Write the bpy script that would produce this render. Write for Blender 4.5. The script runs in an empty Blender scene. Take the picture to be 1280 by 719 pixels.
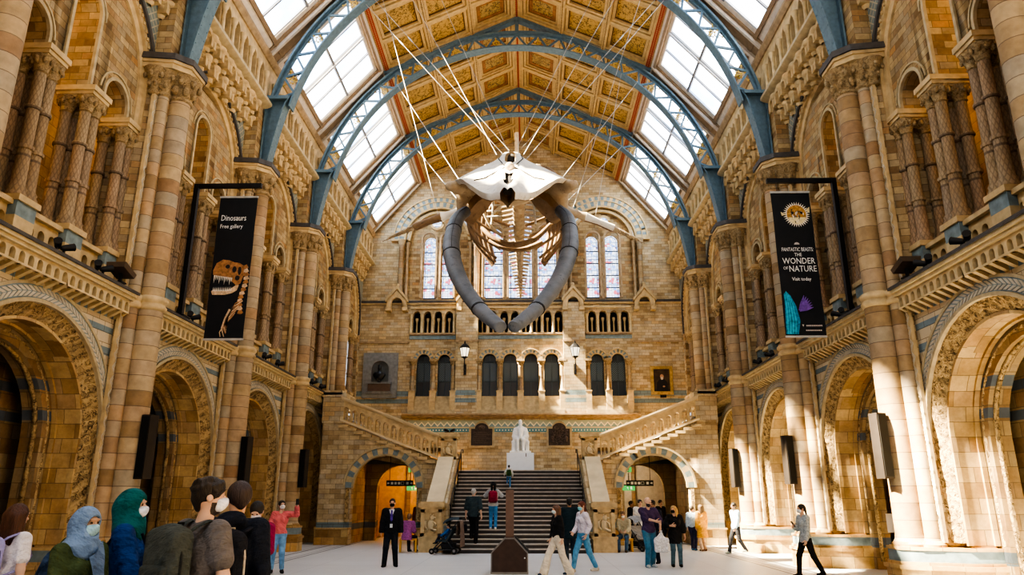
import bpy, bmesh, math, random
import numpy as np
from mathutils import Vector, Matrix
random.seed(7)
sin, cos, pi, sqrt = math.sin, math.cos, math.pi, math.sqrt
SC = bpy.context.scene
COL = SC.collection

# ------------------------------------------------------------------ mesh builder
class MB:
    def __init__(s):
        s.v = []; s.f = []; s.m = []
    def add(s, vs, fs, m=0):
        b = len(s.v)
        s.v.extend(vs)
        for f in fs:
            s.f.append(tuple(i + b for i in f)); s.m.append(m)
    def quad(s, a, b, c, d, m=0):
        s.add([a, b, c, d], [(0, 1, 2, 3)], m)
    def box(s, x0, x1, y0, y1, z0, z1, m=0):
        s.add([(x0, y0, z0), (x1, y0, z0), (x1, y1, z0), (x0, y1, z0), (x0, y0, z1), (x1, y0, z1), (x1, y1, z1), (x0, y1, z1)],
              [(0, 3, 2, 1), (4, 5, 6, 7), (0, 1, 5, 4), (1, 2, 6, 5), (2, 3, 7, 6), (3, 0, 4, 7)], m)
    def prism(s, poly, fn, a, b, m=0):
        """poly: 2-d points; fn(p, q, t) -> 3-d; extruded from t=a to t=b"""
        n = len(poly)
        vs = [fn(p[0], p[1], a) for p in poly] + [fn(p[0], p[1], b) for p in poly]
        fs = [tuple(range(n))[::-1], tuple(range(n, 2 * n))] + [(i, (i + 1) % n, n + (i + 1) % n, n + i) for i in range(n)]
        s.add(vs, fs, m)
    def lathe(s, prof, n=12, c=(0, 0), a0=0, a1=2 * pi, m=0, sx=1, sy=1):
        full = abs(a1 - a0 - 2 * pi) < 1e-6
        k = n if full else n + 1
        vs = []
        for r, z in prof:
            for i in range(k):
                a = a0 + (a1 - a0) * i / n
                vs.append((c[0] + r * cos(a) * sx, c[1] + r * sin(a) * sy, z))
        fs = []
        for j in range(len(prof) - 1):
            for i in range(n):
                i2 = (i + 1) % k
                fs.append((j * k + i, j * k + i2, (j + 1) * k + i2, (j + 1) * k + i))
        if full:
            fs.append(tuple(range(k))[::-1]); fs.append(tuple((len(prof) - 1) * k + i for i in range(k)))
        s.add(vs, fs, m)
    def loft(s, rings, closed=True, caps=True, m=0):
        k = len(rings[0]); vs = [p for r in rings for p in r]; fs = []
        for j in range(len(rings) - 1):
            for i in range(k if closed else k - 1):
                i2 = (i + 1) % k
                fs.append((j * k + i, j * k + i2, (j + 1) * k + i2, (j + 1) * k + i))
        if caps and closed:
            fs.append(tuple(range(k))[::-1]); fs.append(tuple((len(rings) - 1) * k + i for i in range(k)))
        s.add(vs, fs, m)
    def tube(s, path, r, n=8, m=0, flat=1.0, up=None):
        """swept tube; r number or list; flat squeezes the second axis"""
        P = [Vector(p) for p in path]; rings = []
        N = len(P)
        ref = Vector(up) if up else None
        for i in range(N):
            t = (P[min(i + 1, N - 1)] - P[max(i - 1, 0)]).normalized()
            u = ref if ref else (Vector((0, 0, 1)) if abs(t.z) < .9 else Vector((0, 1, 0)))
            a = t.cross(u).normalized(); b = a.cross(t).normalized()
            rr = r[i] if isinstance(r, (list, tuple)) else r
            rings.append([tuple(P[i] + a * (rr * cos(2 * pi * k / n)) + b * (rr * flat * sin(2 * pi * k / n))) for k in range(n)])
        s.loft(rings, True, True, m)
    def bar(s, p, q, w, h, m=0, up=(0, 0, 1)):
        p = Vector(p); q = Vector(q); t = (q - p).normalized(); u = Vector(up)
        if abs(t.dot(u)) > .98: u = Vector((0, 1, 0))
        a = t.cross(u).normalized() * w / 2; b = a.cross(t).normalized() * h / 2
        s.loft([[tuple(e + a + b), tuple(e - a + b), tuple(e - a - b), tuple(e + a - b)] for e in (p, q)], True, True, m)
    def sphere(s, c, r, n=10, k=7, m=0, sc=(1, 1, 1)):
        rings = []
        for j in range(k + 1):
            a = -pi / 2 + pi * j / k
            rr = max(cos(a), .02)
            rings.append([(c[0] + r * sc[0] * rr * cos(2 * pi * i / n), c[1] + r * sc[1] * rr * sin(2 * pi * i / n), c[2] + r * sc[2] * sin(a)) for i in range(n)])
        s.loft(rings, True, True, m)
    def mesh(s, name, mats, smooth=35, recalc=True):
        me = bpy.data.meshes.new(name)
        me.from_pydata(s.v, [], s.f)
        for mt in (mats if isinstance(mats, (list, tuple)) else [mats]): me.materials.append(mt)
        if any(s.m): me.polygons.foreach_set('material_index', s.m)
        if recalc:
            bm = bmesh.new(); bm.from_mesh(me)
            bmesh.ops.remove_doubles(bm, verts=bm.verts, dist=1e-5)
            bmesh.ops.recalc_face_normals(bm, faces=bm.faces)
            bm.to_mesh(me); bm.free()
        if smooth:
            me.shade_smooth()
            if smooth < 180: me.set_sharp_from_angle(angle=math.radians(smooth))
        me.update()
        return me
    def obj(s, name, mats, parent=None, loc=(0, 0, 0), rz=0, smooth=35, recalc=True):
        return put(name, s.mesh(name, mats, smooth, recalc), parent, loc, rz)

def put(name, me, parent=None, loc=(0, 0, 0), rz=0, sc=None):
    o = bpy.data.objects.new(name, me); COL.objects.link(o)
    o.location = loc; o.rotation_euler = (0, 0, rz)
    if sc: o.scale = sc
    if parent: o.parent = parent
    return o
def tag(o, label, cat, group=None, kind=None):
    o['label'] = label; o['category'] = cat
    if group: o['group'] = group
    if kind: o['kind'] = kind
    return o
def empty(name, loc=(0, 0, 0), rz=0):
    return put(name, None, None, loc, rz)
def thing(name, label, cat, loc=(0, 0, 0), rz=0, group=None):
    return tag(empty(name, loc, rz), label, cat, group)
def struct(o, label=None, cat=None):
    o['kind'] = 'structure'
    if label: o['label'] = label
    if cat: o['category'] = cat
    return o
def kids(o): return [c for c in bpy.data.objects if c.parent == o]
def clone(o, parent=None, name=None):
    c = o.copy(); COL.objects.link(c); c.parent = parent
    for ch in list(o.children): clone(ch, c)
    return c

# ------------------------------------------------------------------ node materials
def newmat(name):
    m = bpy.data.materials.new(name); m.use_nodes = True
    nt = m.node_tree; nt.nodes.clear()
    return m, nt
class NT:
    def __init__(s, nt): s.nt = nt
    def n(s, t, **kw):
        nd = s.nt.nodes.new(t)
        for k, v in kw.items():
            if k == 'op': nd.operation = v
            elif hasattr(nd, k) and k not in ('inputs',): setattr(nd, k, v)
        return nd
    def L(s, a, b): s.nt.links.new(a, b)
    def val(s, sock, v):
        if hasattr(v, 'is_linked') or isinstance(v, bpy.types.NodeSocket): s.L(v, sock)
        else: sock.default_value = v
    def math(s, op, a, b=0.0, c=None):
        nd = s.nt.nodes.new('ShaderNodeMath'); nd.operation = op
        s.val(nd.inputs[0], a); s.val(nd.inputs[1], b)
        if c is not None: s.val(nd.inputs[2], c)
        return nd.outputs[0]
    def mix(s, f, a, b, mode='MIX'):
        nd = s.nt.nodes.new('ShaderNodeMix'); nd.data_type = 'RGBA'; nd.blend_type = mode
        s.val(nd.inputs[0], f)
        s.val(nd.inputs[6], a if not isinstance(a, tuple) else (*a[:3], 1)); s.val(nd.inputs[7], b if not isinstance(b, tuple) else (*b[:3], 1))
        return nd.outputs[2]
    def mixf(s, f, a, b):
        nd = s.nt.nodes.new('ShaderNodeMix'); nd.data_type = 'FLOAT'
        s.val(nd.inputs[0], f); s.val(nd.inputs[2], a); s.val(nd.inputs[3], b)
        return nd.outputs[0]
    def xyz(s, v):
        nd = s.nt.nodes.new('ShaderNodeSeparateXYZ'); s.L(v, nd.inputs[0]); return nd.outputs
    def comb(s, x=0.0, y=0.0, z=0.0):
        nd = s.nt.nodes.new('ShaderNodeCombineXYZ')
        for i, q in enumerate((x, y, z)): s.val(nd.inputs[i], q)
        return nd.outputs[0]
    def noise(s, vec, scale, detail=3.0, rough=.5):
        nd = s.nt.nodes.new('ShaderNodeTexNoise'); s.L(vec, nd.inputs['Vector'])
        nd.inputs['Scale'].default_value = scale; nd.inputs['Detail'].default_value = detail; nd.inputs['Roughness'].default_value = rough
        return nd.outputs['Fac']
    def ramp(s, f, stops, interp='LINEAR'):
        nd = s.nt.nodes.new('ShaderNodeValToRGB'); cr = nd.color_ramp; cr.interpolation = interp
        while len(cr.elements) < len(stops): cr.elements.new(.5)
        for e, (p, c) in zip(cr.elements, stops): e.position = p; e.color = (*c[:3], 1)
        s.L(f, nd.inputs[0]); return nd.outputs[0]
    def pos(s): return s.nt.nodes.new('ShaderNodeNewGeometry').outputs['Position']
    def objc(s): return s.nt.nodes.new('ShaderNodeTexCoord').outputs['Object']
    def rnd(s): return s.nt.nodes.new('ShaderNodeObjectInfo').outputs['Random']
    def bump(s, h, st=.4, d=.02):
        nd = s.nt.nodes.new('ShaderNodeBump'); nd.inputs['Strength'].default_value = st; nd.inputs['Distance'].default_value = d
        s.L(h, nd.inputs['Height']); return nd.outputs[0]
    def out(s, col, rough=.7, metal=0.0, normal=None, spec=.3, emit=None, es=0.0):
        b = s.nt.nodes.new('ShaderNodeBsdfPrincipled'); o = s.nt.nodes.new('ShaderNodeOutputMaterial')
        s.val(b.inputs['Base Color'], col if not isinstance(col, tuple) else (*col[:3], 1)); s.val(b.inputs['Roughness'], rough); b.inputs['Metallic'].default_value = metal
        b.inputs['Specular IOR Level'].default_value = spec
        if normal is not None: s.L(normal, b.inputs['Normal'])
        if emit is not None:
            s.val(b.inputs['Emission Color'], emit if not isinstance(emit, tuple) else (*emit[:3], 1)); s.val(b.inputs['Emission Strength'], es)
        s.L(b.outputs[0], o.inputs[0])
        return b

def plain(name, col, rough=.6, metal=0.0, var=.12, scale=6.0, bump=0.0, spec=.3):
    """one colour with a soft mottling in object space"""
    m, nt = newmat(name); t = NT(nt)
    nz = t.noise(t.objc(), scale, 4)
    lo = tuple(c * (1 - var) for c in col); hi = tuple(min(1, c * (1 + var)) for c in col)
    c = t.ramp(nz, [(.3, lo), (.7, hi)])
    t.out(c, rough, metal, t.bump(nz, bump, .01) if bump else None, spec)
    return m
def emis(name, col, st):
    m, nt = newmat(name); t = NT(nt)
    e = t.n('ShaderNodeEmission'); e.inputs[0].default_value = (*col, 1); e.inputs[1].default_value = st
    o = t.n('ShaderNodeOutputMaterial'); t.L(e.outputs[0], o.inputs[0]); return m

def face_uv(t):
    """(u, v) running along a wall whichever way it faces, from world position"""
    g = t.n('ShaderNodeNewGeometry'); p = t.xyz(g.outputs['Position']); n = t.xyz(g.outputs['True Normal'])
    ax = t.math('ABSOLUTE', n[0]); ay = t.math('ABSOLUTE', n[1]); az = t.math('ABSOLUTE', n[2])
    side = t.math('GREATER_THAN', ax, ay)
    u = t.mixf(side, p[0], p[1])
    flat = t.math('GREATER_THAN', az, .75)
    v = t.mixf(flat, p[2], p[0]); u = t.mixf(flat, u, p[1])
    return u, v, g, p
def masonry(name, stops, bw=.46, bh=.23, mort=(.10, .07, .04), stripes=None, stripecol=(.2, .27, .3), bumpd=.012, tint=None):
    m, nt = newmat(name); t = NT(nt)
    u, v, g, p = face_uv(t)
    bt = t.n('ShaderNodeTexBrick'); bt.offset = .5
    t.L(t.comb(u, v, 0.0), bt.inputs['Vector'])
    bt.inputs['Color1'].default_value = (0, 0, 0, 1); bt.inputs['Color2'].default_value = (1, 1, 1, 1); bt.inputs['Mortar'].default_value = (.5, .5, .5, 1)
    bt.inputs['Scale'].default_value = 1; bt.inputs['Mortar Size'].default_value = .008; bt.inputs['Mortar Smooth'].default_value = .3
    bt.inputs['Brick Width'].default_value = bw; bt.inputs['Row Height'].default_value = bh
    c = t.ramp(bt.outputs['Color'], stops)
    nz = t.noise(g.outputs['Position'], 2.2, 5, .6); nf = t.noise(g.outputs['Position'], 14, 3, .6)
    c = t.mix(.75, c, t.ramp(nz, [(.25, (.55, .5, .45)), (.7, (1.15, 1.12, 1.08))]), 'MULTIPLY')
    c = t.mix(.4, c, t.ramp(nf, [(.3, (.7, .68, .66)), (.7, (1.15, 1.15, 1.15))]), 'MULTIPLY')
    if stripes and len(stripes) > 3:
        c = t.mix(t.math('GREATER_THAN', v, 3.7), c, t.mix(.65, c, (.66, .57, .40)))
    if stripes:
        s = None
        for a, b in stripes:
            k = t.math('MULTIPLY', t.math('GREATER_THAN', v, a), t.math('LESS_THAN', v, b))
            s = k if s is None else t.math('MAXIMUM', s, k)
        sc = t.mix(.6, stripecol, t.ramp(nz, [(.3, (.6, .6, .6)), (.7, (1.2, 1.2, 1.2))]), 'MULTIPLY')
        c = t.mix(s, c, sc)
    c = t.mix(t.math('MULTIPLY', bt.outputs['Fac'], .75), c, mort)
    h = t.math('SUBTRACT', t.math('MULTIPLY', nf, .35), bt.outputs['Fac'])
    t.out(c, .75, 0, t.bump(h, .5, bumpd), .2)
    return m
def drums(name, stops, course=.34, diaper=0.0):
    """round shafts built of courses, each of its own tone; diaper adds a carved lozenge net"""
    m, nt = newmat(name); t = NT(nt)
    g = t.n('ShaderNodeNewGeometry'); p = t.xyz(g.outputs['Position'])
    zc = t.math('DIVIDE', p[2], course); cell = t.math('FLOOR', zc); fr = t.math('FRACT', zc)
    wn = t.n('ShaderNodeTexWhiteNoise'); wn.noise_dimensions = '2D'
    t.L(t.comb(cell, t.math('MULTIPLY', t.rnd(), 57.0), 0.0), wn.inputs['Vector'])
    c = t.ramp(wn.outputs['Value'], stops)
    nz = t.noise(g.outputs['Position'], 5, 4, .6)
    c = t.mix(.6, c, t.ramp(nz, [(.3, (.62, .6, .58)), (.7, (1.15, 1.13, 1.1))]), 'MULTIPLY')
    joint = t.math('LESS_THAN', fr, .05)
    h = t.math('SUBTRACT', t.math('MULTIPLY', nz, .3), joint)
    if diaper:
        q = t.xyz(t.objc())
        ang = t.math('ARCTAN2', q[1], q[0])
        a = t.math('MULTIPLY', ang, 5.0 / pi); b = t.math('MULTIPLY', p[2], 1 / diaper)
        d1 = t.math('PINGPONG', t.math('ADD', a, b), .5); d2 = t.math('PINGPONG', t.math('SUBTRACT', a, b), .5)
        net = t.math('MINIMUM', d1, d2)
        k = t.math('LESS_THAN', net, .14)
        c = t.mix(t.math('MULTIPLY', k, .45), c, (.12, .09, .06)); h = t.math('SUBTRACT', h, t.math('MULTIPLY', k, .8))
    c = t.mix(t.math('MULTIPLY', joint, .7), c, (.10, .07, .05))
    t.out(c, .65, 0, t.bump(h, .5, .012), .25)
    return m
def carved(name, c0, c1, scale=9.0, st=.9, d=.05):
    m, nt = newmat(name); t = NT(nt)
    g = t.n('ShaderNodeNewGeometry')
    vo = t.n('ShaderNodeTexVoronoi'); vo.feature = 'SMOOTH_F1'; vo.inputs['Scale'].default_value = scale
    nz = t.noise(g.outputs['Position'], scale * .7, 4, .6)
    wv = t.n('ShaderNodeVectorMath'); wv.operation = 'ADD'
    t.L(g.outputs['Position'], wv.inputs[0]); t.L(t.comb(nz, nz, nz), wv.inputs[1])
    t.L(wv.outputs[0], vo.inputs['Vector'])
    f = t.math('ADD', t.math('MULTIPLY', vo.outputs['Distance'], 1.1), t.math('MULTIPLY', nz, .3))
    c = t.ramp(f, [(.22, c1), (.5, tuple((a + b) / 2 for a, b in zip(c0, c1))), (.8, c0)])  # dark tone puts the shade of the carved hollows into the colour
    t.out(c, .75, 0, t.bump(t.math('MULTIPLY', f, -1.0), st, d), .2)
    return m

ST_BUFF = [(0, (.23, .15, .075)), (.3, (.43, .315, .165)), (.55, (.53, .415, .235)), (.8, (.34, .275, .18)), (1, (.46, .27, .115))]
ST_ARC = [(0, (.31, .185, .075)), (.35, (.51, .355, .16)), (.6, (.62, .46, .23)), (.8, (.46, .33, .18)), (1, (.60, .36, .13))]
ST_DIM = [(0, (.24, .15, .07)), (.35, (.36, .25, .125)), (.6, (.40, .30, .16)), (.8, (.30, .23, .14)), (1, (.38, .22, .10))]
ST_BACK = [(0, (.38, .285, .16)), (.3, (.54, .435, .26)), (.55, (.60, .51, .34)), (.8, (.46, .405, .30)), (1, (.63, .46, .25))]
DRUM = [(0, (.27, .175, .085)), (.25, (.46, .34, .19)), (.5, (.34, .29, .21)), (.7, (.43, .28, .15)), (.85, (.43, .36, .25)), (1, (.30, .18, .09))]
DRUM2 = [(0, (.33, .23, .13)), (.4, (.38, .29, .18)), (.7, (.36, .25, .16)), (1, (.29, .23, .16))]
BLUE = (.19, .25, .27)
M_wall = masonry('buff stone blocks', ST_BUFF, stripes=[(4.30, 4.46), (4.80, 4.98), (5.28, 5.42), (5.62, 5.8), (3.8, 3.96)], stripecol=BLUE)
M_brick = masonry('buff bricks', ST_BUFF, .36, .17)
M_arc = masonry('golden arch stone', ST_ARC, .52, .30)
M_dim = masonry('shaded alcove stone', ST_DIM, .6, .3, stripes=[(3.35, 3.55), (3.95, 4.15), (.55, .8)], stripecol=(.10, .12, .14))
M_back = masonry('end wall bricks', ST_BACK, .40, .16, stripes=[(6.72, 6.95), (7.1, 7.38)], stripecol=(.2, .27, .29))
M_stair = masonry('stair block stone', ST_BACK, .45, .2, stripes=[(.66, .88)], stripecol=BLUE)
M_drum = drums('banded shaft stone', DRUM)
M_diaper = drums('diapered shaft stone', DRUM2, 1.0, .21)
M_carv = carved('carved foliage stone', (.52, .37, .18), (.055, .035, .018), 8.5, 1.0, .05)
M_cap = carved('carved capital stone', (.50, .37, .20), (.13, .085, .045), 16, .8, .03)
M_stone = plain('dressed stone', (.52, .39, .21), .7, var=.2, scale=5, bump=.15)
M_stone_d = plain('darker dressed stone', (.36, .26, .15), .7, var=.25, scale=5, bump=.15)
M_cream = plain('cream stone', (.54, .42, .235), .7, var=.15, scale=6)
M_pale = plain('pale moulding stone', (.44, .36, .22), .7, var=.18, scale=6)
M_blue = plain('blue grey stone', BLUE, .65, var=.2, scale=7)
M_white = plain('white inlay', (.50, .45, .35), .6, var=.1)
M_lead = plain('dark lead ledge', (.075, .07, .068), .5, var=.2)
M_dark = plain('black recess', (.012, .010, .008), .9)
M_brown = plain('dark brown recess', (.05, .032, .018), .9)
M_ironk = plain('black iron', (.02, .02, .022), .45, .3)
M_blk = plain('black plastic', (.014, .014, .015), .4)

# ------------------------------------------------------------------ wall with arched holes
def hole_top(h, u):
    c, hw, zs, zsp, rise = h
    k = max(0.0, 1 - ((u - c) / hw) ** 2)
    return zsp + rise * sqrt(k)
def wall(mb, u0, u1, z0, z1, holes, d0, d1, fn, m=0, ms=None, back=True, seg=14, breaks=()):
    """vertical sheet from u0 to u1 with arched holes (c, half width, sill, springing, rise); front at depth d0, back at d1"""
    ms = m if ms is None else ms
    top = z1 if callable(z1) else (lambda u: z1)
    us = {round(u0, 5), round(u1, 5)} | {round(b, 5) for b in breaks if u0 < b < u1}
    for c, hw, zs, zsp, rise in holes:
        for i in range(seg + 1):
            u = c - hw * cos(pi * i / seg)
            if u0 - 1e-6 <= u <= u1 + 1e-6: us.add(round(u, 5))
    us = sorted(us)
    us = [u for i, u in enumerate(us) if i == 0 or u - us[i - 1] > 1e-4]
    for a, b in zip(us, us[1:]):
        mid = (a + b) / 2
        h = next((h for h in holes if abs(mid - h[0]) < h[1]), None)
        for d in ((d0, d1) if back else (d0,)):
            if h is None:
                mb.quad(fn(a, d, z0), fn(b, d, z0), fn(b, d, top(b)), fn(a, d, top(a)), m)
            else:
                ha, hb = hole_top(h, a), hole_top(h, b)
                mb.quad(fn(a, d, ha), fn(b, d, hb), fn(b, d, top(b)), fn(a, d, top(a)), m)
                if h[2] > z0 + 1e-4: mb.quad(fn(a, d, z0), fn(b, d, z0), fn(b, d, h[2]), fn(a, d, h[2]), m)
        if h is not None:
            ha, hb = hole_top(h, a), hole_top(h, b)
            mb.quad(fn(a, d0, ha), fn(b, d0, hb), fn(b, d1, hb), fn(a, d1, ha), ms)
            if h[2] > z0 + 1e-4: mb.quad(fn(a, d0, h[2]), fn(b, d0, h[2]), fn(b, d1, h[2]), fn(a, d1, h[2]), ms)
        mb.quad(fn(a, d0, top(a)), fn(b, d0, top(b)), fn(b, d1, top(b)), fn(a, d1, top(a)), m)
    for c, hw, zs, zsp, rise in holes:
        for u in (c - hw, c + hw):
            mb.quad(fn(u, d0, zs), fn(u, d1, zs), fn(u, d1, zsp), fn(u, d0, zsp), ms)
    for u in (u0, u1):
        mb.quad(fn(u, d0, z0), fn(u, d1, z0), fn(u, d1, top(u)), fn(u, d0, top(u)), m)
def arc_path(c, zsp, r, legz=None, n=24, a0=0.0, a1=pi):
    """(u, z, radial) points over an arch, legs down to legz"""
    P = []
    if legz is not None: P.append((c + r, legz))
    P += [(c + r * cos(a0 + (a1 - a0) * i / n), zsp + r * sin(a0 + (a1 - a0) * i / n)) for i in range(n + 1)]
    if legz is not None: P.append((c - r, legz))
    return P
def ring(mb, c, zsp, r0, r1, d0, d1, fn, legz=None, n=24, a0=0.0, a1=pi, m=0, d0b=None):
    """arch band between radii r0 < r1, front at depth d0 (d0b at the inner edge if splayed), back at d1"""
    A = arc_path(c, zsp, r0, legz, n, a0, a1); B = arc_path(c, zsp, r1, legz, n, a0, a1)
    di = d0 if d0b is None else d0b
    rings = [[fn(a[0], di, a[1]), fn(b[0], d0, b[1]), fn(b[0], d1, b[1]), fn(a[0], d1, a[1])] for a, b in zip(A, B)]
    mb.loft(rings, True, True, m)
SIDE = lambda u, d, z: (d, u, z)
PY = [10.3, 16.02, 21.74, 27.46, 33.18]
BAY = 5.72
D = 38.86
# ================================================================== implicit surfaces -> one continuous mesh
class SDF:
    def __init__(s, lo, hi, h):
        s.lo = np.array(lo, float); s.h = h
        n = np.ceil((np.array(hi, float) - s.lo) / h).astype(int) + 1
        s.n = n
        s.F = np.full(n, .25)
        s.ax = [s.lo[i] + h * np.arange(n[i]) for i in range(3)]
    def _sub(s, lo, hi):
        a = np.maximum(((np.array(lo) - s.lo) / s.h).astype(int), 0); b = np.minimum(((np.array(hi) - s.lo) / s.h).astype(int) + 2, s.n)
        if (b <= a).any(): return None
        sl = tuple(slice(a[i], b[i]) for i in range(3))
        P = np.stack(np.meshgrid(*[s.ax[i][sl[i]] for i in range(3)], indexing='ij'), -1)
        return sl, P
    def comb(s, sl, d, k, op):
        f = s.F[sl]
        if op == 'cut': d = -d; k2 = k
        if op == 'add':
            if k <= 0: s.F[sl] = np.minimum(f, d); return
            q = np.clip(.5 + .5 * (f - d) / k, 0, 1); s.F[sl] = f * (1 - q) + d * q - k * q * (1 - q)
        else:
            if k <= 0: s.F[sl] = np.maximum(f, d); return
            q = np.clip(.5 - .5 * (f - d) / k, 0, 1); s.F[sl] = f * (1 - q) + d * q + k * q * (1 - q)
    def cap(s, a, b, ra, rb=None, k=.02, op='add', frame=None, sq=1.0):
        """round cone from a to b; frame=(forward axis) squashed by sq makes it elliptical"""
        a = np.array(a, float); b = np.array(b, float); rb = ra if rb is None else rb
        m = max(ra, rb) * 1.15 + k + 2 * s.h
        r = s._sub(np.minimum(a, b) - m, np.maximum(a, b) + m)
        if r is None: return
        sl, P = r
        if frame is not None:
            f = np.array(frame, float)
            P = P + ((P - a) @ f)[..., None] * f * (sq - 1)
            b = b + ((b - a) @ f) * f * (sq - 1)
        ab = b - a; L = max((ab @ ab), 1e-9)
        t = np.clip(((P - a) @ ab) / L, 0, 1)
        d = np.linalg.norm(P - a - t[..., None] * ab, axis=-1) - (ra + (rb - ra) * t)
        s.comb(sl, d / (1 if frame is None else 1 + .35 * (sq - 1)), k, op)
    def ell(s, c, r, k=.02, op='add', M=None):
        """ellipsoid with half axes r, axes in the rows of M"""
        c = np.array(c, float); r = np.array(r, float)
        m = r.max() + k + 2 * s.h
        q = s._sub(c - m, c + m)
        if q is None: return
        sl, P = q; p = P - c
        if M is not None: p = p @ np.array(M).T
        k0 = np.linalg.norm(p / r, axis=-1); k1 = np.linalg.norm(p / r ** 2, axis=-1)
        s.comb(sl, k0 * (k0 - 1) / np.maximum(k1, 1e-6), k, op)
    def rbox(s, c, r, rad, k=.01, op='add', M=None):
        c = np.array(c, float); r = np.array(r, float); m = np.linalg.norm(r) + rad + k + 2 * s.h
        q = s._sub(c - m, c + m)
        if q is None: return
        sl, P = q; p = P - c
        if M is not None: p = p @ np.array(M).T
        e = np.abs(p) - (r - rad)
        s.comb(sl, np.linalg.norm(np.maximum(e, 0), axis=-1) + np.minimum(e.max(-1), 0) - rad, k, op)
    def plane(s, c, n, k=0.0):
        """keep the side that n points away from"""
        n = np.array(n, float); n = n / np.linalg.norm(n)
        P = np.stack(np.meshgrid(*s.ax, indexing='ij'), -1)
        s.comb((slice(None),) * 3, (P - np.array(c)) @ n, k, 'max')
    def net(s):
        F = s.F; F[0] = F[-1] = .2; F[:, 0] = F[:, -1] = .2; F[:, :, 0] = F[:, :, -1] = .2
        S = F < 0; nx, ny, nz = np.array(F.shape) - 1
        cs = [(i, j, k) for i in (0, 1) for j in (0, 1) for k in (0, 1)]
        sm = sum(S[i:nx + i, j:ny + j, k:nz + k].astype(np.int8) for i, j, k in cs)
        act = (sm > 0) & (sm < 8)
        I = np.argwhere(act)
        if not len(I): return np.zeros((0, 3)), []
        idx = -np.ones(act.shape, int); idx[tuple(I.T)] = np.arange(len(I))
        V = np.zeros((len(I), 3)); C = np.zeros(len(I))
        for c in cs:
            for ax in range(3):
                if c[ax]: continue
                e = list(c); e[ax] = 1
                f0 = F[I[:, 0] + c[0], I[:, 1] + c[1], I[:, 2] + c[2]]; f1 = F[I[:, 0] + e[0], I[:, 1] + e[1], I[:, 2] + e[2]]
                m = (f0 < 0) != (f1 < 0); t = np.zeros(len(I)); t[m] = f0[m] / (f0[m] - f1[m])
                p = np.tile(np.array(c, float), (len(I), 1)); p[:, ax] = t
                V[m] += p[m]; C[m] += 1
        V = (I + V / C[:, None]) * s.h + s.lo
        Q = []
        for ax in range(3):
            u, v = (ax + 1) % 3, (ax + 2) % 3
            sh = [slice(None)] * 3; sh2 = [slice(None)] * 3; sh[ax] = slice(0, -1); sh2[ax] = slice(1, None)
            ch = S[tuple(sh)] != S[tuple(sh2)]
            E = np.argwhere(ch); ok = (E[:, u] > 0) & (E[:, v] > 0) & (E[:, u] < F.shape[u] - 1) & (E[:, v] < F.shape[v] - 1); E = E[ok]
            def cell(du, dv):
                q = E.copy(); q[:, u] -= du; q[:, v] -= dv; return idx[tuple(q.T)]
            q = np.stack([cell(1, 1), cell(0, 1), cell(0, 0), cell(1, 0)], 1)
            fl = S[tuple(E.T)]; q[~fl] = q[~fl][:, ::-1]
            Q.append(q)
        return V, np.concatenate(Q)
def np_mesh(name, parts, mats, smooth=True):
    """parts: list of (V, Q, material index array or int)"""
    vs = []; fs = []; mi = []; b = 0
    for V, Q, m in parts:
        if len(V) == 0: continue
        vs.append(V); fs.append(np.asarray(Q) + b); b += len(V)
        mi.append(np.full(len(Q), m) if np.isscalar(m) else m)
    V = np.concatenate(vs); Q = np.concatenate(fs); mi = np.concatenate(mi).astype(np.int32)
    me = bpy.data.meshes.new(name)
    me.vertices.add(len(V)); me.vertices.foreach_set('co', V.astype(np.float32).ravel())
    me.loops.add(len(Q) * 4); me.loops.foreach_set('vertex_index', Q.astype(np.int32).ravel())
    me.polygons.add(len(Q)); me.polygons.foreach_set('loop_start', np.arange(0, len(Q) * 4, 4, dtype=np.int32))
    for mt in mats: me.materials.append(mt)
    me.polygons.foreach_set('material_index', mi)
    me.update(calc_edges=True); me.validate()
    if smooth: me.shade_smooth()
    return me
V3 = lambda *a: np.array(a, float)
def nrm(v): return v / max(np.linalg.norm(v), 1e-9)
def ik(S, T, l1, l2, pole):
    d = T - S; L = np.linalg.norm(d)
    if L > (l1 + l2) * .995: T = S + d * ((l1 + l2) * .995 / L); d = T - S; L = np.linalg.norm(d)
    a = (l1 * l1 - l2 * l2 + L * L) / (2 * L); hh = sqrt(max(l1 * l1 - a * a, 0))
    n = d / L; p = np.array(pole, float); p = p - (p @ n) * n; p = nrm(p)
    return S + n * a + p * hh, T
# ================================================================== people
CMATS_ = {}
def cloth(col, kind='cloth'):
    key = (tuple(round(c, 3) for c in col), kind)
    if key not in CMATS_:
        if kind == 'hair': CMATS_[key] = hair_mat(col)
        elif kind == 'skin': CMATS_[key] = plain('skin', col, .5, var=.06, scale=14, spec=.35)
        elif kind == 'denim': CMATS_[key] = plain('denim', col, .8, var=.32, scale=9, bump=.8)
        elif kind == 'print': CMATS_[key] = plain('printed cloth', col, .8, var=.35, scale=26)
        else: CMATS_[key] = fabric_mat(col)
    return CMATS_[key]
def fabric_mat(col):
    m, nt = newmat('fabric'); t = NT(nt); o = t.objc()
    q = t.xyz(o); n = t.noise(t.comb(q[0], q[1], t.math('ADD', t.math('MULTIPLY', q[2], 1.5), t.math('MULTIPLY', q[0], .8))), 7, 3, .55); f = t.noise(o, 60, 2)
    c = t.ramp(n, [(.3, tuple(x * .78 for x in col)), (.7, tuple(min(1, x * 1.15) for x in col))])
    t.out(c, .85, 0, t.bump(t.math('ADD', n, t.math('MULTIPLY', f, .06)), .9, .07), .2); return m
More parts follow.
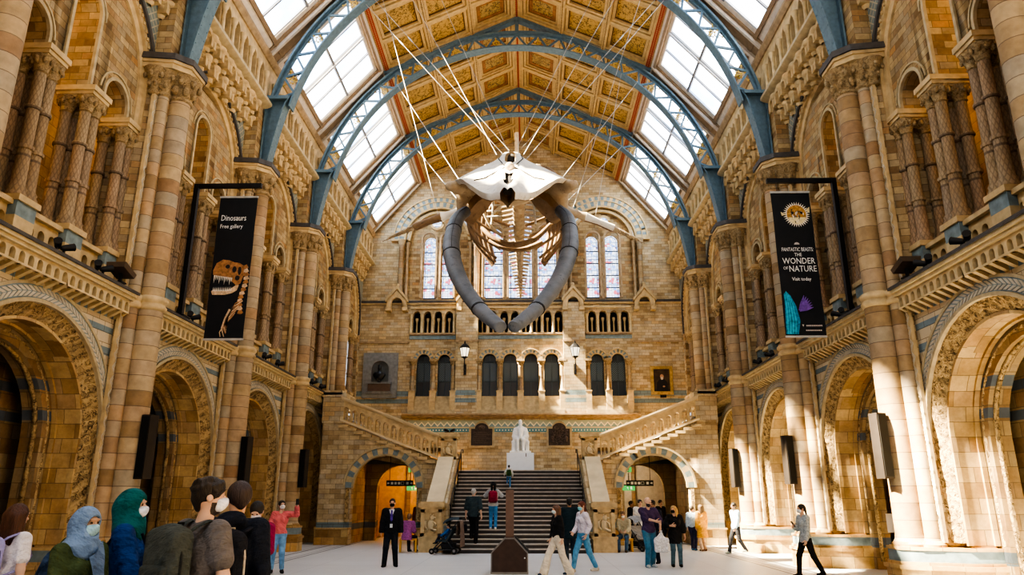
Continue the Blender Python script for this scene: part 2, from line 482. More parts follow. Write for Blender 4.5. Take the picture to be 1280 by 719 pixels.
def hair_mat(col):
    m, nt = newmat('hair'); t = NT(nt); q = t.xyz(t.objc())
    n = t.noise(t.comb(t.math('MULTIPLY', q[0], 9.0), t.math('MULTIPLY', q[1], 9.0), q[2]), 9, 3, .6)
    c = t.ramp(n, [(.3, tuple(x * .5 for x in col)), (.7, tuple(min(1, x * 1.5) for x in col))])
    t.out(c, .5, 0, t.bump(n, .6, .02), .4); return m
M_eye = plain('dark eye', (.03, .02, .015), .2)
M_lip = plain('lip', (.35, .13, .10), .5)
SK = dict(fair=(.60, .38, .27), tan=(.46, .28, .18), brown=(.30, .17, .10))

def hand_mesh(W, d, pal, side, curl, res):
    """a hand with palm, four unequal fingers and a thumb; W wrist, d pointing direction, pal palm normal"""
    d = nrm(d); pal = nrm(pal - (pal @ d) * d); a = np.cross(d, pal) * side       # a: towards the thumb
    s = SDF(W - .2, W + .2, res)
    s.cap(W - d * .03, W + d * .03, .026, .030, .01)
    for o in (-.027, -.009, .009, .027): s.cap(W + d * .015 + a * o * .7, W + d * .085 + a * o, .015, .0135, .012)
    for o, L, sp in ((.029, .070, .10), (.010, .080, .03), (-.010, .074, -.03), (-.028, .058, -.12)):
        p = W + d * .088 + a * o; dd = nrm(d + a * sp); c = curl; seg = [L * .45, L * .31, L * .24]; r = .0092
        for sg in seg:
            dd2 = nrm(dd * cos(c) + pal * sin(c)); q = p + dd2 * sg
            s.cap(p, q, r, r * .9, .003); p, dd, r, c = q, dd2, r * .9, curl * 1.15
    p = W + d * .025 + a * .026; dd = nrm(d * .62 + a * .75 + pal * .25)
    for sg, r in ((.042, .0125), (.032, .0105), (.026, .009)):
        q = p + dd * sg; s.cap(p, q, r, r * .9, .004); p = q; dd = nrm(dd + d * .35 + pal * curl * .3)
    return s.net()

def person(name, label, loc, rot, h=1.70, group=None, skin='fair', female=False, res=.014, lean=0.0, head=(0, 0), pelvis=None,
           feet=((-.10, 0, 0), (.10, 0, 0)), fdir=(0, 0), knee=((0, -1, 0), (0, -1, 0)), hands=None, elbow=None, curl=.45,
           top=(.1, .1, .1), sleeve='long', hem=.86, topw=1.0, topkind='cloth', legs=(.05, .08, .16), legw=1.0, flare=0.0, legkind='denim', leglen=1.0,
           shoes=(.05, .05, .05), hair=('short', (.03, .02, .015)), mask=None, coat=None, child=1.0, hood=False, beard=None, collar=True, cat='person'):
    """local frame: facing -y, x to the figure's left; lengths for a 1.70 m figure, scaled to h"""
    K = h / 1.70
    T = thing(name, label, cat, loc, rot, group)
    T.scale = (K, K, K)
    pv = V3(0, .01, .93) if pelvis is None else V3(*pelvis)
    fw = V3(0, -1, 0); up = V3(0, -sin(lean), cos(lean)); tf = V3(0, -cos(lean), -sin(lean))
    chest = pv + up * .34; nb = pv + up * .53; shw = .165 if female else .185
    sh = [pv + up * .485 + V3(x, 0, 0) for x in (-shw, shw)]
    hy, hp = head
    hf = V3(sin(hy) * cos(hp), -cos(hy) * cos(hp), sin(hp)); hr = nrm(np.cross(hf, V3(0, 0, 1))) * -1; hu = np.cross(hf, hr) * 1.0
    if hu[2] < 0: hu = -hu
    hc = nb + up * .06 + V3(0, -.012, .115) * child + hf * .012
    HM = np.array([hr, hf, hu])
    if hands is None: hands = ((-.23, .0, .78), (.23, .0, .78))
    if elbow is None: elbow = ((-.5, 1, -.2), (.5, 1, -.2))
    hips = [pv + V3(x, 0, -.03) for x in (-.085, .085)]
    A = []; Lg = []
    for i in (0, 1):
        e, w = ik(sh[i], V3(*hands[i]), .285, .25, elbow[i]); A.append((sh[i], e, w))
        an = V3(*feet[i]) + V3(0, 0, .075); kn, an = ik(hips[i], an, .43, .43, knee[i]); Lg.append((hips[i], kn, an))
    allp = [pv, nb, hc] + [p for a in A for p in a] + [p for l in Lg for p in l] + [V3(*f) for f in feet]
    lo = np.min(allp, 0) - .24; hi = np.max(allp, 0) + .26; lo[2] = min(l[2] for l in [V3(*f) for f in feet]) - .04
    # --- body
    def torso(s, g=0.0, k=.05):
        w = .92 if female else 1.0
        s.cap(pv + up * .0 + V3(-.05, 0, 0), pv + V3(.05, 0, 0), .115 * (1.06 if female else 1) + g, None, k, 'add', tf, 1.25)
        s.cap(pv + up * .05, pv + up * .20, .125 * w + g, .118 * w + g, k, 'add', tf, 1.28)
        s.cap(pv + up * .20, chest, .118 * w + g, .14 * w + g, k, 'add', tf, 1.3)
        s.cap(chest + V3(-.06, 0, 0), chest + V3(.06, 0, 0), .118 * w + g, None, k, 'add', tf, 1.3)
        s.cap(sh[0] + V3(.03, 0, -.01), sh[1] + V3(-.03, 0, -.01), .062 + g, None, k, 'add', tf, 1.1)
        if female:
            for x in (-.07, .07): s.ell(chest + V3(x, 0, .01) + tf * .09, (.062 + g, .055 + g, .062 + g), .04)
    def arm(s, i, g=0.0, upto=2.0, k=.03):
        S, E, W = A[i]
        s.cap(S, E, .052 + g, .041 + g, k)
        if upto > 1: s.cap(E, E + (W - E) * min(1, upto - 1), .041 + g, .041 + g - (.014 if g < .02 else .008) * (upto - 1), .02)
    s = SDF(lo, hi, res)
    torso(s)
    for i in (0, 1):
        arm(s, i); Hh, Kn, An = Lg[i]
        s.cap(Hh, Kn, .082, .054, .04); s.cap(Kn, An, .054, .038, .03)
        s.cap(Kn * .6 + An * .4 + V3(0, .02, 0), Kn * .45 + An * .55 + V3(0, .015, 0), .047, .04, .03)
        ft = V3(sin(fdir[i]), -cos(fdir[i]), 0); s.cap(An + V3(0, 0, -.03), An + ft * .12 + V3(0, 0, -.05), .034, .026, .02)
    s.cap(nb - up * .04, hc - hu * .05, .056, .050, .03)
    Sb = child
    V, Q = s.net()
    hs = SDF(hc - .22, hc + .22, min(res, .0085))
    hs.cap(nb, hc - hu * .05, .052, .050, .02)
    hs.ell(hc + hf * -.012 + hu * .02, (.076, .094, .098), .02, M=HM)
    hs.ell(hc + hf * .022 - hu * .045, (.058, .068, .070), .03, M=HM)
    hs.ell(hc + hf * .055 - hu * .092, (.026, .024, .022), .02, M=HM)                         # chin
    hs.cap(hc + hf * .088 + hu * .005, hc + hf * .112 - hu * .030, .009, .014, .012)           # nose
    hs.cap(hc + hf * .083 + hu * .028 - hr * .04, hc + hf * .083 + hu * .028 + hr * .04, .010, None, .015)  # brow
    for x in (-1, 1):
        hs.ell(hc + hf * .094 + hr * (.032 * x) + hu * .006, (.019, .014, .012), .01, 'cut', HM)
        hs.ell(hc + hf * .078 + hr * (.031 * x) + hu * .006, (.014, .012, .011), .004, 'add', HM)
        hs.ell(hc + hr * (.080 * x) - hf * .005 - hu * .005, (.012, .022, .032), .008, 'add', HM)   # ear
    hs.cap(hc + hf * .086 - hu * .057 - hr * .018, hc + hf * .086 - hu * .057 + hr * .018, .008, None, .006)  # mouth
    hs.cap(hc + hf * .097 - hu * .057 - hr * .02, hc + hf * .097 - hu * .057 + hr * .02, .003, None, .004, 'cut')
    HV, HQ = hs.net()
    cen = HV[HQ].mean(1); mi = np.zeros(len(HQ))
    for x in (-1, 1): mi[np.linalg.norm((cen - (hc + hf * .089 + hr * (.031 * x) + hu * .006)) / 1, axis=1) < .011] = 1
    lp = (cen - (hc + hf * .092 - hu * .057)) @ HM.T
    mi[(abs(lp[:, 0]) < .024) & (abs(lp[:, 2]) < .011) & (lp[:, 1] > -.012)] = 2
    if beard: mi[((cen - hc) @ hu < -.035) & ((cen - hc) @ hf > .01) & (mi == 0)] = 3
    parts = [(V, Q, 0), (HV, HQ, mi)]
    for i in (0, 1):
        S, E, W = A[i]; d = nrm(W - E); inn = V3(1 if i == 0 else -1, -.35, 0)
        hv, hq = hand_mesh(W, d, inn, 1 if i == 0 else -1, curl if np.isscalar(curl) else curl[i], .006 if res < .013 else .0075)
        parts.append((hv, hq, 0))
    smat = cloth(SK[skin], 'skin')
    put('body', np_mesh('body', parts, [smat, M_eye, M_lip, cloth(beard, 'hair') if beard else smat]), T)
    # --- clothing
    def floorz(i): return feet[i][2]
    s = SDF(lo, hi, res); gl = .014 * legw
    s.cap(pv + V3(-.05, 0, 0), pv + V3(.05, 0, 0), .125 * (1.06 if female else 1) + gl * .5, None, .04, 'add', tf, 1.22)
    s.cap(pv + up * .02, pv + up * .10, .128 * (.95 if female else 1), .122, .03, 'add', tf, 1.26)
    for i in (0, 1):
        Hh, Kn, An = Lg[i]; s.cap(Hh, Kn, .088 + gl, .058 + gl, .03)
        if leglen > .5:
            end = Kn + (An - Kn) * (leglen * 2 - 1) ; end = end + nrm(An - Kn) * .02 * (leglen >= 1)
            s.cap(Kn, end, .058 + gl, .046 + gl + flare, .03)
    s.plane(pv + up * .125, up, .004)
    put('trousers' if coat is None or leglen > .5 else 'leggings', np_mesh('trousers', [(*s.net(), 0)], [cloth(legs, legkind)]), T)
    for i in (0, 1):
        An = Lg[i][2]; ft = V3(sin(fdir[i]), -cos(fdir[i]), 0); fz = floorz(i)
        s = SDF(An - .26, An + .26, min(res, .010)); b = V3(An[0], An[1], fz)
        s.cap(b - ft * .035 + V3(0, 0, .045), b + ft * .06 + V3(0, 0, .04), .043, .044, .01); s.cap(b + ft * .06 + V3(0, 0, .036), b + ft * .155 + V3(0, 0, .03), .044, .032, .02)
        s.cap(b + V3(0, 0, .05), An + V3(0, 0, .02), .045, .047, .02); s.plane(b + V3(0, 0, .004), (0, 0, -1)); s.plane(An + V3(0, 0, .03), (0, 0, 1))
        put('shoe', np_mesh('shoe', [(*s.net(), 0)], [cloth(shoes)]), T)
    s = SDF(lo, hi, res); g = .017 * topw
    torso(s, g, .05)
    hz = hem
    if hz < .80:
        s.cap(pv + V3(0, 0, -.02), V3(pv[0], pv[1], hz), .15 + g, .155 + g + (.93 - hz) * .10, .05, 'add', tf, 1.15)
    elif hz < .9: s.cap(pv, V3(pv[0], pv[1] + 0, hz - .05), .128 + g, .132 + g, .05, 'add', tf, 1.15)
    lim = {'long': 1.93, 'short': .62, 'elbow': 1.05, 'threeq': 1.5, 'none': 0}[sleeve]
    for i in (0, 1):
        S, E, W = A[i]
        if lim >= 1: arm(s, i, g + .004, lim)
        elif lim > 0: s.cap(S, S + (E - S) * lim, .050 + g, .054 + g, .03)
    s.plane(V3(0, 0, hz) if abs(lean) < .5 else pv - up * .04, (0, 0, -1), .004)
    if collar: s.cap(nb - up * .05, nb + up * (.035 if hood else .005), .062 + g * .5, .06, .02)
    if hood: s.ell(nb + V3(0, .085, .01), (.115, .075, .075), .03)
    # neck opening
    if not hood: s.cap(nb + tf * .03 - up * .01, nb + tf * .08 + up * .1, .045, .05, .01, 'cut')
    put('coat' if coat else 'top', np_mesh('top', [(*s.net(), 0)], [cloth(top, topkind)]), T)
    # --- hair
    kind, hcol = hair
    if kind != 'bald':
        s = SDF(hc - V3(.30, .30, .62), hc + V3(.30, .30, .30), min(res, .011))
        if kind in ('short', 'crop'):
            t = .012 if kind == 'short' else .004
            s.ell(hc - hf * .018 + hu * .030, (.080 + t, .096 + t, .092 + t), .02, M=HM); s.cap(hc - hf * .07 - hu * .02, hc - hf * .065 - hu * .06, .04, .03, .03)
        elif kind == 'curly':
            s.ell(hc - hf * .012 + hu * .038, (.092, .106, .100), .02, M=HM); s.cap(hc - hf * .07 - hu * .02, hc - hf * .06 - hu * .07, .045, .03, .03)
            for q in range(34):
                a = q * 2.4; zz = .02 + .09 * (q % 9) / 9; rr = sqrt(max(0, 1 - (zz / .135) ** 2))
                s.ell(hc + hr * (.092 * rr * cos(a)) + hf * (.104 * rr * sin(a) - .012) + hu * (zz + .015), (.020,) * 3, .012)
        elif kind in ('long', 'longer', 'tied'):
            s.ell(hc - hf * .014 + hu * .030, (.090, .106, .100), .02, M=HM)
            L = .30 if kind == 'long' else .42
            if kind == 'tied': s.cap(hc - hf * .10 + hu * .0, hc - hf * .13 - V3(0, 0, .20), .035, .022, .03)
            else:
                for x in (-.055, 0, .055): s.cap(hc - hf * .06 + hr * x, hc - hf * .07 + hr * x * 1.3 - V3(0, 0, L), .058, .042, .04)
                for x in (-.078, .078): s.cap(hc - hf * .01 + hr * x + hu * .02, hc + hf * .0 + hr * x * 1.15 - V3(0, 0, L * .75), .030, .020, .03)
        elif kind == 'hijab':
            s.ell(hc - hf * .012 + hu * .015, (.102, .120, .122), .02, M=HM); s.cap(hc - hf * .06 - hu * .03, nb - up * .02, .095, .10, .04)
            s.cap(hc + hf * .04 - hu * .09, nb + tf * .05 - up * .03, .075, .095, .04)
            s.cap(nb + V3(-.09, 0, -.02), nb + V3(.09, 0, -.02), .085, None, .05)
        elif kind == 'hat':
            s.ell(hc - hf * .01 + hu * .06, (.105, .118, .09), .02, M=HM); s.ell(hc + hu * .045, (.15, .17, .012), .01, M=HM)
            for x in (-.055, .055): s.cap(hc - hf * .06 + hr * x, hc - hf * .07 + hr * x - V3(0, 0, .22), .05, .04, .03)
        elif kind == 'hooded':
            s.ell(hc - hf * .02 + hu * .02, (.105, .118, .125), .02, M=HM); s.cap(hc - hf * .06 - hu * .05, nb, .09, .09, .04)
        # face opening
        fz = .0 if kind in ('hijab', 'hooded') else 0
        s.ell(hc + hf * .115 - hu * (.035 if kind not in ('hijab', 'hooded') else .02), (.068, .085, .085 if kind in ('hijab', 'hooded') else .098), .008, 'cut', HM)
        if kind in ('short', 'crop', 'curly'): s.ell(hc + hf * .06 - hu * .075, (.12, .10, .075), .008, 'cut', HM)
        nm = {'hijab': 'headscarf', 'hat': 'hat', 'hooded': 'hood'}.get(kind, 'hair')
        put(nm, np_mesh(nm, [(*s.net(), 0)], [cloth(hcol, 'hair' if nm == 'hair' else 'cloth')]), T)
    if mask:
        s = SDF(hc - .16, hc + .16, .008)
        s.ell(hc + hf * .040 - hu * .048, (.066, .078, .058), .02, M=HM); s.ell(hc + hf * .10 - hu * .028, (.028, .026, .034), .02, M=HM)
        s.ell(hc + hf * .005 - hu * .03, (.085, .055, .09), .004, 'cut', HM); s.plane(hc - hu * .006, hu, .01)
        put('face_mask', np_mesh('face_mask', [(*s.net(), 0)], [cloth(mask)]), T)
    T['hc'] = list(hc)
    return T
def backpack(label, loc, rot, col, trim, size=(.30, .16, .44), group=None, leather=False):
    """worn on the back; origin at the middle of its back panel, its outer face towards +y"""
    T = thing('backpack', label, 'backpack', loc, rot, group)
    w, d, h = size
    s = SDF((-.3, -.1, -.4), (.3, .35, .4), .012)
    s.rbox((0, d / 2 + .01, 0), (w / 2, d / 2, h / 2), .07, .01); s.ell((0, d * .5, h * .30), (w * .48, d * .5, h * .26), .03)
    put('bag_body', np_mesh('bag_body', [(*s.net(), 0)], [cloth(col)]), T)
    s = SDF((-.3, -.1, -.4), (.3, .35, .4), .012); s.rbox((0, d + .005, -h * .2), (w * .38, .035, h * .22), .03)
    put('front_pocket', np_mesh('front_pocket', [(*s.net(), 0)], [cloth(tuple(c * .85 for c in col))]), T)
    mb = MB()
    mb.tube([(w * .515 * cos(a) * (1 - .12 * sin(a) ** 6), d * .66, (h * .02 + h * .50 * sin(a)) if 0 < a < pi else -h * .25) for a in [pi * i / 18 for i in range(19)]], .009, 6); mb.obj('zip', cloth(trim), T)
    for x in (-.095, .095):
        mb = MB(); mb.tube([(x * .7, .02, h * .40), (x, -.02, h * .50), (x * 1.15, -.12, h * .585), (x * 1.3, -.235, h * .46), (x * 1.35, -.27, h * .05), (x * 1.5, -.2, -h * .22), (x * 1.25, -.02, -h * .38)], .028, 8, 0, .35)
        mb.obj('strap', cloth(tuple(c * .8 for c in col)), T)
    mb = MB(); mb.tube([(-.03, .03, h * .47), (-.025, .03, h * .56), (.025, .03, h * .56), (.03, .03, h * .47)], .01, 6); mb.obj('handle', cloth(trim), T)
    return T
# ================================================================== the two long side walls
def m_once(cache={}):
    return cache
MS = {}
def shared(key, fn, mats, smooth=35):
    if key not in MS:
        mb = MB(); fn(mb); MS[key] = mb.mesh(key, mats, smooth)
    return MS[key]

# ---- lower arcade
R0, R1, ZSP = 2.06, 2.36, 2.98
def f_lower(mb):
    wall(mb, -2.86, 2.86, 0.0, 6.2, [(0, R1, 0, ZSP, R1)], 8.82, 9.6, SIDE, 0, 1, False, 20)
def f_reveal(mb):
    P = arc_path(0, ZSP, R0, 0.5, 28); Q = arc_path(0, ZSP, R0, .5, 28)
    mb.loft([[(9.05, u, z), (9.55, u, z)] for u, z in P], False, False)
    ring(mb, 0, ZSP, R0 - .02, R0 + .04, 9.0, 9.1, SIDE, .9, 28)
    ring(mb, 0, ZSP, R0 - .05, R0 + .04, 9.5, 9.6, SIDE, .9, 28)
def f_carved(mb):
    n = 200; k = 8; rnd = random.Random(3)
    L = 2 * (ZSP - .95) + pi * R1; rows = []
    for i in range(n + 1):
        s = L * i / n
        row = []
        for j in range(k + 1):
            q = j / k; r = R1 + (R0 - R1) * q; d = 8.82 + .23 * q
            dep = 0
            if 0 < j < k: dep = .022 * sin(s * 13 + q * 9) * sin(q * 7 + s * 5) + rnd.uniform(-.012, .022)
            leg = ZSP - .95
            if s < leg: u, z = r, .95 + s
            elif s > L - leg: u, z = -r, .95 + (L - s)
            else:
                a = (s - leg) / R1; u, z = r * cos(a), ZSP + r * sin(a)
            row.append((d - dep * .7, u * (1 - dep * .25 / max(r, .1)), z))
        rows.append(row)
    mb.loft(rows, False, False)
def f_vouss(mb):
    a0 = math.acos(2.47 / 2.52)
    ring(mb, 0, ZSP, 2.36, 2.43, 8.74, 8.9, SIDE, None, 40, .0, pi, 2)
    for r0, r1, m, d in ((2.43, 2.69, 0, 8.795), (2.69, 2.75, 2, 8.77)):
        a = math.acos(min(1, 2.46 / r1))
        ring(mb, 0, ZSP, r0, r1, d, 8.9, SIDE, None, 40, a, pi - a, m)
    n = 46
    for i in range(n):
        a = .42 + (pi - .84) * i / (n - 1)
        for ra, rb, sg in ((2.455, 2.55, 1), (2.565, 2.66, -1)):
            da = .028 * sg; w = .017
            pts = [(ra, a - da - w), (rb, a + da - w), (rb, a + da + w), (ra, a - da + w)]
            mb.prism(pts, lambda r, t, d: (d, r * cos(t), ZSP + r * sin(t)), 8.783, 8.8, 1)
def f_inner(mb):
    # second, darker order, then the brick alcove behind
    r = 1.76
    wall(mb, -2.6, 2.6, 0, 6.1, [(0, r, 0, ZSP, r)], 9.62, 10.05, SIDE, 0, 0, False, 18)
    wall(mb, -2.5, 2.5, 0, 6.1, [(0, 1.6, 0, ZSP - .1, 1.6)], 10.5, 10.8, SIDE, 0, 0, False, 18)
    mb.box(11.6, 11.75, -2.6, 2.6, 0, 6.1)
    for y in (-2.6, 2.58): mb.box(9.6, 11.7, y - .02, y + .04, 0, 6.1)
    mb.box(9.5, 11.8, -2.7, 2.7, 6.0, 6.15)
def f_inner_band(mb):
    n = 120; rnd = random.Random(5); rows = []
    r0, r1 = 1.74, 1.94; L = 2 * (ZSP - .9) + pi * r1
    for i in range(n + 1):
        s = L * i / n; row = []
        for j in range(5):
            q = j / 4; r = r1 + (r0 - r1) * q; d = 9.6 + .15 * q
            dep = rnd.uniform(-.015, .025) if 0 < j < 4 else 0
            leg = ZSP - .9
            if s < leg: u, z = r, .9 + s
            elif s > L - leg: u, z = -r, .9 + L - s
            else:
                a = (s - leg) / r1; u, z = r * cos(a), ZSP + r * sin(a)
            row.append((d - dep, u, z))
        rows.append(row)
    mb.loft(rows, False, False)
    ring(mb, 0, ZSP, 1.70, 1.76, 9.72, 9.80, SIDE, .2, 24)
def f_corbel(mb):
    # row of tiny arches under the ledge, with the moulded course over it
    n = 19; w = 4.7 / n
    holes = [(-2.35 + w * (i + .5), w * .30, 5.80, 5.93, w * .30) for i in range(n)]
    wall(mb, -2.35, 2.35, 5.76, 6.06, holes, 8.52, 8.66, SIDE, 0, 0, True, 6)
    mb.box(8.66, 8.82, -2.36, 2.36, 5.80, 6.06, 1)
    mb.box(8.45, 8.9, -2.38, 2.38, 6.06, 6.13, 0); mb.box(8.40, 8.9, -2.38, 2.38, 6.13, 6.2, 0)
    for i in range(n + 1):
        y = -2.35 + w * i
        mb.prism([(8.82, 5.62), (8.52, 5.78), (8.82, 5.78)], lambda p, q, t: (p, t, q), y - w * .2, y + w * .2, 0)
def f_ledge(mb):
    mb.prism([(8.36, 6.2), (8.36, 6.26), (9.1, 6.42), (9.1, 6.2)], lambda p, q, t: (p, t, q), -2.42, 2.42)
# ---- triforium
def f_pedestal(mb):
    for z0, z1, m in ((6.3, 6.55, 1), (6.55, 6.8, 0), (6.8, 7.08, 1)): mb.box(8.98, 9.72, -.27, .27, z0, z1, m)
    mb.box(8.93, 9.77, -.31, .31, 7.08, 7.2, 2); mb.box(8.95, 9.75, -.29, .29, 6.28, 6.36, 2)
def f_parapet(mb, w=.98):
    k = 3; s = w / k
    wall(mb, -w / 2, w / 2, 6.3, 7.0, [(-w / 2 + s * (i + .5), s * .3, 6.5, 6.75, s * .3) for i in range(k)], 9.15, 9.3, SIDE, 0, 0, True, 6)
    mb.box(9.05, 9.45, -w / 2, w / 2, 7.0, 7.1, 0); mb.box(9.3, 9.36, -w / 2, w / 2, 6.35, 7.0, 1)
def ann(z, r, R):
    return [(r, z - .05), (R, z - .035), (R * 1.04, z), (R, z + .035), (r, z + .05)]
def f_shaft(mb):
    mb.lathe([(.185, 7.2), (.185, 7.26), (.16, 7.3), (.175, 7.35), (.13, 7.42)] + ann(8.2, .118, .15) + ann(9.05, .115, .145) + [(.112, 9.82)], 12)
def f_cap(mb):
    mb.lathe([(.112, 9.80), (.14, 9.83), (.12, 9.86), (.15, 9.98), (.215, 10.12), (.225, 10.16)], 12)
    for i in range(8):
        a = 2 * pi * i / 8
        mb.sphere((.185 * cos(a), .185 * sin(a), 10.05), .05, 6, 4, 0, (1, 1, 1.6))
def f_abacus(mb):
    mb.box(8.98, 9.72, -.27, .27, 10.14, 10.2); mb.box(8.94, 9.76, -.30, .30, 10.2, 10.28); mb.box(8.90, 9.80, -.33, .33, 10.28, 10.4)
TC = (-2.16, -.75, .75, 2.16)
def f_tri_wall(mb):
    h = [(-1.45, .47, 10.4, 10.62, .47), (0, .46, 10.4, 12.1, .46), (1.45, .47, 10.4, 10.62, .47)]
    wall(mb, -2.5, 2.5, 10.4, 13.3, h, 9.08, 9.72, SIDE, 0, 0, True, 12)
def f_tri_rolls(mb):
    for c, hw, zs in ((-1.45, .47, 10.62), (0, .46, 12.1), (1.45, .47, 10.62)):
        ring(mb, c, zs, hw - .03, hw + .05, 9.03, 9.1, SIDE, 10.4, 14)
        ring(mb, c, zs, hw + .14, hw + .18, 9.05, 9.1, SIDE, None, 14)
BR, BZ = 2.42, 11.3
def f_spandrel(mb):
    wall(mb, -2.86, 2.86, 6.2, 13.9, [(0, BR, 6.2, BZ, BR)], 8.86, 9.3, SIDE, 0, 1, False, 20)
def f_big_arch(mb):
    ring(mb, 0, BZ, 2.18, 2.30, 8.98, 9.2, SIDE, 10.4, 28, 0, pi, 0, 9.02)
    ring(mb, 0, BZ, 2.30, 2.42, 8.90, 9.2, SIDE, 10.4, 28)
    ring(mb, 0, BZ, 2.42, 2.52, 8.80, 8.9, SIDE, 10.4, 28, 0, pi, 1)
    for i in range(40):
        a = pi * (i + .5) / 40
        mb.box(8.86, 8.93, 2.36 * cos(a) - .035, 2.36 * cos(a) + .035, BZ + 2.36 * sin(a) - .035, BZ + 2.36 * sin(a) + .035)
# ---- above the capitals
def f_machic(mb):
    n = 8; w = 4.6 / n
    for row, (zb, dx, off) in enumerate(((13.42, 8.86, 0), (13.85, 8.62, .5))):
        for i in range(n + (1 if row == 0 else 0)):
            y = -2.3 + w * (i + off)
            if abs(y) > 2.35: continue
            for k, (z0, z1, r) in enumerate(((0, .16, .13), (.16, .34, .19), (.34, .50, .245))):
                mb.lathe([(r * .6, zb + z0), (r, zb + z0 + .05), (r * 1.02, zb + z1 - .02), (r * .9, zb + z1)], 10, (dx - .04 * k, y), pi / 2, 3 * pi / 2)
        for i in range(n):
            y = -2.3 + w * (i + .5 + off)
            if abs(y) > 2.3: continue
            ring(mb, y, zb + .30, w * .24, w * .46, dx - .24, dx + .2, SIDE, zb + .1, 8)
    mb.box(8.56, 8.95, -2.42, 2.42, 14.28, 14.45, 0); mb.box(8.7, 8.95, -2.42, 2.42, 13.8, 14.3, 1)
def f_rail(mb):
    mb.prism([(8.72, 14.34), (8.28, 14.44), (8.18, 14.5), (8.18, 14.6), (8.26, 14.66), (8.9, 14.66)], lambda p, q, t: (p, t, q), -2.66, 2.66)
UG = 7
def f_gallery(mb):
    w = 4.9 / UG
    wall(mb, -2.86, 2.86, 14.66, 16.3, [(-2.45 + w * (i + .5), w * .33, 14.66, 15.72, w * .33) for i in range(UG)], 8.45, 8.62, SIDE, 0, 0, True, 8)
def f_gal_col(mb):
    mb.lathe([(.10, 14.66), (.10, 14.74), (.07, 14.8), (.062, 15.42), (.085, 15.46), (.07, 15.5), (.12, 15.62), (.125, 15.7)], 8)
def f_eave(mb):
    mb.prism([(8.4, 16.2), (8.3, 16.34), (8.3, 16.44), (8.7, 16.56), (8.9, 16.2)], lambda p, q, t: (p, t, q), -2.86, 2.86)
# ---- piers
def f_plinth(mb):
    def poly(e): return [(7.92 - e, -.26 - e), (7.92 - e, .26 + e), (8.25 - e, .52 + e), (8.62 - e * .5, .62 + e), (9.0, .86 + e), (9.62 + e, .86 + e), (9.62 + e, -.86 - e), (9.0, -.86 - e), (8.62 - e * .5, -.62 - e), (8.25 - e, -.52 - e)]
    P3 = lambda p, q, t: (p, q, t)
    mb.prism(poly(.05), P3, 0, .48, 0); mb.prism(poly(.09), P3, .44, .52, 0); mb.prism(poly(.03), P3, .52, .58, 0)
    mb.prism(poly(0), P3, .58, .80, 1); mb.prism(poly(.02), P3, .80, .86, 0)
    for x, y, r in ((8.33, 0, .40), (8.58, .34, .25), (8.58, -.34, .25)):
        mb.lathe([(r, .86), (r * 1.03, .9), (r * .9, .95), (r * .8, .98)], 14, (x, y), m=0)
def f_pier_core(mb):
    P3 = lambda p, q, t: (p, q, t)
    mb.prism([(8.45, -.2), (8.45, .2), (8.66, .44), (8.80, .50), (9.6, .68), (9.6, -.68), (8.80, -.50), (8.66, -.44)], P3, .9, 12.2, 0)
def f_big_lo(mb):
    mb.lathe([(.36, .95), (.33, 1.0), (.31, 1.1), (.295, 5.95)], 18)
def f_ringcourse(mb):
    for x, y, r in ((8.33, 0, .30), (8.58, .34, .17), (8.58, -.34, .17), (8.72, .52, .1), (8.72, -.52, .1)):
        mb.lathe([(r, 5.93), (r + .05, 5.97), (r + .06, 6.03), (r + .02, 6.08), (r + .02, 6.11), (r + .07, 6.14), (r + .07, 6.22), (r, 6.27)], 16, (x, y))
def f_big_up(mb):
    mb.lathe([(.27, 6.2), (.265, 6.5), (.255, 11.35)], 18)
def f_small(mb):
    mb.lathe([(.19, .95), (.16, 1.05), (.155, 6.0), (.145, 6.1), (.14, 11.4)], 12)
def f_strip(mb):
    # zigzag inlay strip beside the shafts
    mb.box(8.665, 8.74, -.085, .085, .95, 12.0, 0)
    n = 74
    for i in range(n):
        z = 1.0 + i * .148; s = 1 if i % 2 else -1
        for dx in (-.03, .025):
            mb.prism([(-.06 * s + dx, z - .02), (.06 * s + dx, z + .128), (.06 * s + dx, z + .165), (-.06 * s + dx, z + .017)], lambda p, q, t: (t, p, q), 8.655, 8.668, 1)
def f_cap_big(mb):
    for x, y, r in ((8.33, 0, .255), (8.58, .34, .14), (8.58, -.34, .14), (8.74, .52, .09), (8.74, -.52, .09)):
        mb.lathe([(r, 11.3), (r + .05, 11.33), (r + .05, 11.38), (r + .01, 11.41), (r + .04, 11.6), (r + .17, 11.9), (r + .2, 11.98)], 14, (x, y))
        k = 8 if r > .2 else 6
        for t in range(2):
            for i in range(k):
                a = 2 * pi * (i + .5 * t) / k; q = r + .06 + .09 * t
                mb.sphere((x + q * cos(a), y + q * sin(a), 11.56 + .22 * t), .085 if r > .2 else .055, 6, 4, 0, (1, 1, 1.5))
def f_plate(mb):
    P3 = lambda p, q, t: (p, q, t)
    def poly(e): return [(7.98 - e, -.32 - e), (7.98 - e, .32 + e), (8.3 - e, .64 + e), (9.0, .74 + e), (9.0, -.74 - e), (8.3 - e, -.64 - e)]
    mb.prism(poly(0), P3, 11.97, 12.1, 0); mb.prism(poly(.04), P3, 12.1, 12.18, 0); mb.prism(poly(.08), P3, 12.18, 12.34, 1)
def f_upblock(mb):
    mb.box(8.46, 9.0, -.55, .55, 12.3, 14.5, 0)
    mb.box(8.5, 9.0, -.45, .45, 14.5, 16.3, 0)

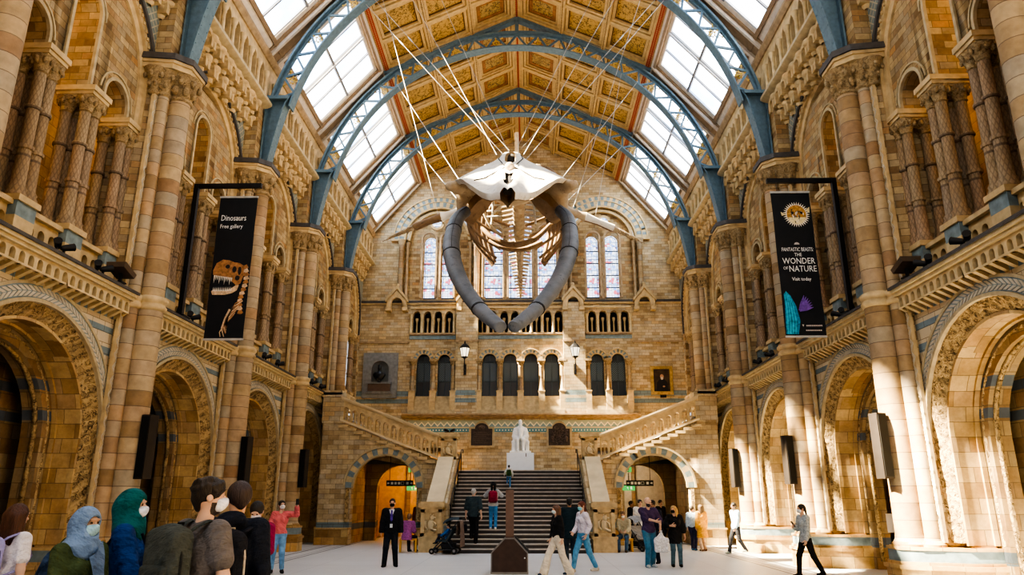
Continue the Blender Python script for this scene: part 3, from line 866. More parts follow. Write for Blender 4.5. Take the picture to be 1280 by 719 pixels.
SPND = None
def spandrel_mat():
    m, nt = newmat('diaper patterned spandrel'); t = NT(nt)
    u, v, g, p = face_uv(t)
    bt = t.n('ShaderNodeTexBrick'); t.L(t.comb(u, v, 0.0), bt.inputs['Vector'])
    bt.inputs['Color1'].default_value = (0, 0, 0, 1); bt.inputs['Color2'].default_value = (1, 1, 1, 1)
    bt.inputs['Scale'].default_value = 1; bt.inputs['Mortar Size'].default_value = .007; bt.inputs['Brick Width'].default_value = .4; bt.inputs['Row Height'].default_value = .2
    c = t.ramp(bt.outputs['Color'], ST_BUFF)
    a = t.math('PINGPONG', t.math('ADD', u, v), .11); b = t.math('PINGPONG', t.math('SUBTRACT', u, v), .11)
    net = t.math('LESS_THAN', t.math('MINIMUM', a, b), .022)
    d = t.mix(net, (.19, .23, .215), (.40, .36, .26))
    up = t.math('GREATER_THAN', v, 12.3)
    c = t.mix(up, c, d); c = t.mix(t.math('MULTIPLY', bt.outputs['Fac'], t.math('SUBTRACT', .7, t.math('MULTIPLY', up, .5))), c, (.1, .07, .04))
    t.out(c, .75, 0, t.bump(t.math('MULTIPLY', bt.outputs['Fac'], -1.0), .5, .012), .2)
    return m
M_span = spandrel_mat()

def side(name, rot, sg):
    root = struct(empty(name))
    X0 = lambda k, fn, mats, nm, y, loc=(0, 0, 0), sm=35: put(nm, shared(k, fn, mats, sm), root, (sg * loc[0] if False else -loc[0] if rot else loc[0], y - (loc[1] if rot else -loc[1]), loc[2]), pi if rot else 0)
    for b in range(5):
        y = (PY[b] + BAY / 2)
        if b < 4:
            X0('lower arcade wall', f_lower, [M_wall, M_arc], 'lower_arch_wall', y)
            X0('arch reveal', f_reveal, [M_arc], 'arch_reveal', y)
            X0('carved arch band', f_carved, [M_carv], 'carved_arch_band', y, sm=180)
            X0('herringbone voussoirs', f_vouss, [M_blue, M_white, M_pale], 'voussoir_band', y)
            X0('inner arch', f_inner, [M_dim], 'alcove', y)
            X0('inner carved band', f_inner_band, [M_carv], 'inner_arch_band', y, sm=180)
            X0('corbel table', f_corbel, [M_cream, M_brown], 'corbel_table', y)
            X0('lead ledge', f_ledge, [M_lead], 'lead_ledge', y)
        for c in TC:
            X0('pedestal', f_pedestal, [M_cream, M_blue, M_stone], 'pedestal', y, (0, c, 0))
            X0('abacus', f_abacus, [M_stone], 'abacus', y, (0, c, 0))
            for dx in ((9.14, 9.56) if b < 3 else (9.14,)):
                for dy in (-.145, .145):
                    s = X0('diaper shaft', f_shaft, [M_diaper], 'column', y, (dx, c + dy, 0), 50)
                    put('capital', shared('leaf capital', f_cap, [M_cap], 60), s)
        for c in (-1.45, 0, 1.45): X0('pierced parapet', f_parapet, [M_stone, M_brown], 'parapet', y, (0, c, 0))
        X0('triforium wall', f_tri_wall, [M_brick], 'triforium_wall', y)
        X0('triforium mouldings', f_tri_rolls, [M_pale], 'arch_moulding', y)
        X0('spandrel', f_spandrel, [M_span, M_brick], 'spandrel_wall', y)
        X0('great arch', f_big_arch, [M_stone, M_lead], 'great_arch', y)
        X0('machicolation', f_machic, [M_stone, M_stone_d], 'corbelled_cornice', y, (0, 0, 0), 60)
        X0('gallery rail', f_rail, [M_pale], 'gallery_rail', y)
        X0('gallery arcade', f_gallery, [M_stone], 'gallery_arcade', y)
        w = 4.9 / UG
        for i in range(UG + 1):
            X0('gallery colonnette', f_gal_col, [M_stone], 'colonnette', y, (8.40, -2.45 + w * i, 0), 60)
        X0('eave', f_eave, [M_stone_d], 'eave_cornice', y)
    for k, y in enumerate(PY):
        last = k == 5
        if k < 4: X0('pier plinth', f_plinth, [M_arc, M_blue], 'plinth', y)
        X0('pier core', f_pier_core, [M_brick], 'pier', y)
        if k < 4: X0('great shaft lower', f_big_lo, [M_drum], 'column', y, (8.33, 0, 0), 60)
        up = X0('great shaft upper', f_big_up, [M_drum], 'column', y, (8.33, 0, 0), 60)
        for sy in (-1, 1):
            X0('minor shaft', f_small, [M_drum], 'column', y, (8.58, .34 * sy, 0), 60)
            X0('zigzag strip', f_strip, [M_stone, M_white], 'zigzag_strip', y, (0, .5 * sy, 0))
        X0('string course ring', f_ringcourse, [M_stone], 'string_course', y, (0, 0, 0), 60)
        X0('pier capital', f_cap_big, [M_cap], 'capital', y, (0, 0, 0), 60)
        X0('pier impost', f_plate, [M_stone, M_lead], 'impost', y)
        X0('upper pier', f_upblock, [M_brick], 'upper_pier', y)
    # floors and outer shell of the galleries behind the arches
    mb = MB(); a, b = (9.62, 12.4)
    for z in (6.15, 13.9): mb.box(a, b, 9.4, D, z - .1, z)
    mb.box(12.3, 12.5, 9.4, D, 0, 16.6); mb.box(8.5, 12.5, 9.4, D, 16.45, 16.6); mb.box(9.3, 9.4, 9.4, D, 13.9, 16.5)
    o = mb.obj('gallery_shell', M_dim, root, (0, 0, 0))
    if rot: o.scale = (-1, 1, 1)
    return root
W_R = side('wall_right', False, 1)
W_L = side('wall_left', True, -1)
# ================================================================== roof: steel trusses, skylights, coffered ceiling
M_steel = plain('blue painted steel', (.115, .18, .225), .45, .1, var=.15, scale=8)
M_gold = plain('gilded leaf ornament', (.62, .42, .10), .4, .4, var=.2)
M_frame = plain('skylight cream frame', (.62, .55, .47), .6, var=.12)
M_frame_d = plain('skylight brown moulding', (.28, .20, .125), .6, var=.15)
M_bar = plain('glazing bar grey', (.20, .20, .21), .5, var=.1)
M_barw = plain('glazing bar pale', (.55, .55, .56), .5, var=.08)
def red_band():
    m, nt = newmat('red dotted band'); t = NT(nt)
    q = t.xyz(t.objc()); a = t.math('PINGPONG', q[1], .09); b = t.math('PINGPONG', q[0], .09)
    d = t.math('SQRT', t.math('ADD', t.math('POWER', t.math('SUBTRACT', a, .045), 2.0), t.math('POWER', t.math('SUBTRACT', b, .045), 2.0)))
    k = t.math('LESS_THAN', d, .022)
    t.out(t.mix(k, (.30, .045, .022), (.50, .33, .16)), .6); return m
M_red = red_band()
def coffer_paint(name, base, ink):
    m, nt = newmat(name); t = NT(nt)
    o = t.objc(); r = t.rnd()
    sh = t.n('ShaderNodeVectorMath'); sh.operation = 'ADD'; t.L(o, sh.inputs[0]); t.L(t.comb(t.math('MULTIPLY', r, 40.0), t.math('MULTIPLY', r, 23.0), 0.0), sh.inputs[1])
    n1 = t.noise(sh.outputs[0], 3.4, 3, .65); n2 = t.noise(sh.outputs[0], 9, 3, .6)
    k = t.math('LESS_THAN', t.math('ABSOLUTE', t.math('SUBTRACT', n1, .5)), .022)
    l = t.math('GREATER_THAN', n2, .56)
    c = t.mix(t.math('MULTIPLY', l, .75), base, ink)
    c = t.mix(t.math('MULTIPLY', k, .85), c, (.06, .04, .015))
    c = t.mix(t.math('MULTIPLY', t.math('GREATER_THAN', n2, .66), .6), c, (.62, .42, .13))
    t.out(c, .6); return m
M_paint = coffer_paint('gilded painted coffer', (.46, .29, .085), (.25, .16, .05))
M_paint2 = coffer_paint('framed painted coffer', (.40, .27, .10), (.18, .15, .07))
M_ccream = plain('ceiling cream rib', (.50, .355, .165), .6, var=.15)
M_cline = plain('ceiling dark groove', (.14, .08, .03), .7)
def glass_mat():
    m, nt = newmat('bright skylight glass'); t = NT(nt)
    g = t.n('ShaderNodeNewGeometry'); nz = t.noise(g.outputs['Position'], .55, 3, .55)
    col = t.ramp(nz, [(.36, (.30, .52, .85)), (.52, (.88, .94, 1.0)), (.7, (1, 1, 1))])
    e = t.n('ShaderNodeEmission'); t.L(col, e.inputs[0]); e.inputs[1].default_value = SKY_E
    tr = t.n('ShaderNodeBsdfTransparent'); mx = t.n('ShaderNodeMixShader'); mx.inputs[0].default_value = .4
    t.L(tr.outputs[0], mx.inputs[1]); t.L(e.outputs[0], mx.inputs[2])
    o = t.n('ShaderNodeOutputMaterial'); t.L(mx.outputs[0], o.inputs[0]); return m
SKY_E = 11.5
M_glass = glass_mat()

RID = (0.0, 22.42); PUR = (5.78, 19.72); EAV = (8.5, 16.5)
S1 = math.hypot(PUR[0], RID[1] - PUR[1]); A1 = math.atan2(RID[1] - PUR[1], PUR[0])
S2 = math.hypot(EAV[0] - PUR[0], PUR[1] - EAV[1]); A2 = math.atan2(PUR[1] - EAV[1], EAV[0] - PUR[0])
ceiling = struct(empty('ceiling'))
def slope(me, name, parent, sg, top, ang, y, rest=0.0, up=0.0):
    """place a mesh drawn in (x = down the slope, y = along the hall, z = outward normal) on a roof slope"""
    o = put(name, me, parent)
    R = Matrix.Rotation(ang, 4, 'Y')
    Mx = Matrix.Translation((top[0], 0, top[1])) @ R @ Matrix.Translation((rest, 0, up))
    if sg < 0: Mx = Matrix.Rotation(pi, 4, 'Z') @ Mx
    o.matrix_world = Matrix.Translation((0, y, 0)) @ Mx
    return o
# coffers: 3 across x 3 along per half bay
cw = (S1 - .22 - .22) / 3; cl = (BAY - .3) / 3
def coffer_mesh(kind):
    mb = MB(); w = cw / 2; l = cl / 2
    def frame(a, b, z0, z1, m):
        for x0, x1, y0, y1 in ((-w + a, w - a, -l + a, -l + b), (-w + a, w - a, l - b, l - a), (-w + a, -w + b, -l + b, l - b), (w - b, w - a, -l + b, l - b)):
            mb.box(x0, x1, y0, y1, z0, z1, m)
    frame(0, .10, -.10, .1, 0); frame(.10, .13, -.03, .1, 1); frame(.13, .24, -.05, .1, 0); frame(.24, .27, .03, .1, 1)
    if kind: frame(.27, .34, .01, .1, 0); frame(.34, .37, .05, .1, 1); frame(.37, .52, .06, .1, 3)
    mb.box(-w + .2, w - .2, -l + .2, l - .2, .08, .14, 2)
    return mb.mesh('coffer panel %d' % kind, [M_ccream, M_cline, M_paint2 if kind else M_paint, plain('coffer border', (.27, .125, .05), .6, var=.3)], 0)
CM = [coffer_mesh(0), coffer_mesh(1)]
def f_rib(mb):
    # cross rib with two rows of beads, and the plain board over all
    mb.box(0, S1, -.15, .15, -.14, .1, 0)
    n = 60
    for i in range(n):
        for yy in (-.10, .10): mb.box(S1 * (i + .2) / n, S1 * (i + .7) / n, yy - .03, yy + .03, -.155, -.13, 1)
def f_lrib(mb):
    mb.box(-.075, .075, -BAY / 2, BAY / 2, -.16, .1, 0)
    n = 56
    for i in range(n):
        y = -BAY / 2 + BAY * (i + .5) / n
        mb.box(-.02, .02, y - .025, y + .025, -.175, -.15, 1)
def f_ridge(mb):
    mb.box(-.02, .22, -BAY / 2, BAY / 2, -.13, .1, 0); mb.box(0, .10, -BAY / 2, BAY / 2, -.17, -.1, 2)
    mb.box(S1 - .24, S1 + .02, -BAY / 2, BAY / 2, -.12, .1, 0); mb.box(S1 - .20, S1 - .02, -BAY / 2, BAY / 2, -.17, -.1, 2)
def f_board(mb): mb.box(-.05, S1 + .1, -BAY / 2, BAY / 2, .13, .3, 0)
CMATS = [M_ccream, M_cline, M_red]
# skylight pieces
def f_skyframe(mb):
    L2 = BAY / 2
    mb.box(0, .22, -L2, L2, -.10, .12, 0); mb.box(.22, .34, -L2, L2, -.16, .1, 1); mb.box(.34, .50, -L2, L2, -.04, .1, 0)
    mb.box(S2 - .35, S2 + .05, -L2, L2, -.06, .12, 0); mb.box(S2 - .5, S2 - .35, -L2, L2, -.12, .1, 1)
    for s in (-1, 1):
        for a, b, z, m in ((0, .26, -.10, 1), (.26, .38, -.20, 0), (.38, .50, -.10, 1), (.50, .68, -.04, 0)):
            y0, y1 = sorted((s * (L2 - a), s * (L2 - b))); mb.box(.2, S2, y0, y1, z, .12, m)
def f_glass(mb): mb.quad((.4, -BAY / 2 + .6, .05), (S2 - .3, -BAY / 2 + .6, .05), (S2 - .3, BAY / 2 - .6, .05), (.4, BAY / 2 - .6, .05))
def f_bars(mb):
    W = BAY / 2 - .68
    mb.box((S2) / 2 - .05, S2 / 2 + .05, -W, W, -.06, .05, 0)
    for y, w, m in ((0, .055, 1), (-W / 2, .034, 0), (W / 2, .034, 0), (-W + .05, .04, 1), (W - .05, .04, 1)): mb.box(.45, S2 - .4, y - w, y + w, -.03 if w < .05 else -.09, .05, m)
    mb.box(.45, S2 - .4, -.1, -.07, -.03, .05, 0); mb.box(.45, S2 - .4, .07, .1, -.03, .05, 0)
wn = 0
for b in range(5):
    y = PY[b] + BAY / 2
    for sg in (-1, 1):
        slope(shared('ceiling boards', f_board, CMATS, 0), 'ceiling_board', ceiling, sg, RID, A1, y)
        slope(shared('ridge band', f_ridge, CMATS, 0), 'ceiling_band', ceiling, sg, RID, A1, y)
        slope(shared('cross rib', f_rib, CMATS, 0), 'ceiling_rib', ceiling, sg, RID, A1, y - BAY / 2)
        for i in (1, 2): slope(shared('long rib', f_lrib, CMATS, 0), 'ceiling_rib', ceiling, sg, RID, A1, y, .22 + cw * i)
        for i in range(3):
            for j in range(3):
                slope(CM[1 if i == 0 else 0], 'coffer', ceiling, sg, RID, A1, y + (j - 1) * cl, .22 + cw * (i + .5))
        wn += 1
        wr = struct(empty('window_%d' % wn))
        slope(shared('skylight frame', f_skyframe, [M_frame, M_frame_d], 0), 'skylight_frame', wr, sg, PUR, A2, y)
        slope(shared('skylight glass', f_glass, [M_glass], 0), 'skylight_glass', wr, sg, PUR, A2, y)
        slope(shared('skylight bars', f_bars, [M_bar, M_barw], 0), 'glazing_bar', wr, sg, PUR, A2, y)

# trusses
TZ, TRO, TRI = 13.0, 8.5, 7.78
AS = math.asin((14.85 - TZ) / TRO)
XZ = lambda u, d, z: (u, d, z)
def f_chord_o(mb):
    ring(mb, 0, TZ, TRO - .07, TRO, -.19, .19, XZ, None, 64, AS, pi - AS); ring(mb, 0, TZ, TRO - .15, TRO - .07, -.04, .04, XZ, None, 64, AS, pi - AS)
def f_chord_i(mb):
    ring(mb, 0, TZ, TRI - .05, TRI, -.22, .22, XZ, None, 64, AS * .9, pi - AS * .9); ring(mb, 0, TZ, TRI, TRI + .08, -.04, .04, XZ, None, 64, AS, pi - AS)
NC = 24
def node(i, r):
    a = AS + (pi - 2 * AS) * i / NC
    return (r * cos(a), 0, TZ + r * sin(a))
def f_lattice(mb):
    for i in range(NC):
        p = node(i, TRO - .10); q = node(i + .5, TRI + .05); r = node(i + 1, TRO - .10)
        mb.bar(p, q, .08, .07, 0, (0, 1, 0)); mb.bar(q, r, .08, .07, 0, (0, 1, 0))
def orn_mesh():
    # gilded sprig for the triangles of the lattice: stem, curls and leaves, drawn hanging from the outer chord
    mb = MB(); H = TRO - TRI - .22
    mb.bar((0, 0, 0), (0, 0, -H), .03, .02)
    for f, w in ((.10, .30), (.36, .22), (.62, .12)):
        for s in (-1, 1):
            c = (0, 0, -H * f); e = (s * w, 0, -H * f - .05); mid = (s * w * .5, 0, -H * f - .11)
            mb.tube([c, mid, e], [.018, .026, .014], 5); mb.sphere(e, .04, 6, 4, 0, (1, .5, 1))
    return mb.mesh('gilded sprig', M_gold, 60)
OM = orn_mesh()
def f_leg(mb):
    # solid tapering foot plate, blue web with flanges
    n = 10; inner = []; outer = []
    for i in range(n + 1):
        q = i / n; z = 14.9 - 2.58 * q
        xi = TRI * cos(AS * .9) + (8.22 - TRI * cos(AS * .9)) * (q ** .62)
        inner.append((xi, z)); outer.append((8.42, z))
    for (d0, d1) in ((-.05, .05),):
        mb.loft([[(a[0], d0, a[1]), (o[0], d0, o[1]), (o[0], d1, o[1]), (a[0], d1, a[1])] for a, o in zip(inner, outer)])
    mb.loft([[(a[0] - .05, -.22, a[1]), (a[0], -.22, a[1]), (a[0], .22, a[1]), (a[0] - .05, .22, a[1])] for a in inner])
    mb.loft([[(o[0] - .05, -.2, o[1]), (o[0], -.2, o[1]), (o[0], .2, o[1]), (o[0] - .05, .2, o[1])] for o in outer])
    mb.box(7.66, 8.46, -.26, .26, 14.78, 14.9)
    for i in range(9):
        z = 12.5 + .26 * i
        q = (14.9 - z) / 2.58; xi = TRI * cos(AS * .9) + (8.22 - TRI * cos(AS * .9)) * (q ** .62)
        for y in (-.16, .16): mb.sphere((xi - .05, y, z), .022, 5, 4)
def f_king(mb):
    mb.box(-.08, .08, -.1, .1, TZ + TRO - .05, RID[1] - .1)
    for s in (-1, 1): mb.bar((0, 0, RID[1] - .22), (s * 5.75, 0, PUR[1] - .22), .3, .16)
for k in range(1, 5):
    y = PY[k]
    ordn = ['nearest', 'second', 'third', 'farthest'][k - 1]
    tr = thing('roof_truss', '%s blue steel lattice roof arch with gilded sprigs, %s' % (ordn, ['springing above the nearest pair of piers', 'springing above the banner piers', 'crossing over the whale skeleton', 'closest to the stained glass wall'][k - 1]), 'roof truss', (0, y, 0), 0, 'roof trusses')
    put('outer_chord', shared('outer chord', f_chord_o, M_steel, 30), tr); put('inner_chord', shared('inner chord', f_chord_i, M_steel, 30), tr)
    put('lattice', shared('lattice', f_lattice, M_steel, 0), tr); 
    put('king_post', shared('king post', f_king, M_steel, 0), tr)
    for i in range(1, NC):
        if i % 2:
            q = node(i, TRO - .12); o = put('gilded_sprig', OM, tr, q); o.rotation_euler = (0, pi / 2 - (AS + (pi - 2 * AS) * i / NC), 0)
    lg = shared('truss leg', f_leg, M_steel, 30)
    put('leg', lg, tr); put('leg', lg, tr, (0, 0, 0), pi)
# ================================================================== end wall
END = lambda u, d, z: (u, D - d, z)
W_B = struct(empty('wall_back'))
def roofline(u):
    u = abs(u)
    if u <= PUR[0]: return RID[1] + .1 + (PUR[1] - RID[1]) * u / PUR[0]
    return PUR[1] + .1 + (EAV[1] - PUR[1]) * (u - PUR[0]) / (EAV[0] - PUR[0])
def glass_pattern():
    m, nt = newmat('stained glass'); t = NT(nt)
    q = t.xyz(t.objc()); u, v = q[0], q[2]
    sh = t.comb(u, v, 0.0)
    vo = t.n('ShaderNodeTexVoronoi'); vo.inputs['Scale'].default_value = 7.0; vo.inputs['Randomness'].default_value = .55; t.L(sh, vo.inputs['Vector'])
    wn = t.n('ShaderNodeTexWhiteNoise'); t.L(vo.outputs['Color'], wn.inputs['Vector'])
    c = t.ramp(wn.outputs['Value'], [(0, (.50, .64, .95)), (.3, (.80, .88, 1.0)), (.58, (.92, .92, .98)), (.72, (.72, .16, .20)), (.83, (.25, .40, .85)), (.93, (.85, .72, .82)), (1, (.5, .12, .22))], 'CONSTANT')
    vd = t.n('ShaderNodeTexVoronoi'); vd.feature = 'DISTANCE_TO_EDGE'; vd.inputs['Scale'].default_value = 7.0; vd.inputs['Randomness'].default_value = .55; t.L(sh, vd.inputs['Vector'])
    lead = t.math('LESS_THAN', vd.outputs['Distance'], .05)
    row = t.math('PINGPONG', v, .42)
    band = t.math('LESS_THAN', row, .055)
    c = t.mix(t.math('MULTIPLY', band, .75), c, (.30, .42, .62))
    col = t.math('PINGPONG', u, .16); c = t.mix(t.math('MULTIPLY', t.math('LESS_THAN', col, .016), .6), c, (.25, .3, .5))
    lead2 = t.math('LESS_THAN', t.math('PINGPONG', t.math('ADD', v, .2), .84), .022)
    c = t.mix(t.math('MAXIMUM', t.math('MULTIPLY', lead, .6), lead2), c, (.05, .06, .10))
    e = t.n('ShaderNodeEmission'); t.L(c, e.inputs[0]); e.inputs[1].default_value = 1.25
    o = t.n('ShaderNodeOutputMaterial'); t.L(e.outputs[0], o.inputs[0]); return m
M_stain = glass_pattern()
def border_mat():
    return emis('stained glass border', (.28, .38, .62), .9)
M_bord = border_mat()
DC = [(-5.28, .39), (-4.14, .37), (-1.69, .41), (-.56, .41), (.56, .41), (1.69, .41), (4.14, .37), (5.28, .39)]
LC = [(-5.13, .36, 15.95), (-4.10, .36, 15.95), (-1.53, .54, 16.3), (0, .65, 17.15), (1.53, .54, 16.3), (4.07, .36, 15.95), (5.17, .40, 15.95)]
mb = MB()
wall(mb, -8.95, 8.95, 2.9, 6.14, [], 0, -.8, END)
wall(mb, -8.95, 8.95, 6.14, 10.43, [(c, h, 7.1, 9.05, .47) for c, h in DC], 0, -.5, END, 0, 0, False)
NI = [(-6.05 + .6 * (i + .5), .21, 10.6, 11.6, .21) for i in range(4)] + [(-2.41 + .602 * (i + .5), .21, 10.6, 11.6, .21) for i in range(8)] + [(3.65 + .6 * (i + .5), .21, 10.6, 11.6, .21) for i in range(4)]
wall(mb, -8.95, 8.95, 10.43, 12.34, NI, 0, -.45, END, 0, 0, False, 8)
# window storey: a wide recess for each window, tracery set back inside
wall(mb, -8.95, 8.95, 12.34, roofline, [(-4.62, 2.0, 12.5, 16.05, 2.0), (0, 2.3, 12.5, 16.4, 2.3), (4.62, 2.0, 12.5, 16.05, 2.0)], 0, -.7, END, 0, 0, False, 20, [-PUR[0], 0, PUR[0]])
mb.obj('end_wall_brickwork', [M_back], W_B)
mb = MB()
wall(mb, -6.62, -2.62, 12.5, lambda u: 16.05 + sqrt(max(0, 4 - (u + 4.62) ** 2)) + .01, [(c, h, 12.53, z, h) for c, h, z in LC[:2]], -.35, -.6, END, 0, 0, False, 14)
wall(mb, -2.3, 2.3, 12.5, lambda u: 16.4 + sqrt(max(0, 5.29 - u * u)) + .01, [(c, h, 12.53, z, h) for c, h, z in LC[2:5]], -.35, -.6, END, 0, 0, False, 14)
wall(mb, 2.62, 6.62, 12.5, lambda u: 16.05 + sqrt(max(0, 4 - (u - 4.62) ** 2)) + .01, [(c, h, 12.53, z, h) for c, h, z in LC[5:]], -.35, -.6, END, 0, 0, False, 14)
mb.obj('window_recess', [M_brick], W_B)
mb = MB(); mb.box(-8.95, 8.95, D + .42, D + .5, 6.2, 12.3); mb.obj('dark_backing', M_dark, W_B)
# windows
for i, (c, h, z) in enumerate(LC):
    wr = struct(empty('window_%d' % (11 + i), (c, D - .5, 0)))
    mb = MB()
    pts = [(-h, 12.53)] + [(-h * cos(pi * k / 16), z + h * sin(pi * k / 16)) for k in range(17)] + [(h, 12.53)]
    mb.prism(pts, lambda p, q, t: (p, t, q), 0, .02); mb.obj('stained_glass', M_stain, wr, (0, .98, 0), 0, 0)
    mb = MB()
    F = lambda u, d, zz: (u, d, zz)
    ring(mb, 0, z, h * .80, h * .86, -.012, .012, F, 12.55, 14); mb.box(-h, h, -.012, .012, 12.53, 12.7)
    for k in range(1, 5): mb.box(-h, h, -.015, .015, 12.53 + .72 * k - .03, 12.53 + .72 * k + .03)
    mb.obj('glazing_lead', plain('leaded bar', (.06, .08, .12), .5), wr, (0, .96, 0), 0, 0)
    mb = MB(); ring(mb, 0, z, h, h + .09, -.07, .1, F, 12.5, 14); mb.obj('window_frame', M_stone_d, wr, (0, .17 + .0, 0), 0)
for cx in (-4.72, 4.72):
    mb = MB(); F = lambda u, d, zz: (u, d, zz)
    ring(mb, cx, 16.88, .27, .40, D - .44, D - .2, F, None, 24, 0, 2 * pi, 0); mb.lathe([(.01, 0), (.27, 0)], 20, m=1)
    k = len(mb.v) - 0
    o = mb.obj('rose_moulding', [M_stone, M_stain], W_B)
    mb = MB(); mb.prism([(.27 * cos(2 * pi * i / 20), .27 * sin(2 * pi * i / 20)) for i in range(20)], lambda p, q, t: (p, t, q), 0, .02)
    mb.obj('rose_glass', M_stain, W_B, (cx, D - .37, 16.88), 0, 0)
# hood arches with checkered voussoirs
M_chk = [M_cream, M_blue, M_stone]
def checker(mb, c, z, r0, r1, n, d0, d1):
    for i in range(n):
        ring(mb, c, z, r0, r1, d0, d1, END, None, 2, pi * i / n, pi * (i + 1) / n, i % 2)
for c, r, z in ((-4.65, 2.0, 16.05), (0, 2.3, 16.4), (4.65, 2.0, 16.05)):
    mb = MB()
    checker(mb, c, z, r, r + .27, 34, .05, -.1); checker(mb, c, z, r + .31, r + .54, 44, .08, -.1)
    ring(mb, c, z, r + .54, r + .62, .14, -.1, END, None, 30, 0, pi, 2); ring(mb, c, z, r - .10, r, .03, -.2, END, None, 30, 0, pi, 2)
    ring(mb, c, z, r - .35, r - .2, -.12, -.4, END, None, 30, 0, pi, 2); ring(mb, c, z, r + .27, r + .31, .1, -.1, END, None, 30, 0, pi, 2)
    mb.obj('voussoir_band', M_chk, W_B)
    mb = MB()
    for s in (-1, 1): mb.box(c + s * (r + .35) - .35, c + s * (r + .35) + .35, D - .16, D + .1, z - .12, z)
    mb.obj('impost', M_stone, W_B)
def f_wcol(mb):
    mb.lathe([(.2, 12.5), (.2, 12.62), (.155, 12.75), (.14, 12.85), (.135, 15.5), (.16, 15.55), (.14, 15.6), (.22, 15.85), (.24, 15.95)], 14)
def f_wcol2(mb):
    mb.lathe([(.14, 12.5), (.14, 12.6), (.09, 12.7), (.085, 15.5), (.11, 15.55), (.09, 15.6), (.15, 15.8), (.16, 15.9)], 12)
for c, r in ((-4.62, 2.0), (0, 2.3), (4.62, 2.0)):
    for s in (-1, 1):
        put('column', shared('window column', f_wcol, M_drum, 60), W_B, (c + s * (r + .12), D - .13, 0))
        put('column', shared('window colonnette', f_wcol2, M_stone_d, 60), W_B, (c + s * (r - .2), D + .1, 0))
for x in (-4.615, -.83, .83, 4.6):
    put('column', shared('window colonnette', f_wcol2, M_stone_d, 60), W_B, (x, D + .22, 0))
# string courses, steps, cornice
mb = MB()
mb.box(-8.95, 8.95, D - .14, D + .1, 12.28, 12.40, 1); mb.box(-8.95, 8.95, D - .10, D + .1, 12.2, 12.28, 0)
for a, b in ((-6.1, -3.55), (-2.4, 2.4), (3.55, 6.1)):
    mb.box(a, b, D - .12, D + .1, 10.46, 10.56, 2); mb.box(a, b, D - .05, D + .1, 10.22, 10.42, 3)
    mb.box(a, b, D - .1, D + .1, 11.95, 12.05, 0)
mb.box(-8.95, -6.1, D - .08, D + .1, 10.0, 10.1, 2); mb.box(6.1, 8.95, D - .08, D + .1, 10.0, 10.1, 2)
for s in (-1, 1): a, b = sorted((s * 2.33, s * 3.5)); mb.box(a - .02, b + .02, D - .40, D, 10.0, 10.1, 2)
mb.obj('string_course', [M_cream, M_lead, M_stone_d, M_blue], W_B)
mb = MB()
for z0, z1, d in ((5.9, 5.97, .2), (5.97, 6.06, .34), (6.06, 6.14, .44)): mb.box(-6.3, 6.3, D - d, D + .1, z0, z1)
mb.obj('landing_cornice', M_stone_d, W_B)
mb = MB()
for a, b in ((-5.95, -3.5), (-2.33, 2.33), (3.5, 5.95)):
    for i in range(5):
        mb.box(a, b, D - .40 + .08 * i, D + .2, 6.14 + .19 * i, 6.14 + .19 * (i + 1) - .0)
mb.obj('door_step', M_pale, W_B)
# buttress pilasters with gablets
def f_butt(mb): mb.box(-.585, .585, -.36, .1, 6.14, 12.2)
def f_gablet(mb):
    F = lambda p, q, t: (p, t, q)
    mb.prism([(-.62, 12.25), (0, 12.98), (.62, 12.25), (.62, 12.42), (0, 13.2), (-.62, 12.42)], F, -.5, .1, 0)
    wall(mb, -.55, .55, 11.9, lambda u: 12.95 - abs(u) * 1.15, [(0, .3, 11.9, 12.2, .3)], -.42, -.2, lambda u, d, z: (u, d, z), 0, 0, False, 8, [0])
    mb.box(-.6, -.32, -.46, .1, 11.75, 11.95, 0); mb.box(.32, .6, -.46, .1, 11.75, 11.95, 0)
    mb.sphere((0, -.3, 13.25), .1, 8, 5)
for x in (-2.915, 2.915): put('buttress', shared('buttress', f_butt, M_back, 0), W_B, (x, D, 0))
for x in (-6.83, -2.915, 2.915, 6.83): put('gablet', shared('gablet', f_gablet, M_stone, 40), W_B, (x, D, 0))
# doors behind the lower arcade
dd = MB()
M_dgl = plain('dark leaded door glass', (.035, .05, .06), .25, 0, spec=.6)
def door_grid():
    m, nt = newmat('leaded door glass'); t = NT(nt)
    q = t.xyz(t.objc()); a = t.math('PINGPONG', t.math('ADD', q[0], q[2]), .06); b = t.math('PINGPONG', t.math('SUBTRACT', q[0], q[2]), .06)
    k = t.math('LESS_THAN', t.math('MINIMUM', a, b), .014)
    up = t.math('GREATER_THAN', q[2], 7.95); mid = t.math('LESS_THAN', q[2], 8.95)
    g = t.mix(t.math('MULTIPLY', up, mid), (.018, .022, .026), (.09, .13, .15)); c = t.mix(k, g, (.02, .025, .03))
    t.out(c, .3, 0, None, .5); return m
M_dgrid = door_grid()
for i, (c, h) in enumerate(DC):
    dr = struct(empty('door_%d' % (i + 1), (c, D + .3, 0)))
    mb = MB(); mb.box(-h, h, 0, .03, 7.1, 9.6); mb.obj('door_glass', M_dgrid, dr, smooth=0)
    mb = MB(); F = lambda u, d, z: (u, d, z)
    ring(mb, 0, 9.05, h - .06, h, -.06, .0, F, 7.1, 12); mb.box(-.02, .02, -.04, 0, 7.1, 9.5); mb.box(-h, h, -.04, 0, 7.9, 7.96); mb.box(-h, h, -.04, 0, 8.98, 9.03)
    mb.obj('door_frame', plain('dark door frame', (.05, .07, .08), .5), dr)
    mb = MB()
    checker(mb, c, 9.05, h, h + .17, 15, .06, -.05); ring(mb, c, 9.05, h + .17, h + .23, .12, -.05, END, None, 14, 0, pi, 2); ring(mb, c, 9.05, h - .05, h, .05, -.1, END, None, 14, 0, pi, 2)
    mb.obj('voussoir_band', M_chk, W_B)
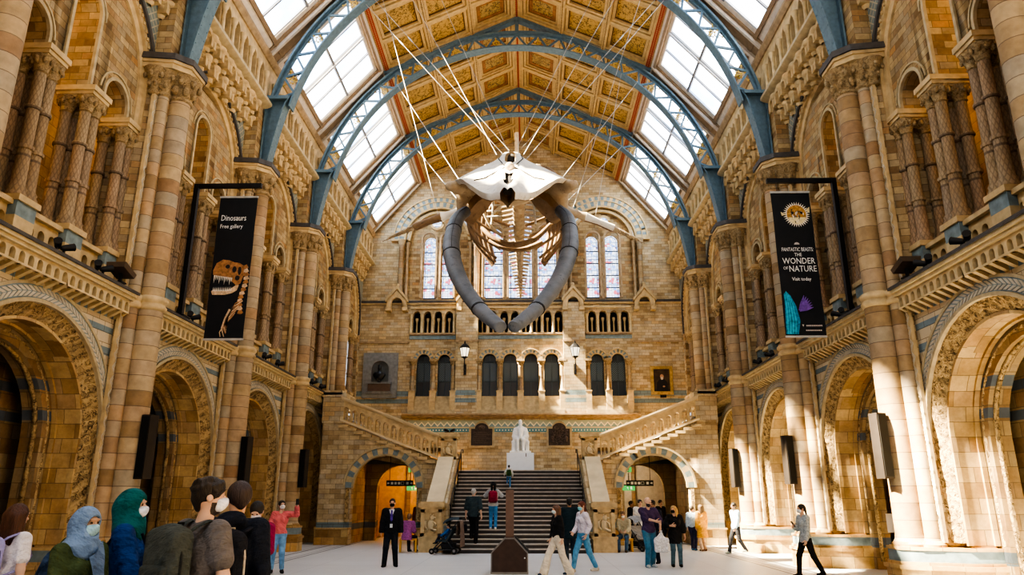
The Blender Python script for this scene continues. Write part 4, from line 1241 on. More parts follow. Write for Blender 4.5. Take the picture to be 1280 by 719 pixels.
def f_dped(mb): mb.box(-.16, .16, -.2, .16, 6.14, 7.3); mb.box(-.18, .18, -.22, .18, 7.3, 7.36)
def f_dcol(mb): mb.lathe([(.16, 7.36), (.13, 7.45), (.115, 7.5), (.11, 8.62), (.13, 8.66), (.11, 8.7)], 12)
def f_dcap(mb):
    mb.lathe([(.11, 8.68), (.13, 8.78), (.2, 8.94)], 12); mb.box(-.21, .21, -.21, .21, 8.94, 9.05)
    for i in range(8): mb.sphere((.15 * cos(i * pi / 4), .15 * sin(i * pi / 4), 8.83), .045, 5, 4)
for x in (-5.83, -4.71, -3.62, -2.25, -1.125, 0, 1.125, 2.25, 3.62, 4.71, 5.83):
    mid = abs(x) < 2
    p = put('column', shared('door column mid', f_dcol, M_diaper, 60) if mid else shared('door column', f_dcol, M_drum, 60), W_B, (x, D - .16, 0))
    put('pedestal', shared('door pedestal', f_dped, M_stone, 0), p); put('capital', shared('door capital', f_dcap, M_cap, 50), p)
# arcade colonnettes
def f_acol(mb): mb.lathe([(.10, 10.56), (.10, 10.62), (.065, 10.68), (.06, 11.4), (.08, 11.44), (.12, 11.6)], 8)
def f_acol2(mb): mb.lathe([(.07, 10.56), (.05, 10.68), (.045, 11.2), (.09, 11.36), (.09, 11.45)], 8)
for a, n in ((-6.05, 4), (-2.41, 8), (3.65, 4)):
    w = .6
    for i in range(n + 1): put('colonnette', shared('arcade colonnette', f_acol, M_cream, 60), W_B, (a + w * i, D - .05, 0))
    for i in range(n): put('colonnette', shared('arcade inner colonnette', f_acol2, M_stone, 60), W_B, (a + w * (i + .5), D + .2, 0))
# zigzag frieze
def frieze():
    m, nt = newmat('zigzag frieze'); t = NT(nt)
    q = t.xyz(t.objc()); u, v = q[0], q[2]
    tri = t.math('MULTIPLY', t.math('PINGPONG', u, .17), 1.1)
    f = t.math('SUBTRACT', t.math('SUBTRACT', v, 5.5), tri)
    zig = t.math('LESS_THAN', t.math('ABSOLUTE', t.math('SUBTRACT', f, .02)), .04)
    up = t.math('GREATER_THAN', f, .02)
    c = t.mix(up, (.22, .33, .34), (.40, .44, .34)); c = t.mix(zig, c, (.78, .72, .50))
    low = t.math('LESS_THAN', v, 5.42)
    dots = t.math('LESS_THAN', t.math('PINGPONG', u, .08), .028); dz = t.math('LESS_THAN', t.math('ABSOLUTE', t.math('SUBTRACT', v, 5.30)), .035)
    lc = t.mix(t.math('MULTIPLY', dots, dz), (.10, .25, .29), (.72, .70, .55))
    c = t.mix(low, c, lc); mid = t.math('MULTIPLY', t.math('GREATER_THAN', v, 5.40), t.math('LESS_THAN', v, 5.47)); c = t.mix(mid, c, (.60, .50, .30))
    t.out(c, .6); return m
mb = MB(); mb.box(-6.0, 6.0, D - .03, D, 5.2, 5.82); mb.obj('zigzag_frieze', frieze(), W_B, smooth=0)
# ================================================================== floor and staircase
def floor_mat():
    m, nt = newmat('pale mosaic floor'); t = NT(nt)
    p = t.pos(); q = t.xyz(p)
    n = t.noise(p, .5, 4, .6); f = t.noise(p, 30, 2, .7)
    c = t.ramp(n, [(.3, (.56, .57, .58)), (.7, (.68, .69, .70))])
    c = t.mix(.25, c, t.ramp(f, [(.3, (.6, .6, .6)), (.7, (1.2, 1.2, 1.2))]), 'MULTIPLY')
    x = t.math('ABSOLUTE', q[0])
    for a, b, col in ((6.9, 6.98, (.12, .13, .14)), (7.12, 7.17, (.2, .2, .21)), (7.6, 7.72, (.13, .14, .15)), (7.86, 7.90, (.2, .2, .2))):
        k = t.math('MULTIPLY', t.math('GREATER_THAN', x, a), t.math('LESS_THAN', x, b)); c = t.mix(k, c, col)
    g1 = t.math('LESS_THAN', t.math('PINGPONG', t.math('ADD', q[1], 1.3), 2.86), .02); g2 = t.math('LESS_THAN', t.math('PINGPONG', q[0], 1.38), .012)
    c = t.mix(t.math('MULTIPLY', t.math('MAXIMUM', g1, g2), .35), c, (.2, .2, .2))
    t.out(c, t.math('ADD', .28, t.math('MULTIPLY', n, .25)), 0, None, .4); return m
mb = MB(); mb.box(-13, 13, -7.3, 45, -.2, 0); struct(mb.obj('floor', floor_mat(), smooth=0))
NS, RISE, TRD, SY = 20, .149, .28, 26.4
LZ = NS * RISE
M_step = plain('worn dark stone step', (.055, .048, .045), .5, var=.2, scale=3)
M_nose = plain('pale step nosing', (.46, .42, .37), .5, var=.15)
M_cope = plain('smooth coping stone', (.62, .50, .31), .55, var=.12, scale=2)
stairs = thing('grand_staircase', 'broad dark stone staircase rising from the hall floor to the statue landing', 'staircase')
mb = MB(); mn = MB()
for i in range(NS):
    x = 2.57
    mb.box(-x, x, SY + TRD * i, SY + TRD * NS + .05, RISE * i if i else 0, RISE * (i + 1) - .038)
    mn.box(-x, x, SY + TRD * i - .03, SY + TRD * (i + 1) + .02, RISE * (i + 1) - .038, RISE * (i + 1))
mb.obj('step', M_step, stairs, smooth=0); mn.obj('nosing', M_nose, stairs, smooth=0)
mb = MB(); mb.box(-2.57, 2.57, SY + TRD * NS, D - .03, LZ - .4, LZ); mb.obj('landing', M_nose, stairs, smooth=0)
def panel_beast(mb, kind):
    # small carved animal sitting upright in the sunk panel
    mb.sphere((0, -.02, .30), .13, 10, 7, 0, (1, .6, 1.4)); mb.sphere((.02, -.04, .52), .085, 8, 6, 0, (1, .7, 1.1)); mb.sphere((.10, -.05, .53), .05, 7, 5, 0, (1.3, .8, .8))
    mb.sphere((-.02, -.03, .62), .03, 6, 4, 0, (.7, .7, 1.6)); mb.sphere((.06, -.03, .61), .03, 6, 4, 0, (.7, .7, 1.6))
    mb.tube([(.06, -.05, .40), (.15, -.07, .34), (.17, -.07, .22)], .035, 6); mb.tube([(.0, -.05, .2), (.12, -.07, .13), (.19, -.07, .12)], .045, 6)
    mb.tube([(-.1, -.02, .15), (-.2, -.03, .22), (-.2, -.03, .4), (-.13, -.03, .46)], [.03, .05, .05, .02], 6)
def newel(name, x, y, z0, w, parent, h):
    o = put(name, None, parent, (x, y, z0))
    mb = MB(); a = w / 2
    mb.box(-a - .05, a + .05, -a - .05, a + .05, 0, h * .28, 0); mb.box(-a - .08, a + .08, -a - .08, a + .08, h * .26, h * .31, 0)
    t = .07
    zb, zt = h * .34, h * .80
    mb.box(-a, a, -a + .06, a, h * .31, h * .85, 0)
    for x0, x1, za, zc in ((-a, -a + .13, h * .31, h * .85), (a - .13, a, h * .31, h * .85), (-a, a, h * .31, zb + .06), (-a, a, zt - .02, h * .85)): mb.box(x0, x1, -a, -a + .08, za, zc, 0)
    mb.box(-a - .04, a + .04, -a - .04, a + .04, h * .85, h * .89, 0); mb.box(-a - .09, a + .09, -a - .09, a + .09, h * .89, h * .97, 0); mb.box(-a - .03, a + .03, -a - .03, a + .03, h * .97, h, 0)
    mb.obj('newel_block', M_stone, o, smooth=0)
    mb = MB(); panel_beast(mb, 0)
    for v in range(len(mb.v)):
        q = mb.v[v]; s = (zt - zb - .08) / .68; mb.v[v] = (q[0] * s, q[1] * s - a + .06, zb + .05 + (q[2] - .02) * s)
    mb.obj('carved_panel', M_cope, o, smooth=60)
    return o
for s in (-1, 1):
    fl = thing('stair_balustrade', 'solid stone stair parapet with sloping coping on the %s side of the steps' % ('pushchair' if s < 0 else 'sunlit'), 'balustrade', (0, 0, 0), 0, None)
    newel('newel', s * 3.06, 27.2, 0, .74, fl, 1.7)
    mb = MB()
    zc = lambda y: 1.62 + (3.5 - 1.62) * (y - 27.5) / (30.95 - 27.5)
    F = lambda p, q, t: (t, p, q)
    mb.prism([(27.5, 0), (27.5, zc(27.5) - .12), (30.91, zc(30.91) - .12), (30.91, 0)], F, s * 2.6, s * 3.3); mb.obj('parapet_wall', M_stair, fl, smooth=0)
    mb = MB(); mb.prism([(27.3, zc(27.3) - .14), (27.3, zc(27.3) + .02), (30.91, zc(30.91) + .02), (30.91, zc(30.91) - .14)], F, s * 2.72, s * 3.36)
    mb.obj('coping', M_cope, fl, smooth=0)
    mb = MB(); n = 34
    for i in range(n):
        y = 27.6 + 3.25 * i / n; mb.sphere((s * 2.62, y, zc(y) - .22), .045, 6, 4)
    mb.obj('bead_moulding', M_cope, fl, smooth=60)
    # side block with the arched passage, flight parapet above it
    sb = thing('stair_block', 'stone block under the flight, its arched passage %s' % ('behind the man with a tie' if s < 0 else 'behind the walking couple'), 'stair block')
    G = lambda u, d, z: (s * u, 31.1 + d, z)
    top = lambda u: (3.36 + (4.94 - 3.36) * (u - 3.4) / (7.5 - 3.4)) if u < 7.5 else 5.0
    mb = MB(); wall(mb, 3.3, 8.35, 0, top, [(5.62, 1.37, 0, 2.25, 1.37)], 0, .5, G, 0, 0, False, 20, [7.5]); mb.obj('front_wall', [M_stair], sb)
    mb = MB(); wall(mb, 7.5, 8.4, 4.9, 6.2, [], -.06, .8, G); mb.box(*sorted((s * 7.45, s * 8.45)), 31.0, 31.9, 6.0, 6.2); mb.box(*sorted((s * 7.6, s * 8.9)), 31.0, 33.6, 6.1, 6.3); mb.obj('corner_pedestal', M_stair, sb, smooth=0)
    mb = MB()
    for i in range(21): ring(mb, 5.62, 2.25, 1.37, 1.62, -.04, .1, G, None, 2, pi * i / 21, pi * (i + 1) / 21, (i + 1) % 2)
    ring(mb, 5.62, 2.25, 1.62, 1.70, -.1, .1, G, None, 28, 0, pi, 2); ring(mb, 5.62, 2.25, 1.30, 1.38, -.02, .3, G, None, 28, 0, pi, 2)
    mb.obj('arch_voussoirs', [M_cream, M_blue, M_pale], sb)
    for u0, u1 in ((7.0, 8.38), (3.45, 4.24)):
        mb = MB(); mb.box(*sorted((s * u0, s * u1)), 31.0, 31.3, 0, .64); mb.box(*sorted((s * (u0 - .03), s * (u1 + .03))), 30.96, 31.3, .60, .67); mb.obj('base_course', M_arc, sb, smooth=0)
    for u in (7.05, 4.04): mb = MB(); mb.box(*sorted((s * u, s * (u + .15))), 31.05, 31.2, .9, 2.2); mb.obj('carved_jamb', M_carv, sb, smooth=0)
    # stepped soffit course and flight balustrade
    mb = MB(); n = 12
    for i in range(n):
        u = 3.5 + (7.6 - 3.5) * i / n; z = 3.34 + (4.94 - 3.34) * i / n
        mb.box(*sorted((s * u, s * (u + .42))), 30.98, 31.2, z - .10, z + .02)
    mb.obj('stepped_course', M_stone, sb, smooth=0)
    zl = lambda u: 3.40 + (4.97 - 3.40) * (u - 3.4) / 4.13
    mb = MB(); N = 12; w = 4.1 / N
    K = lambda u, d, z: (s * u, 31.05 + d, z + (zl(u) - 3.4))
    wall(mb, 3.42, 7.55, 3.40, 4.32, [(3.42 + w * (i + .5), w * .36, 3.52, 3.95, w * .36) for i in range(N)], 0, .2, K, 0, 0, True, 8)
    mb.obj('pierced_balustrade', M_stone, sb)
    for i in range(N):
        mb = MB(); u = 3.42 + w * (i + .5); z = zl(u); mb.lathe([(.06, z + .1), (.05, z + .16), (.035, z + .2), (.035, z + .4), (.07, z + .5), (.07, z + .55)], 8, (s * u, 31.15)); mb.obj('baluster', M_cream, sb, smooth=60)
    mb = MB()
    for z0, z1, d in ((.90, .97, .05), (.97, 1.04, .11)): mb.prism([(3.36, zl(3.36) + z0), (7.62, zl(7.62) + z0), (7.62, zl(7.62) + z1), (3.36, zl(3.36) + z1)], lambda p, q, t: (s * p, t, q), 31.05 - d, 31.25 + d)
    mb.prism([(3.36, zl(3.36)), (7.62, zl(7.62)), (7.62, zl(7.62) + .08), (3.36, zl(3.36) + .08)], lambda p, q, t: (s * p, t, q), 30.98, 31.3)
    mb.obj('handrail', M_cope, sb, smooth=0)
    newel('newel', s * 2.97, 31.35, LZ - .1, .64, sb, 1.62)
    # passage behind the arch
    mb = MB(); xa, xb = 4.2, 7.1
    mb.box(*sorted((s * xb, s * (xb + .15))), 31.5, 37.8, 0, 3.8, 0)
    mb.box(*sorted((s * xa, s * (xa - .15))), 31.5, 33.0, 0, 3.8, 0); mb.box(*sorted((s * 3.2, s * 3.4)), 33.0, 37.8, 0, 3.8, 1)
    mb.box(*sorted((s * 3.0, s * 7.3)), 31.5, 37.8, 3.75, 3.9, 0); mb.box(*sorted((s * 3.0, s * 7.3)), 37.6, 37.8, 0, 3.8, 1)
    for u in (4.4, 5.0, 5.6): mb.box(*sorted((s * (u - .08), s * (u + .08))), 37.4, 37.6, 0, 3.7, 0)
    wall(mb, xa, xb, 0, 3.8, [(5.5, 1.1, 0, 2.2, 1.1)], 3.4, 3.7, lambda u, d, z: (s * u, 31.1 + d, z), 0, 0, True, 14)
    mb.obj('passage', [M_dim, plain('warm passage wall', (.62, .38, .13) if s < 0 else (.55, .46, .33), .6)], sb)  # left passage: orange lamplight is put into the wall colour
    # flight behind the balustrade
    mb = MB(); mb.prism([(3.4, 2.95), (8.4, 5.7), (8.4, 5.5), (3.4, 2.75)], lambda p, q, t: (s * p, t, q), 31.3, 33.6); mb.obj('flight', M_nose, sb, smooth=0)
    mb = MB(); mb.prism([(3.4, 2.95), (8.9, 3.95), (8.9, 6.05), (3.4, 3.05)], lambda p, q, t: (s * p, t, q), 33.6, 33.85); mb.obj('rear_wall', M_stair, sb, smooth=0)
# ================================================================== whale skeleton
def bone(name, lo_, hi_, dark):
    """bone mottled between two tones, with darker blotches"""
    m, nt = newmat(name); t = NT(nt)
    g = t.n('ShaderNodeNewGeometry'); n = t.noise(g.outputs['Position'], 2.5, 5, .65)
    c = t.ramp(n, [(.3, lo_), (.65, hi_)]); c = t.mix(t.math('MULTIPLY', t.math('LESS_THAN', t.noise(g.outputs['Position'], 6, 4, .7), .38), .5), c, dark)
    t.out(c, .6, 0, t.bump(n, .4, .04), .25); return m
M_bonew = bone('pale bone', (.58, .55, .49), (.76, .74, .69), (.36, .31, .25))
M_boneb = bone('brown bone', (.17, .105, .055), (.27, .18, .105), (.07, .045, .025))
M_bonem = bone('mottled bone', (.32, .235, .15), (.50, .41, .29), (.13, .085, .05))
M_jaw = bone('grey jaw bone', (.105, .12, .14), (.165, .18, .205), (.07, .075, .085))
M_gap = plain('dark bone cavity', (.03, .024, .02), .8)
WH = thing('whale_skeleton', 'huge blue whale skeleton hanging head first from the roof with open grey jaws', 'skeleton', (0.0, 18.5, 0))
def wobj(mb, name, mat, smooth=60, parent=None):
    for i, p in enumerate(mb.v): mb.v[i] = (p[0], p[1] - 18.5, p[2])
    return mb.obj(name, mat, parent or WH, (0, 0, 0), 0, smooth)
# skull: broad pale upper plate, split by the blowhole groove
TIP = Vector((0.0, 13.8, 7.90)); OCC = Vector((-.02, 18.2, 10.98))
AX = (OCC - TIP); UP = Vector((0, -AX.z, AX.y)).normalized()
def wdt(t):
    K = [(0, .16), (.06, .34), (.15, .62), (.35, 1.02), (.55, 1.26), (.72, 1.46), (.80, 1.40), (.9, .95), (1, .55)]
    for (a, x), (b, y) in zip(K, K[1:]):
        if t <= b: return x + (y - x) * (t - a) / (b - a)
def skp(t, q, off=0.0):
    """q in -1..1 across"""
    w = wdt(t); c = TIP + AX * t
    ridge = .10 * math.exp(-((abs(q) * w - .17) / .14) ** 2)
    return tuple(c + Vector((q * w, 0, 0)) + UP * (ridge - (.10 + .62 * t * t) * abs(q) ** 1.6 * (1 if t < .85 else .6) + off) + Vector((0, 0, .05 * sin(9 * t + abs(q) * 4))))
ts = [i / 26 for i in range(27)]; qs = [-1 + 2 * i / 20 for i in range(21)]
mb = MB()
for i in range(26):
    for j in range(20):
        t0, t1 = ts[i], ts[i + 1]; q0, q1 = qs[j], qs[j + 1]; x = abs((q0 + q1) / 2) * wdt((t0 + t1) / 2)
        if x < .09 and (.04 < t0 < .36 or .62 < t0 < .97): continue
        mb.quad(skp(t0, q0), skp(t1, q0), skp(t1, q1), skp(t0, q1))
for q in (-1, 1):
    for i in range(26): mb.quad(skp(ts[i], q), skp(ts[i + 1], q), skp(ts[i + 1], q * .93, -.16), skp(ts[i], q * .93, -.16))
sk = wobj(mb, 'skull', M_bonew, 60)
mb = MB()
for i in range(26):
    for j in range(20):
        mb.quad(skp(ts[i], qs[j] * .93, -.17 - .22 * (1 - qs[j] ** 2)), skp(ts[i + 1], qs[j] * .93, -.17 - .22 * (1 - qs[j] ** 2)), skp(ts[i + 1], qs[j + 1] * .93, -.17 - .22 * (1 - qs[j + 1] ** 2)), skp(ts[i], qs[j + 1] * .93, -.17 - .22 * (1 - qs[j + 1] ** 2)))
wobj(mb, 'palate', M_boneb, 60, sk)
mb = MB()
for t0, t1 in ((.03, .38), (.6, .98)):
    P = [skp(t0 + (t1 - t0) * i / 8, 0, -.10) for i in range(9)]; mb.tube(P, .10, 8, 0, .6)
wobj(mb, 'nasal_cavity', M_gap, 60, sk)  # dark tubes under the open groove put its shade into the colour
mb = MB(); mb.sphere(skp(.5, 0, .08), .13, 10, 7, 0, (1, 1.2, .9)); wobj(mb, 'nasal_bone', M_bonem, 60, sk)
mb = MB()   # sutures drawn as thin dark channels across the plate
for s in (-1, 1):
    mb.tube([skp(.50, s * .1, .02), skp(.47, s * .3, .015), skp(.38, s * .55, .015), skp(.35, s * .8, .015)], .018, 5)
    mb.tube([skp(.95, s * .3, .02), skp(.75, s * .22, .02), skp(.55, s * .12, .02)], .016, 5)
wobj(mb, 'suture', M_gap, 60, sk)
# braincase lump and squamosal wings
s = SDF((-1.9, 16.6, 8.2), (1.9, 20.2, 11.6), .06)
s.ell((0, 18.9, 10.35), (.75, .8, .55), .1); s.cap((-.9, 18.5, 10.2), (.9, 18.5, 10.2), .30, None, .15)
for x in (-1, 1):
    s.cap((x * .6, 18.6, 10.2), (x * 1.45, 17.7, 9.75), .34, .17, .15); s.cap((x * 1.45, 17.7, 9.75), (x * 1.62, 17.4, 9.66), .17, .13, .1)
    s.cap((x * 1.25, 18.2, 9.9), (x * 1.3, 18.3, 9.35), .3, .22, .12)
    for k in range(4): s.cap((x * .35, 18.7 + .1 * k, 10.75), (x * (.75 + .14 * k), 18.4, 10.72 - .13 * k), .08, .05, .05)
V, Q = s.net(); V[:, 1] -= 18.5
put('braincase', np_mesh('braincase', [(V, Q, 0)], [M_bonem]), sk)
for x in (-1, 1):   # brown plates sweeping from the skull to the jaw hinge
    mb = MB()
    A = [(1.38, 18.15, 9.05), (1.25, 18.0, 9.35), (1.0, 17.9, 9.62), (.62, 17.8, 9.72), (.45, 17.8, 9.72)]
    B = [(1.05, 18.3, 8.93), (.95, 18.2, 9.02), (.80, 18.1, 9.12), (.60, 18.0, 9.32), (.42, 17.95, 9.62)]
    R = []
    for a, b in zip(A, B): R.append([(x * a[0], a[1], a[2]), (x * (a[0] + b[0]) / 2, a[1] - .12, (a[2] + b[2]) / 2), (x * b[0], b[1], b[2]), (x * (a[0] + b[0]) / 2, a[1] + .25, (a[2] + b[2]) / 2)])
    mb.loft(R); wobj(mb, 'squamosal', M_boneb, 60, sk)
# lower jaws
def spl(P, n=6):
    out = []
    for i in range(len(P) - 1):
        p0 = Vector(P[max(i - 1, 0)]); p1 = Vector(P[i]); p2 = Vector(P[i + 1]); p3 = Vector(P[min(i + 2, len(P) - 1)])
        for k in range(n):
            t = k / n
            out.append(tuple(.5 * ((2 * p1) + (p2 - p0) * t + (2 * p0 - 5 * p1 + 4 * p2 - p3) * t * t + (3 * p1 - p0 - 3 * p2 + p3) * t ** 3)))
    out.append(tuple(P[-1])); return out
for x in (-1, 1):
    cx = .02
    P = spl([(cx + x * 1.22, 18.2, 9.30), (cx + x * 1.40, 17.4, 8.75), (cx + x * 1.40, 16.2, 7.85), (cx + x * 1.30, 15.2, 7.02), (cx + x * 1.02, 14.4, 6.15), (cx + x * .56, 13.7, 5.36), (cx + x * .12, 13.05, 4.84)], 8)
    n = len(P); r = [.165 + .03 * sin(pi * min(1, i / n * 1.2)) - .03 * max(0, i / n - .85) / .15 for i in range(n)]; r[0] = .12; r[1] = .17; r[-1] = .13
    mb = MB(); mb.tube(P, r, 14, 0, .85); jw = wobj(mb, 'mandible', M_jaw, 80)
    for q in (.30, .5, .82):
        i = int(q * n); d = (Vector(P[i + 1]) - Vector(P[i - 1])).normalized() * .02
        mb = MB(); mb.tube([tuple(Vector(P[i]) - d), tuple(Vector(P[i]) + d)], r[i] + .014, 14, 0, .85); wobj(mb, 'support_band', M_ironk, 60, jw)
    mb = MB(); mb.tube([tuple(Vector(P[i]) + Vector((-x * .02, -.17, .06))) for i in range(int(.06 * n), int(.5 * n))], .012, 5); wobj(mb, 'support_rod', M_ironk, 60, jw)
# backbone
def vert_mesh():
    mb = MB()
    mb.lathe([(.20, -.20), (.24, -.17), (.19, -.06), (.19, .06), (.24, .17), (.20, .20)], 12)
    mb.v = [(p[0], p[2], p[1]) for p in mb.v]
    mb.loft([[(-.05, -.14, .15), (.05, -.14, .15), (.05, .14, .15), (-.05, .14, .15)], [(-.035, -.05, .5), (.035, -.05, .5), (.035, .14, .5), (-.035, .14, .5)], [(-.05, .0, .98), (.05, .0, .98), (.05, .2, .98), (-.05, .2, .98)]])
    for s in (-1, 1): mb.loft([[(s * .17, -.12, .02), (s * .17, .12, .02), (s * .17, .12, -.05), (s * .17, -.12, -.05)], [(s * .62, -.06, -.06), (s * .62, .14, -.06), (s * .62, .14, -.10), (s * .62, -.06, -.10)]])
    return mb.mesh('vertebra', M_bonem, 50)
VM = vert_mesh()
NV = 40
def spine(i):
    y = 19.2 + 17.2 * (i / (NV - 1)) ** 1.0
    z = 10.9 + 1.45 * min(1, max(0, (y - 19.0) / 2.6)) if y < 21.6 else 12.35 + .28 * sin(pi * min(1, (y - 21.6) / 9)) - max(0, y - 30.6) * .06
    return Vector((.1 - .06 * (y - 19) / 17, y - 18.5, z))
for i in range(NV):
    f = i / (NV - 1); sc = 1.05 if f < .5 else 1.05 - 1.5 * (f - .5); sc = max(sc, .24)
    o = put('vertebra', VM, WH, tuple(spine(i)), 0, (sc, 17.2 / NV / .43 * 1.02, sc))
    o.rotation_euler = (.25 if i < 6 else 0, 0, 0)
for i in range(24, 36):
    p = spine(i); mb = MB(); f = (36 - i) / 12
    for s in (-1, 1): mb.bar((s * .10, 0, -.2), (0, .08, -.2 - .38 * f), .05, .09)
    mb.obj('chevron', M_bonem, WH, tuple(p), 0, 0)
# ribs
for k in range(10):
    i = 4 + k; p = spine(i); f = k / 12
    for s in (-1, 1):
        wd = 1.15 + .45 * sin(pi * min(1, f * 1.3 + .15)); dz = [1.9, 2.35, 2.75, 2.95, 3.0, 3.0, 2.9, 2.75, 2.55, 2.3, 2.0, 1.6, 1.2][k]
        inn = [.25, .35, .5, .62, .7, .8, .9, .98, 1.05, 1.1, 1.15, 1.15, 1.1][k]
        P = spl([(s * .25, p.y, p.z - .05), (s * wd * .72, p.y + .1, p.z - .25), (s * wd, p.y + .3, p.z - dz * .42), (s * wd * .92, p.y + .45, p.z - dz * .75), (s * inn * wd * .72, p.y + .5, p.z - dz)], 5)
        n = len(P); r = [.08 + (.07 if k < 6 else .03) * sin(pi * min(1, i2 / n + .25)) for i2 in range(n)]
        mb = MB(); mb.tube(P, r, 8, 0, .55); mb.obj('rib', M_boneb, WH, (p.x, 0, 0), 0, 80)
# breast bone arch and throat bones seen between the jaws
mb = MB(); mb.tube(spl([(-.95, 1.7, 9.55), (-.55, 1.6, 9.15), (0, 1.55, 8.95), (.62, 1.6, 9.15), (1.1, 1.7, 9.65)]), [.07 + .05 * sin(pi * i / 24) for i in range(25)], 8, 0, .8)
mb.tube(spl([(-.75, 2.3, 9.35), (-.3, 2.2, 9.1), (.3, 2.2, 9.05), (.85, 2.3, 9.3)]), .10, 8, 0, .8)
mb.obj('hyoid_bone', M_boneb, WH, (0, 0, 0), 0, 80)
mb = MB()
mb.tube(spl([(-.85, .9, 9.75), (-.62, 1.0, 9.3), (-.28, 1.05, 9.02)]), [.05] * 12 + [.03], 8); mb.obj('stylohyal_bone', M_bonem, WH, (0, 0, 0), 0, 80)
for s in (-1, 1):   # pale cross-pieces of the mount
    mb = MB(); mb.tube([(s * .55, .3, 9.9), (s * .62, .5, 9.2)], .03, 6)
    for q in range(3): mb.tube([(s * .35, .4, 9.75 - .17 * q), (s * .75, .4, 9.72 - .17 * q)], .022, 6)
    mb.obj('mount_bracket', M_bonew, WH, (.02, 0, 0), 0, 80)
# flippers
for s in (-1, 1):
    fl = put('flipper', None, WH)
    S = Vector((s * 1.46, .9, 9.78)); dr = Vector((s * 1.0, .28, -.16 if s < 0 else -.22))
    mb = MB()
    mb.loft([[(s * .75, .9, 10.5), (s * .75, 1.9, 10.6), (s * .72, 1.9, 10.55), (s * .72, .9, 10.45)], [(s * 1.15, .95, 10.2), (s * 1.15, 1.6, 10.2), (s * 1.12, 1.6, 10.15), (s * 1.12, .95, 10.15)], [(s * 1.45, .85, 9.9), (s * 1.45, 1.1, 9.9), (s * 1.4, 1.1, 9.75), (s * 1.4, .85, 9.75)]])
    mb.obj('shoulder_blade', M_bonem, fl, (0, 0, 0), 0, 60)
    def at(t, dy=0, dz=0): 
        p = S + dr * t + Vector((0, dy, dz - .05 * t * t)); return tuple(p)
    mb = MB(); mb.tube([at(-.12), at(0), at(.2), at(.5), at(.62)], [.14, .19, .12, .11, .15], 10); mb.obj('humerus', M_bonew if s < 0 else M_bonem, fl, smooth=80)
    mb = MB(); mb.tube([at(.62, -.05), at(1.0, -.05), at(1.45, -.05)], [.12, .085, .10], 8); mb.obj('radius', M_boneb if s < 0 else M_bonew, fl, smooth=80)
    mb = MB(); mb.tube([at(.62, .12), at(1.0, .12), at(1.42, .12)], [.09, .06, .08], 8); mb.obj('ulna', M_boneb, fl, smooth=80)
    for q in range(4):
        mb = MB(); t = 1.48; L = [.75, .95, .85, .55][q]; nseg = 5
        for k in range(nseg):
            a, b = t + L * k / nseg, t + L * (k + .88) / nseg; dy = (-.10 + .075 * q) * (1 - .25 * k / nseg)
            mb.tube([at(a, dy), at((a + b) / 2, dy), at(b, dy)], [.045 - .006 * k, .03 - .004 * k, .042 - .006 * k], 6)
        mb.obj('finger_bone', M_bonem, fl, smooth=80)
# wires
M_wire = plain('steel wire', (.42, .41, .38), .5, .2)
CB = [((-5.16, 27.4, 18.95), (-1.35, 17.6, 9.85)), ((-5.2, 33.1, 18.85), (-1.5, 19.3, 9.95)), ((-5.3, 21.74, 18.7), (-.25, 19.6, 11.6)), ((-5.0, 21.74, 18.9), (-.15, 20.6, 12.3)), ((-4.0, 21.74, 19.6), (-.42, 17.9, 10.8)), ((-3.1, 21.74, 20.1), (0.0, 22.4, 12.6)), ((-4.75, 21.74, 19.1), (-2.2, 20.0, 9.75)),
      ((5.16, 27.4, 18.95), (1.3, 17.6, 9.9)), ((5.2, 33.1, 18.85), (1.55, 19.3, 10.0)), ((5.3, 21.74, 18.7), (.35, 19.5, 11.4)), ((5.1, 21.74, 18.85), (.22, 20.5, 12.3)), ((3.3, 21.74, 20.0), (.10, 19.9, 12.0)), ((4.0, 21.74, 19.6), (.32, 18.3, 11.0)), ((4.6, 21.74, 19.2), (1.75, 19.6, 9.95)), ((4.5, 27.4, 19.4), (2.4, 19.75, 9.75))]
for a, b in CB:
    mb = MB(); mb.tube([a, b], .008, 5); mb.sphere(a, .035, 6, 4)
    if abs(a[0]) > 4.9:
        m = Vector(a).lerp(Vector(b), .28); m2 = Vector(a).lerp(Vector(b), .31); mb.tube([tuple(m), tuple(m2)], .024, 6)
    o = mb.obj('suspension_wire', M_wire, smooth=60)
    tag(o, 'thin steel wire running from a roof arch down to the whale skeleton', 'wire', 'suspension wires')
# ================================================================== fittings
def txt(body, size, mat, parent, loc, rot, name='lettering', align='LEFT', ext=.002, sx=1.0):
    cu = bpy.data.curves.new('t', 'FONT'); cu.body = body; cu.size = size; cu.extrude = ext; cu.align_x = align; cu.resolution_u = 2
    ob = bpy.data.objects.new('t', cu); COL.objects.link(ob); bpy.context.view_layer.update()
    me = bpy.data.meshes.new_from_object(ob.evaluated_get(bpy.context.evaluated_depsgraph_get()))
    bpy.data.objects.remove(ob); bpy.data.curves.remove(cu)
    me.materials.clear(); me.materials.append(mat)
    o = put(name, me, parent, loc, 0, (sx, 1, 1)); o.rotation_euler = rot; return o
M_ban = plain('black banner cloth', (.010, .011, .014), .6)
M_lett = plain('white lettering', (.80, .80, .78), .5, var=.02)
M_tb = plain('skull brown', (.36, .17, .07), .5, var=.4, scale=16); M_tb2 = plain('skull pale brown', (.60, .42, .26), .5, var=.3, scale=18); M_tooth = plain('ivory', (.80, .74, .62), .4)
def flat(mb, pts, y=-.004, m=0): mb.prism([p for p in pts], lambda p, q, t: (p, t, q), y, y + .003, m)
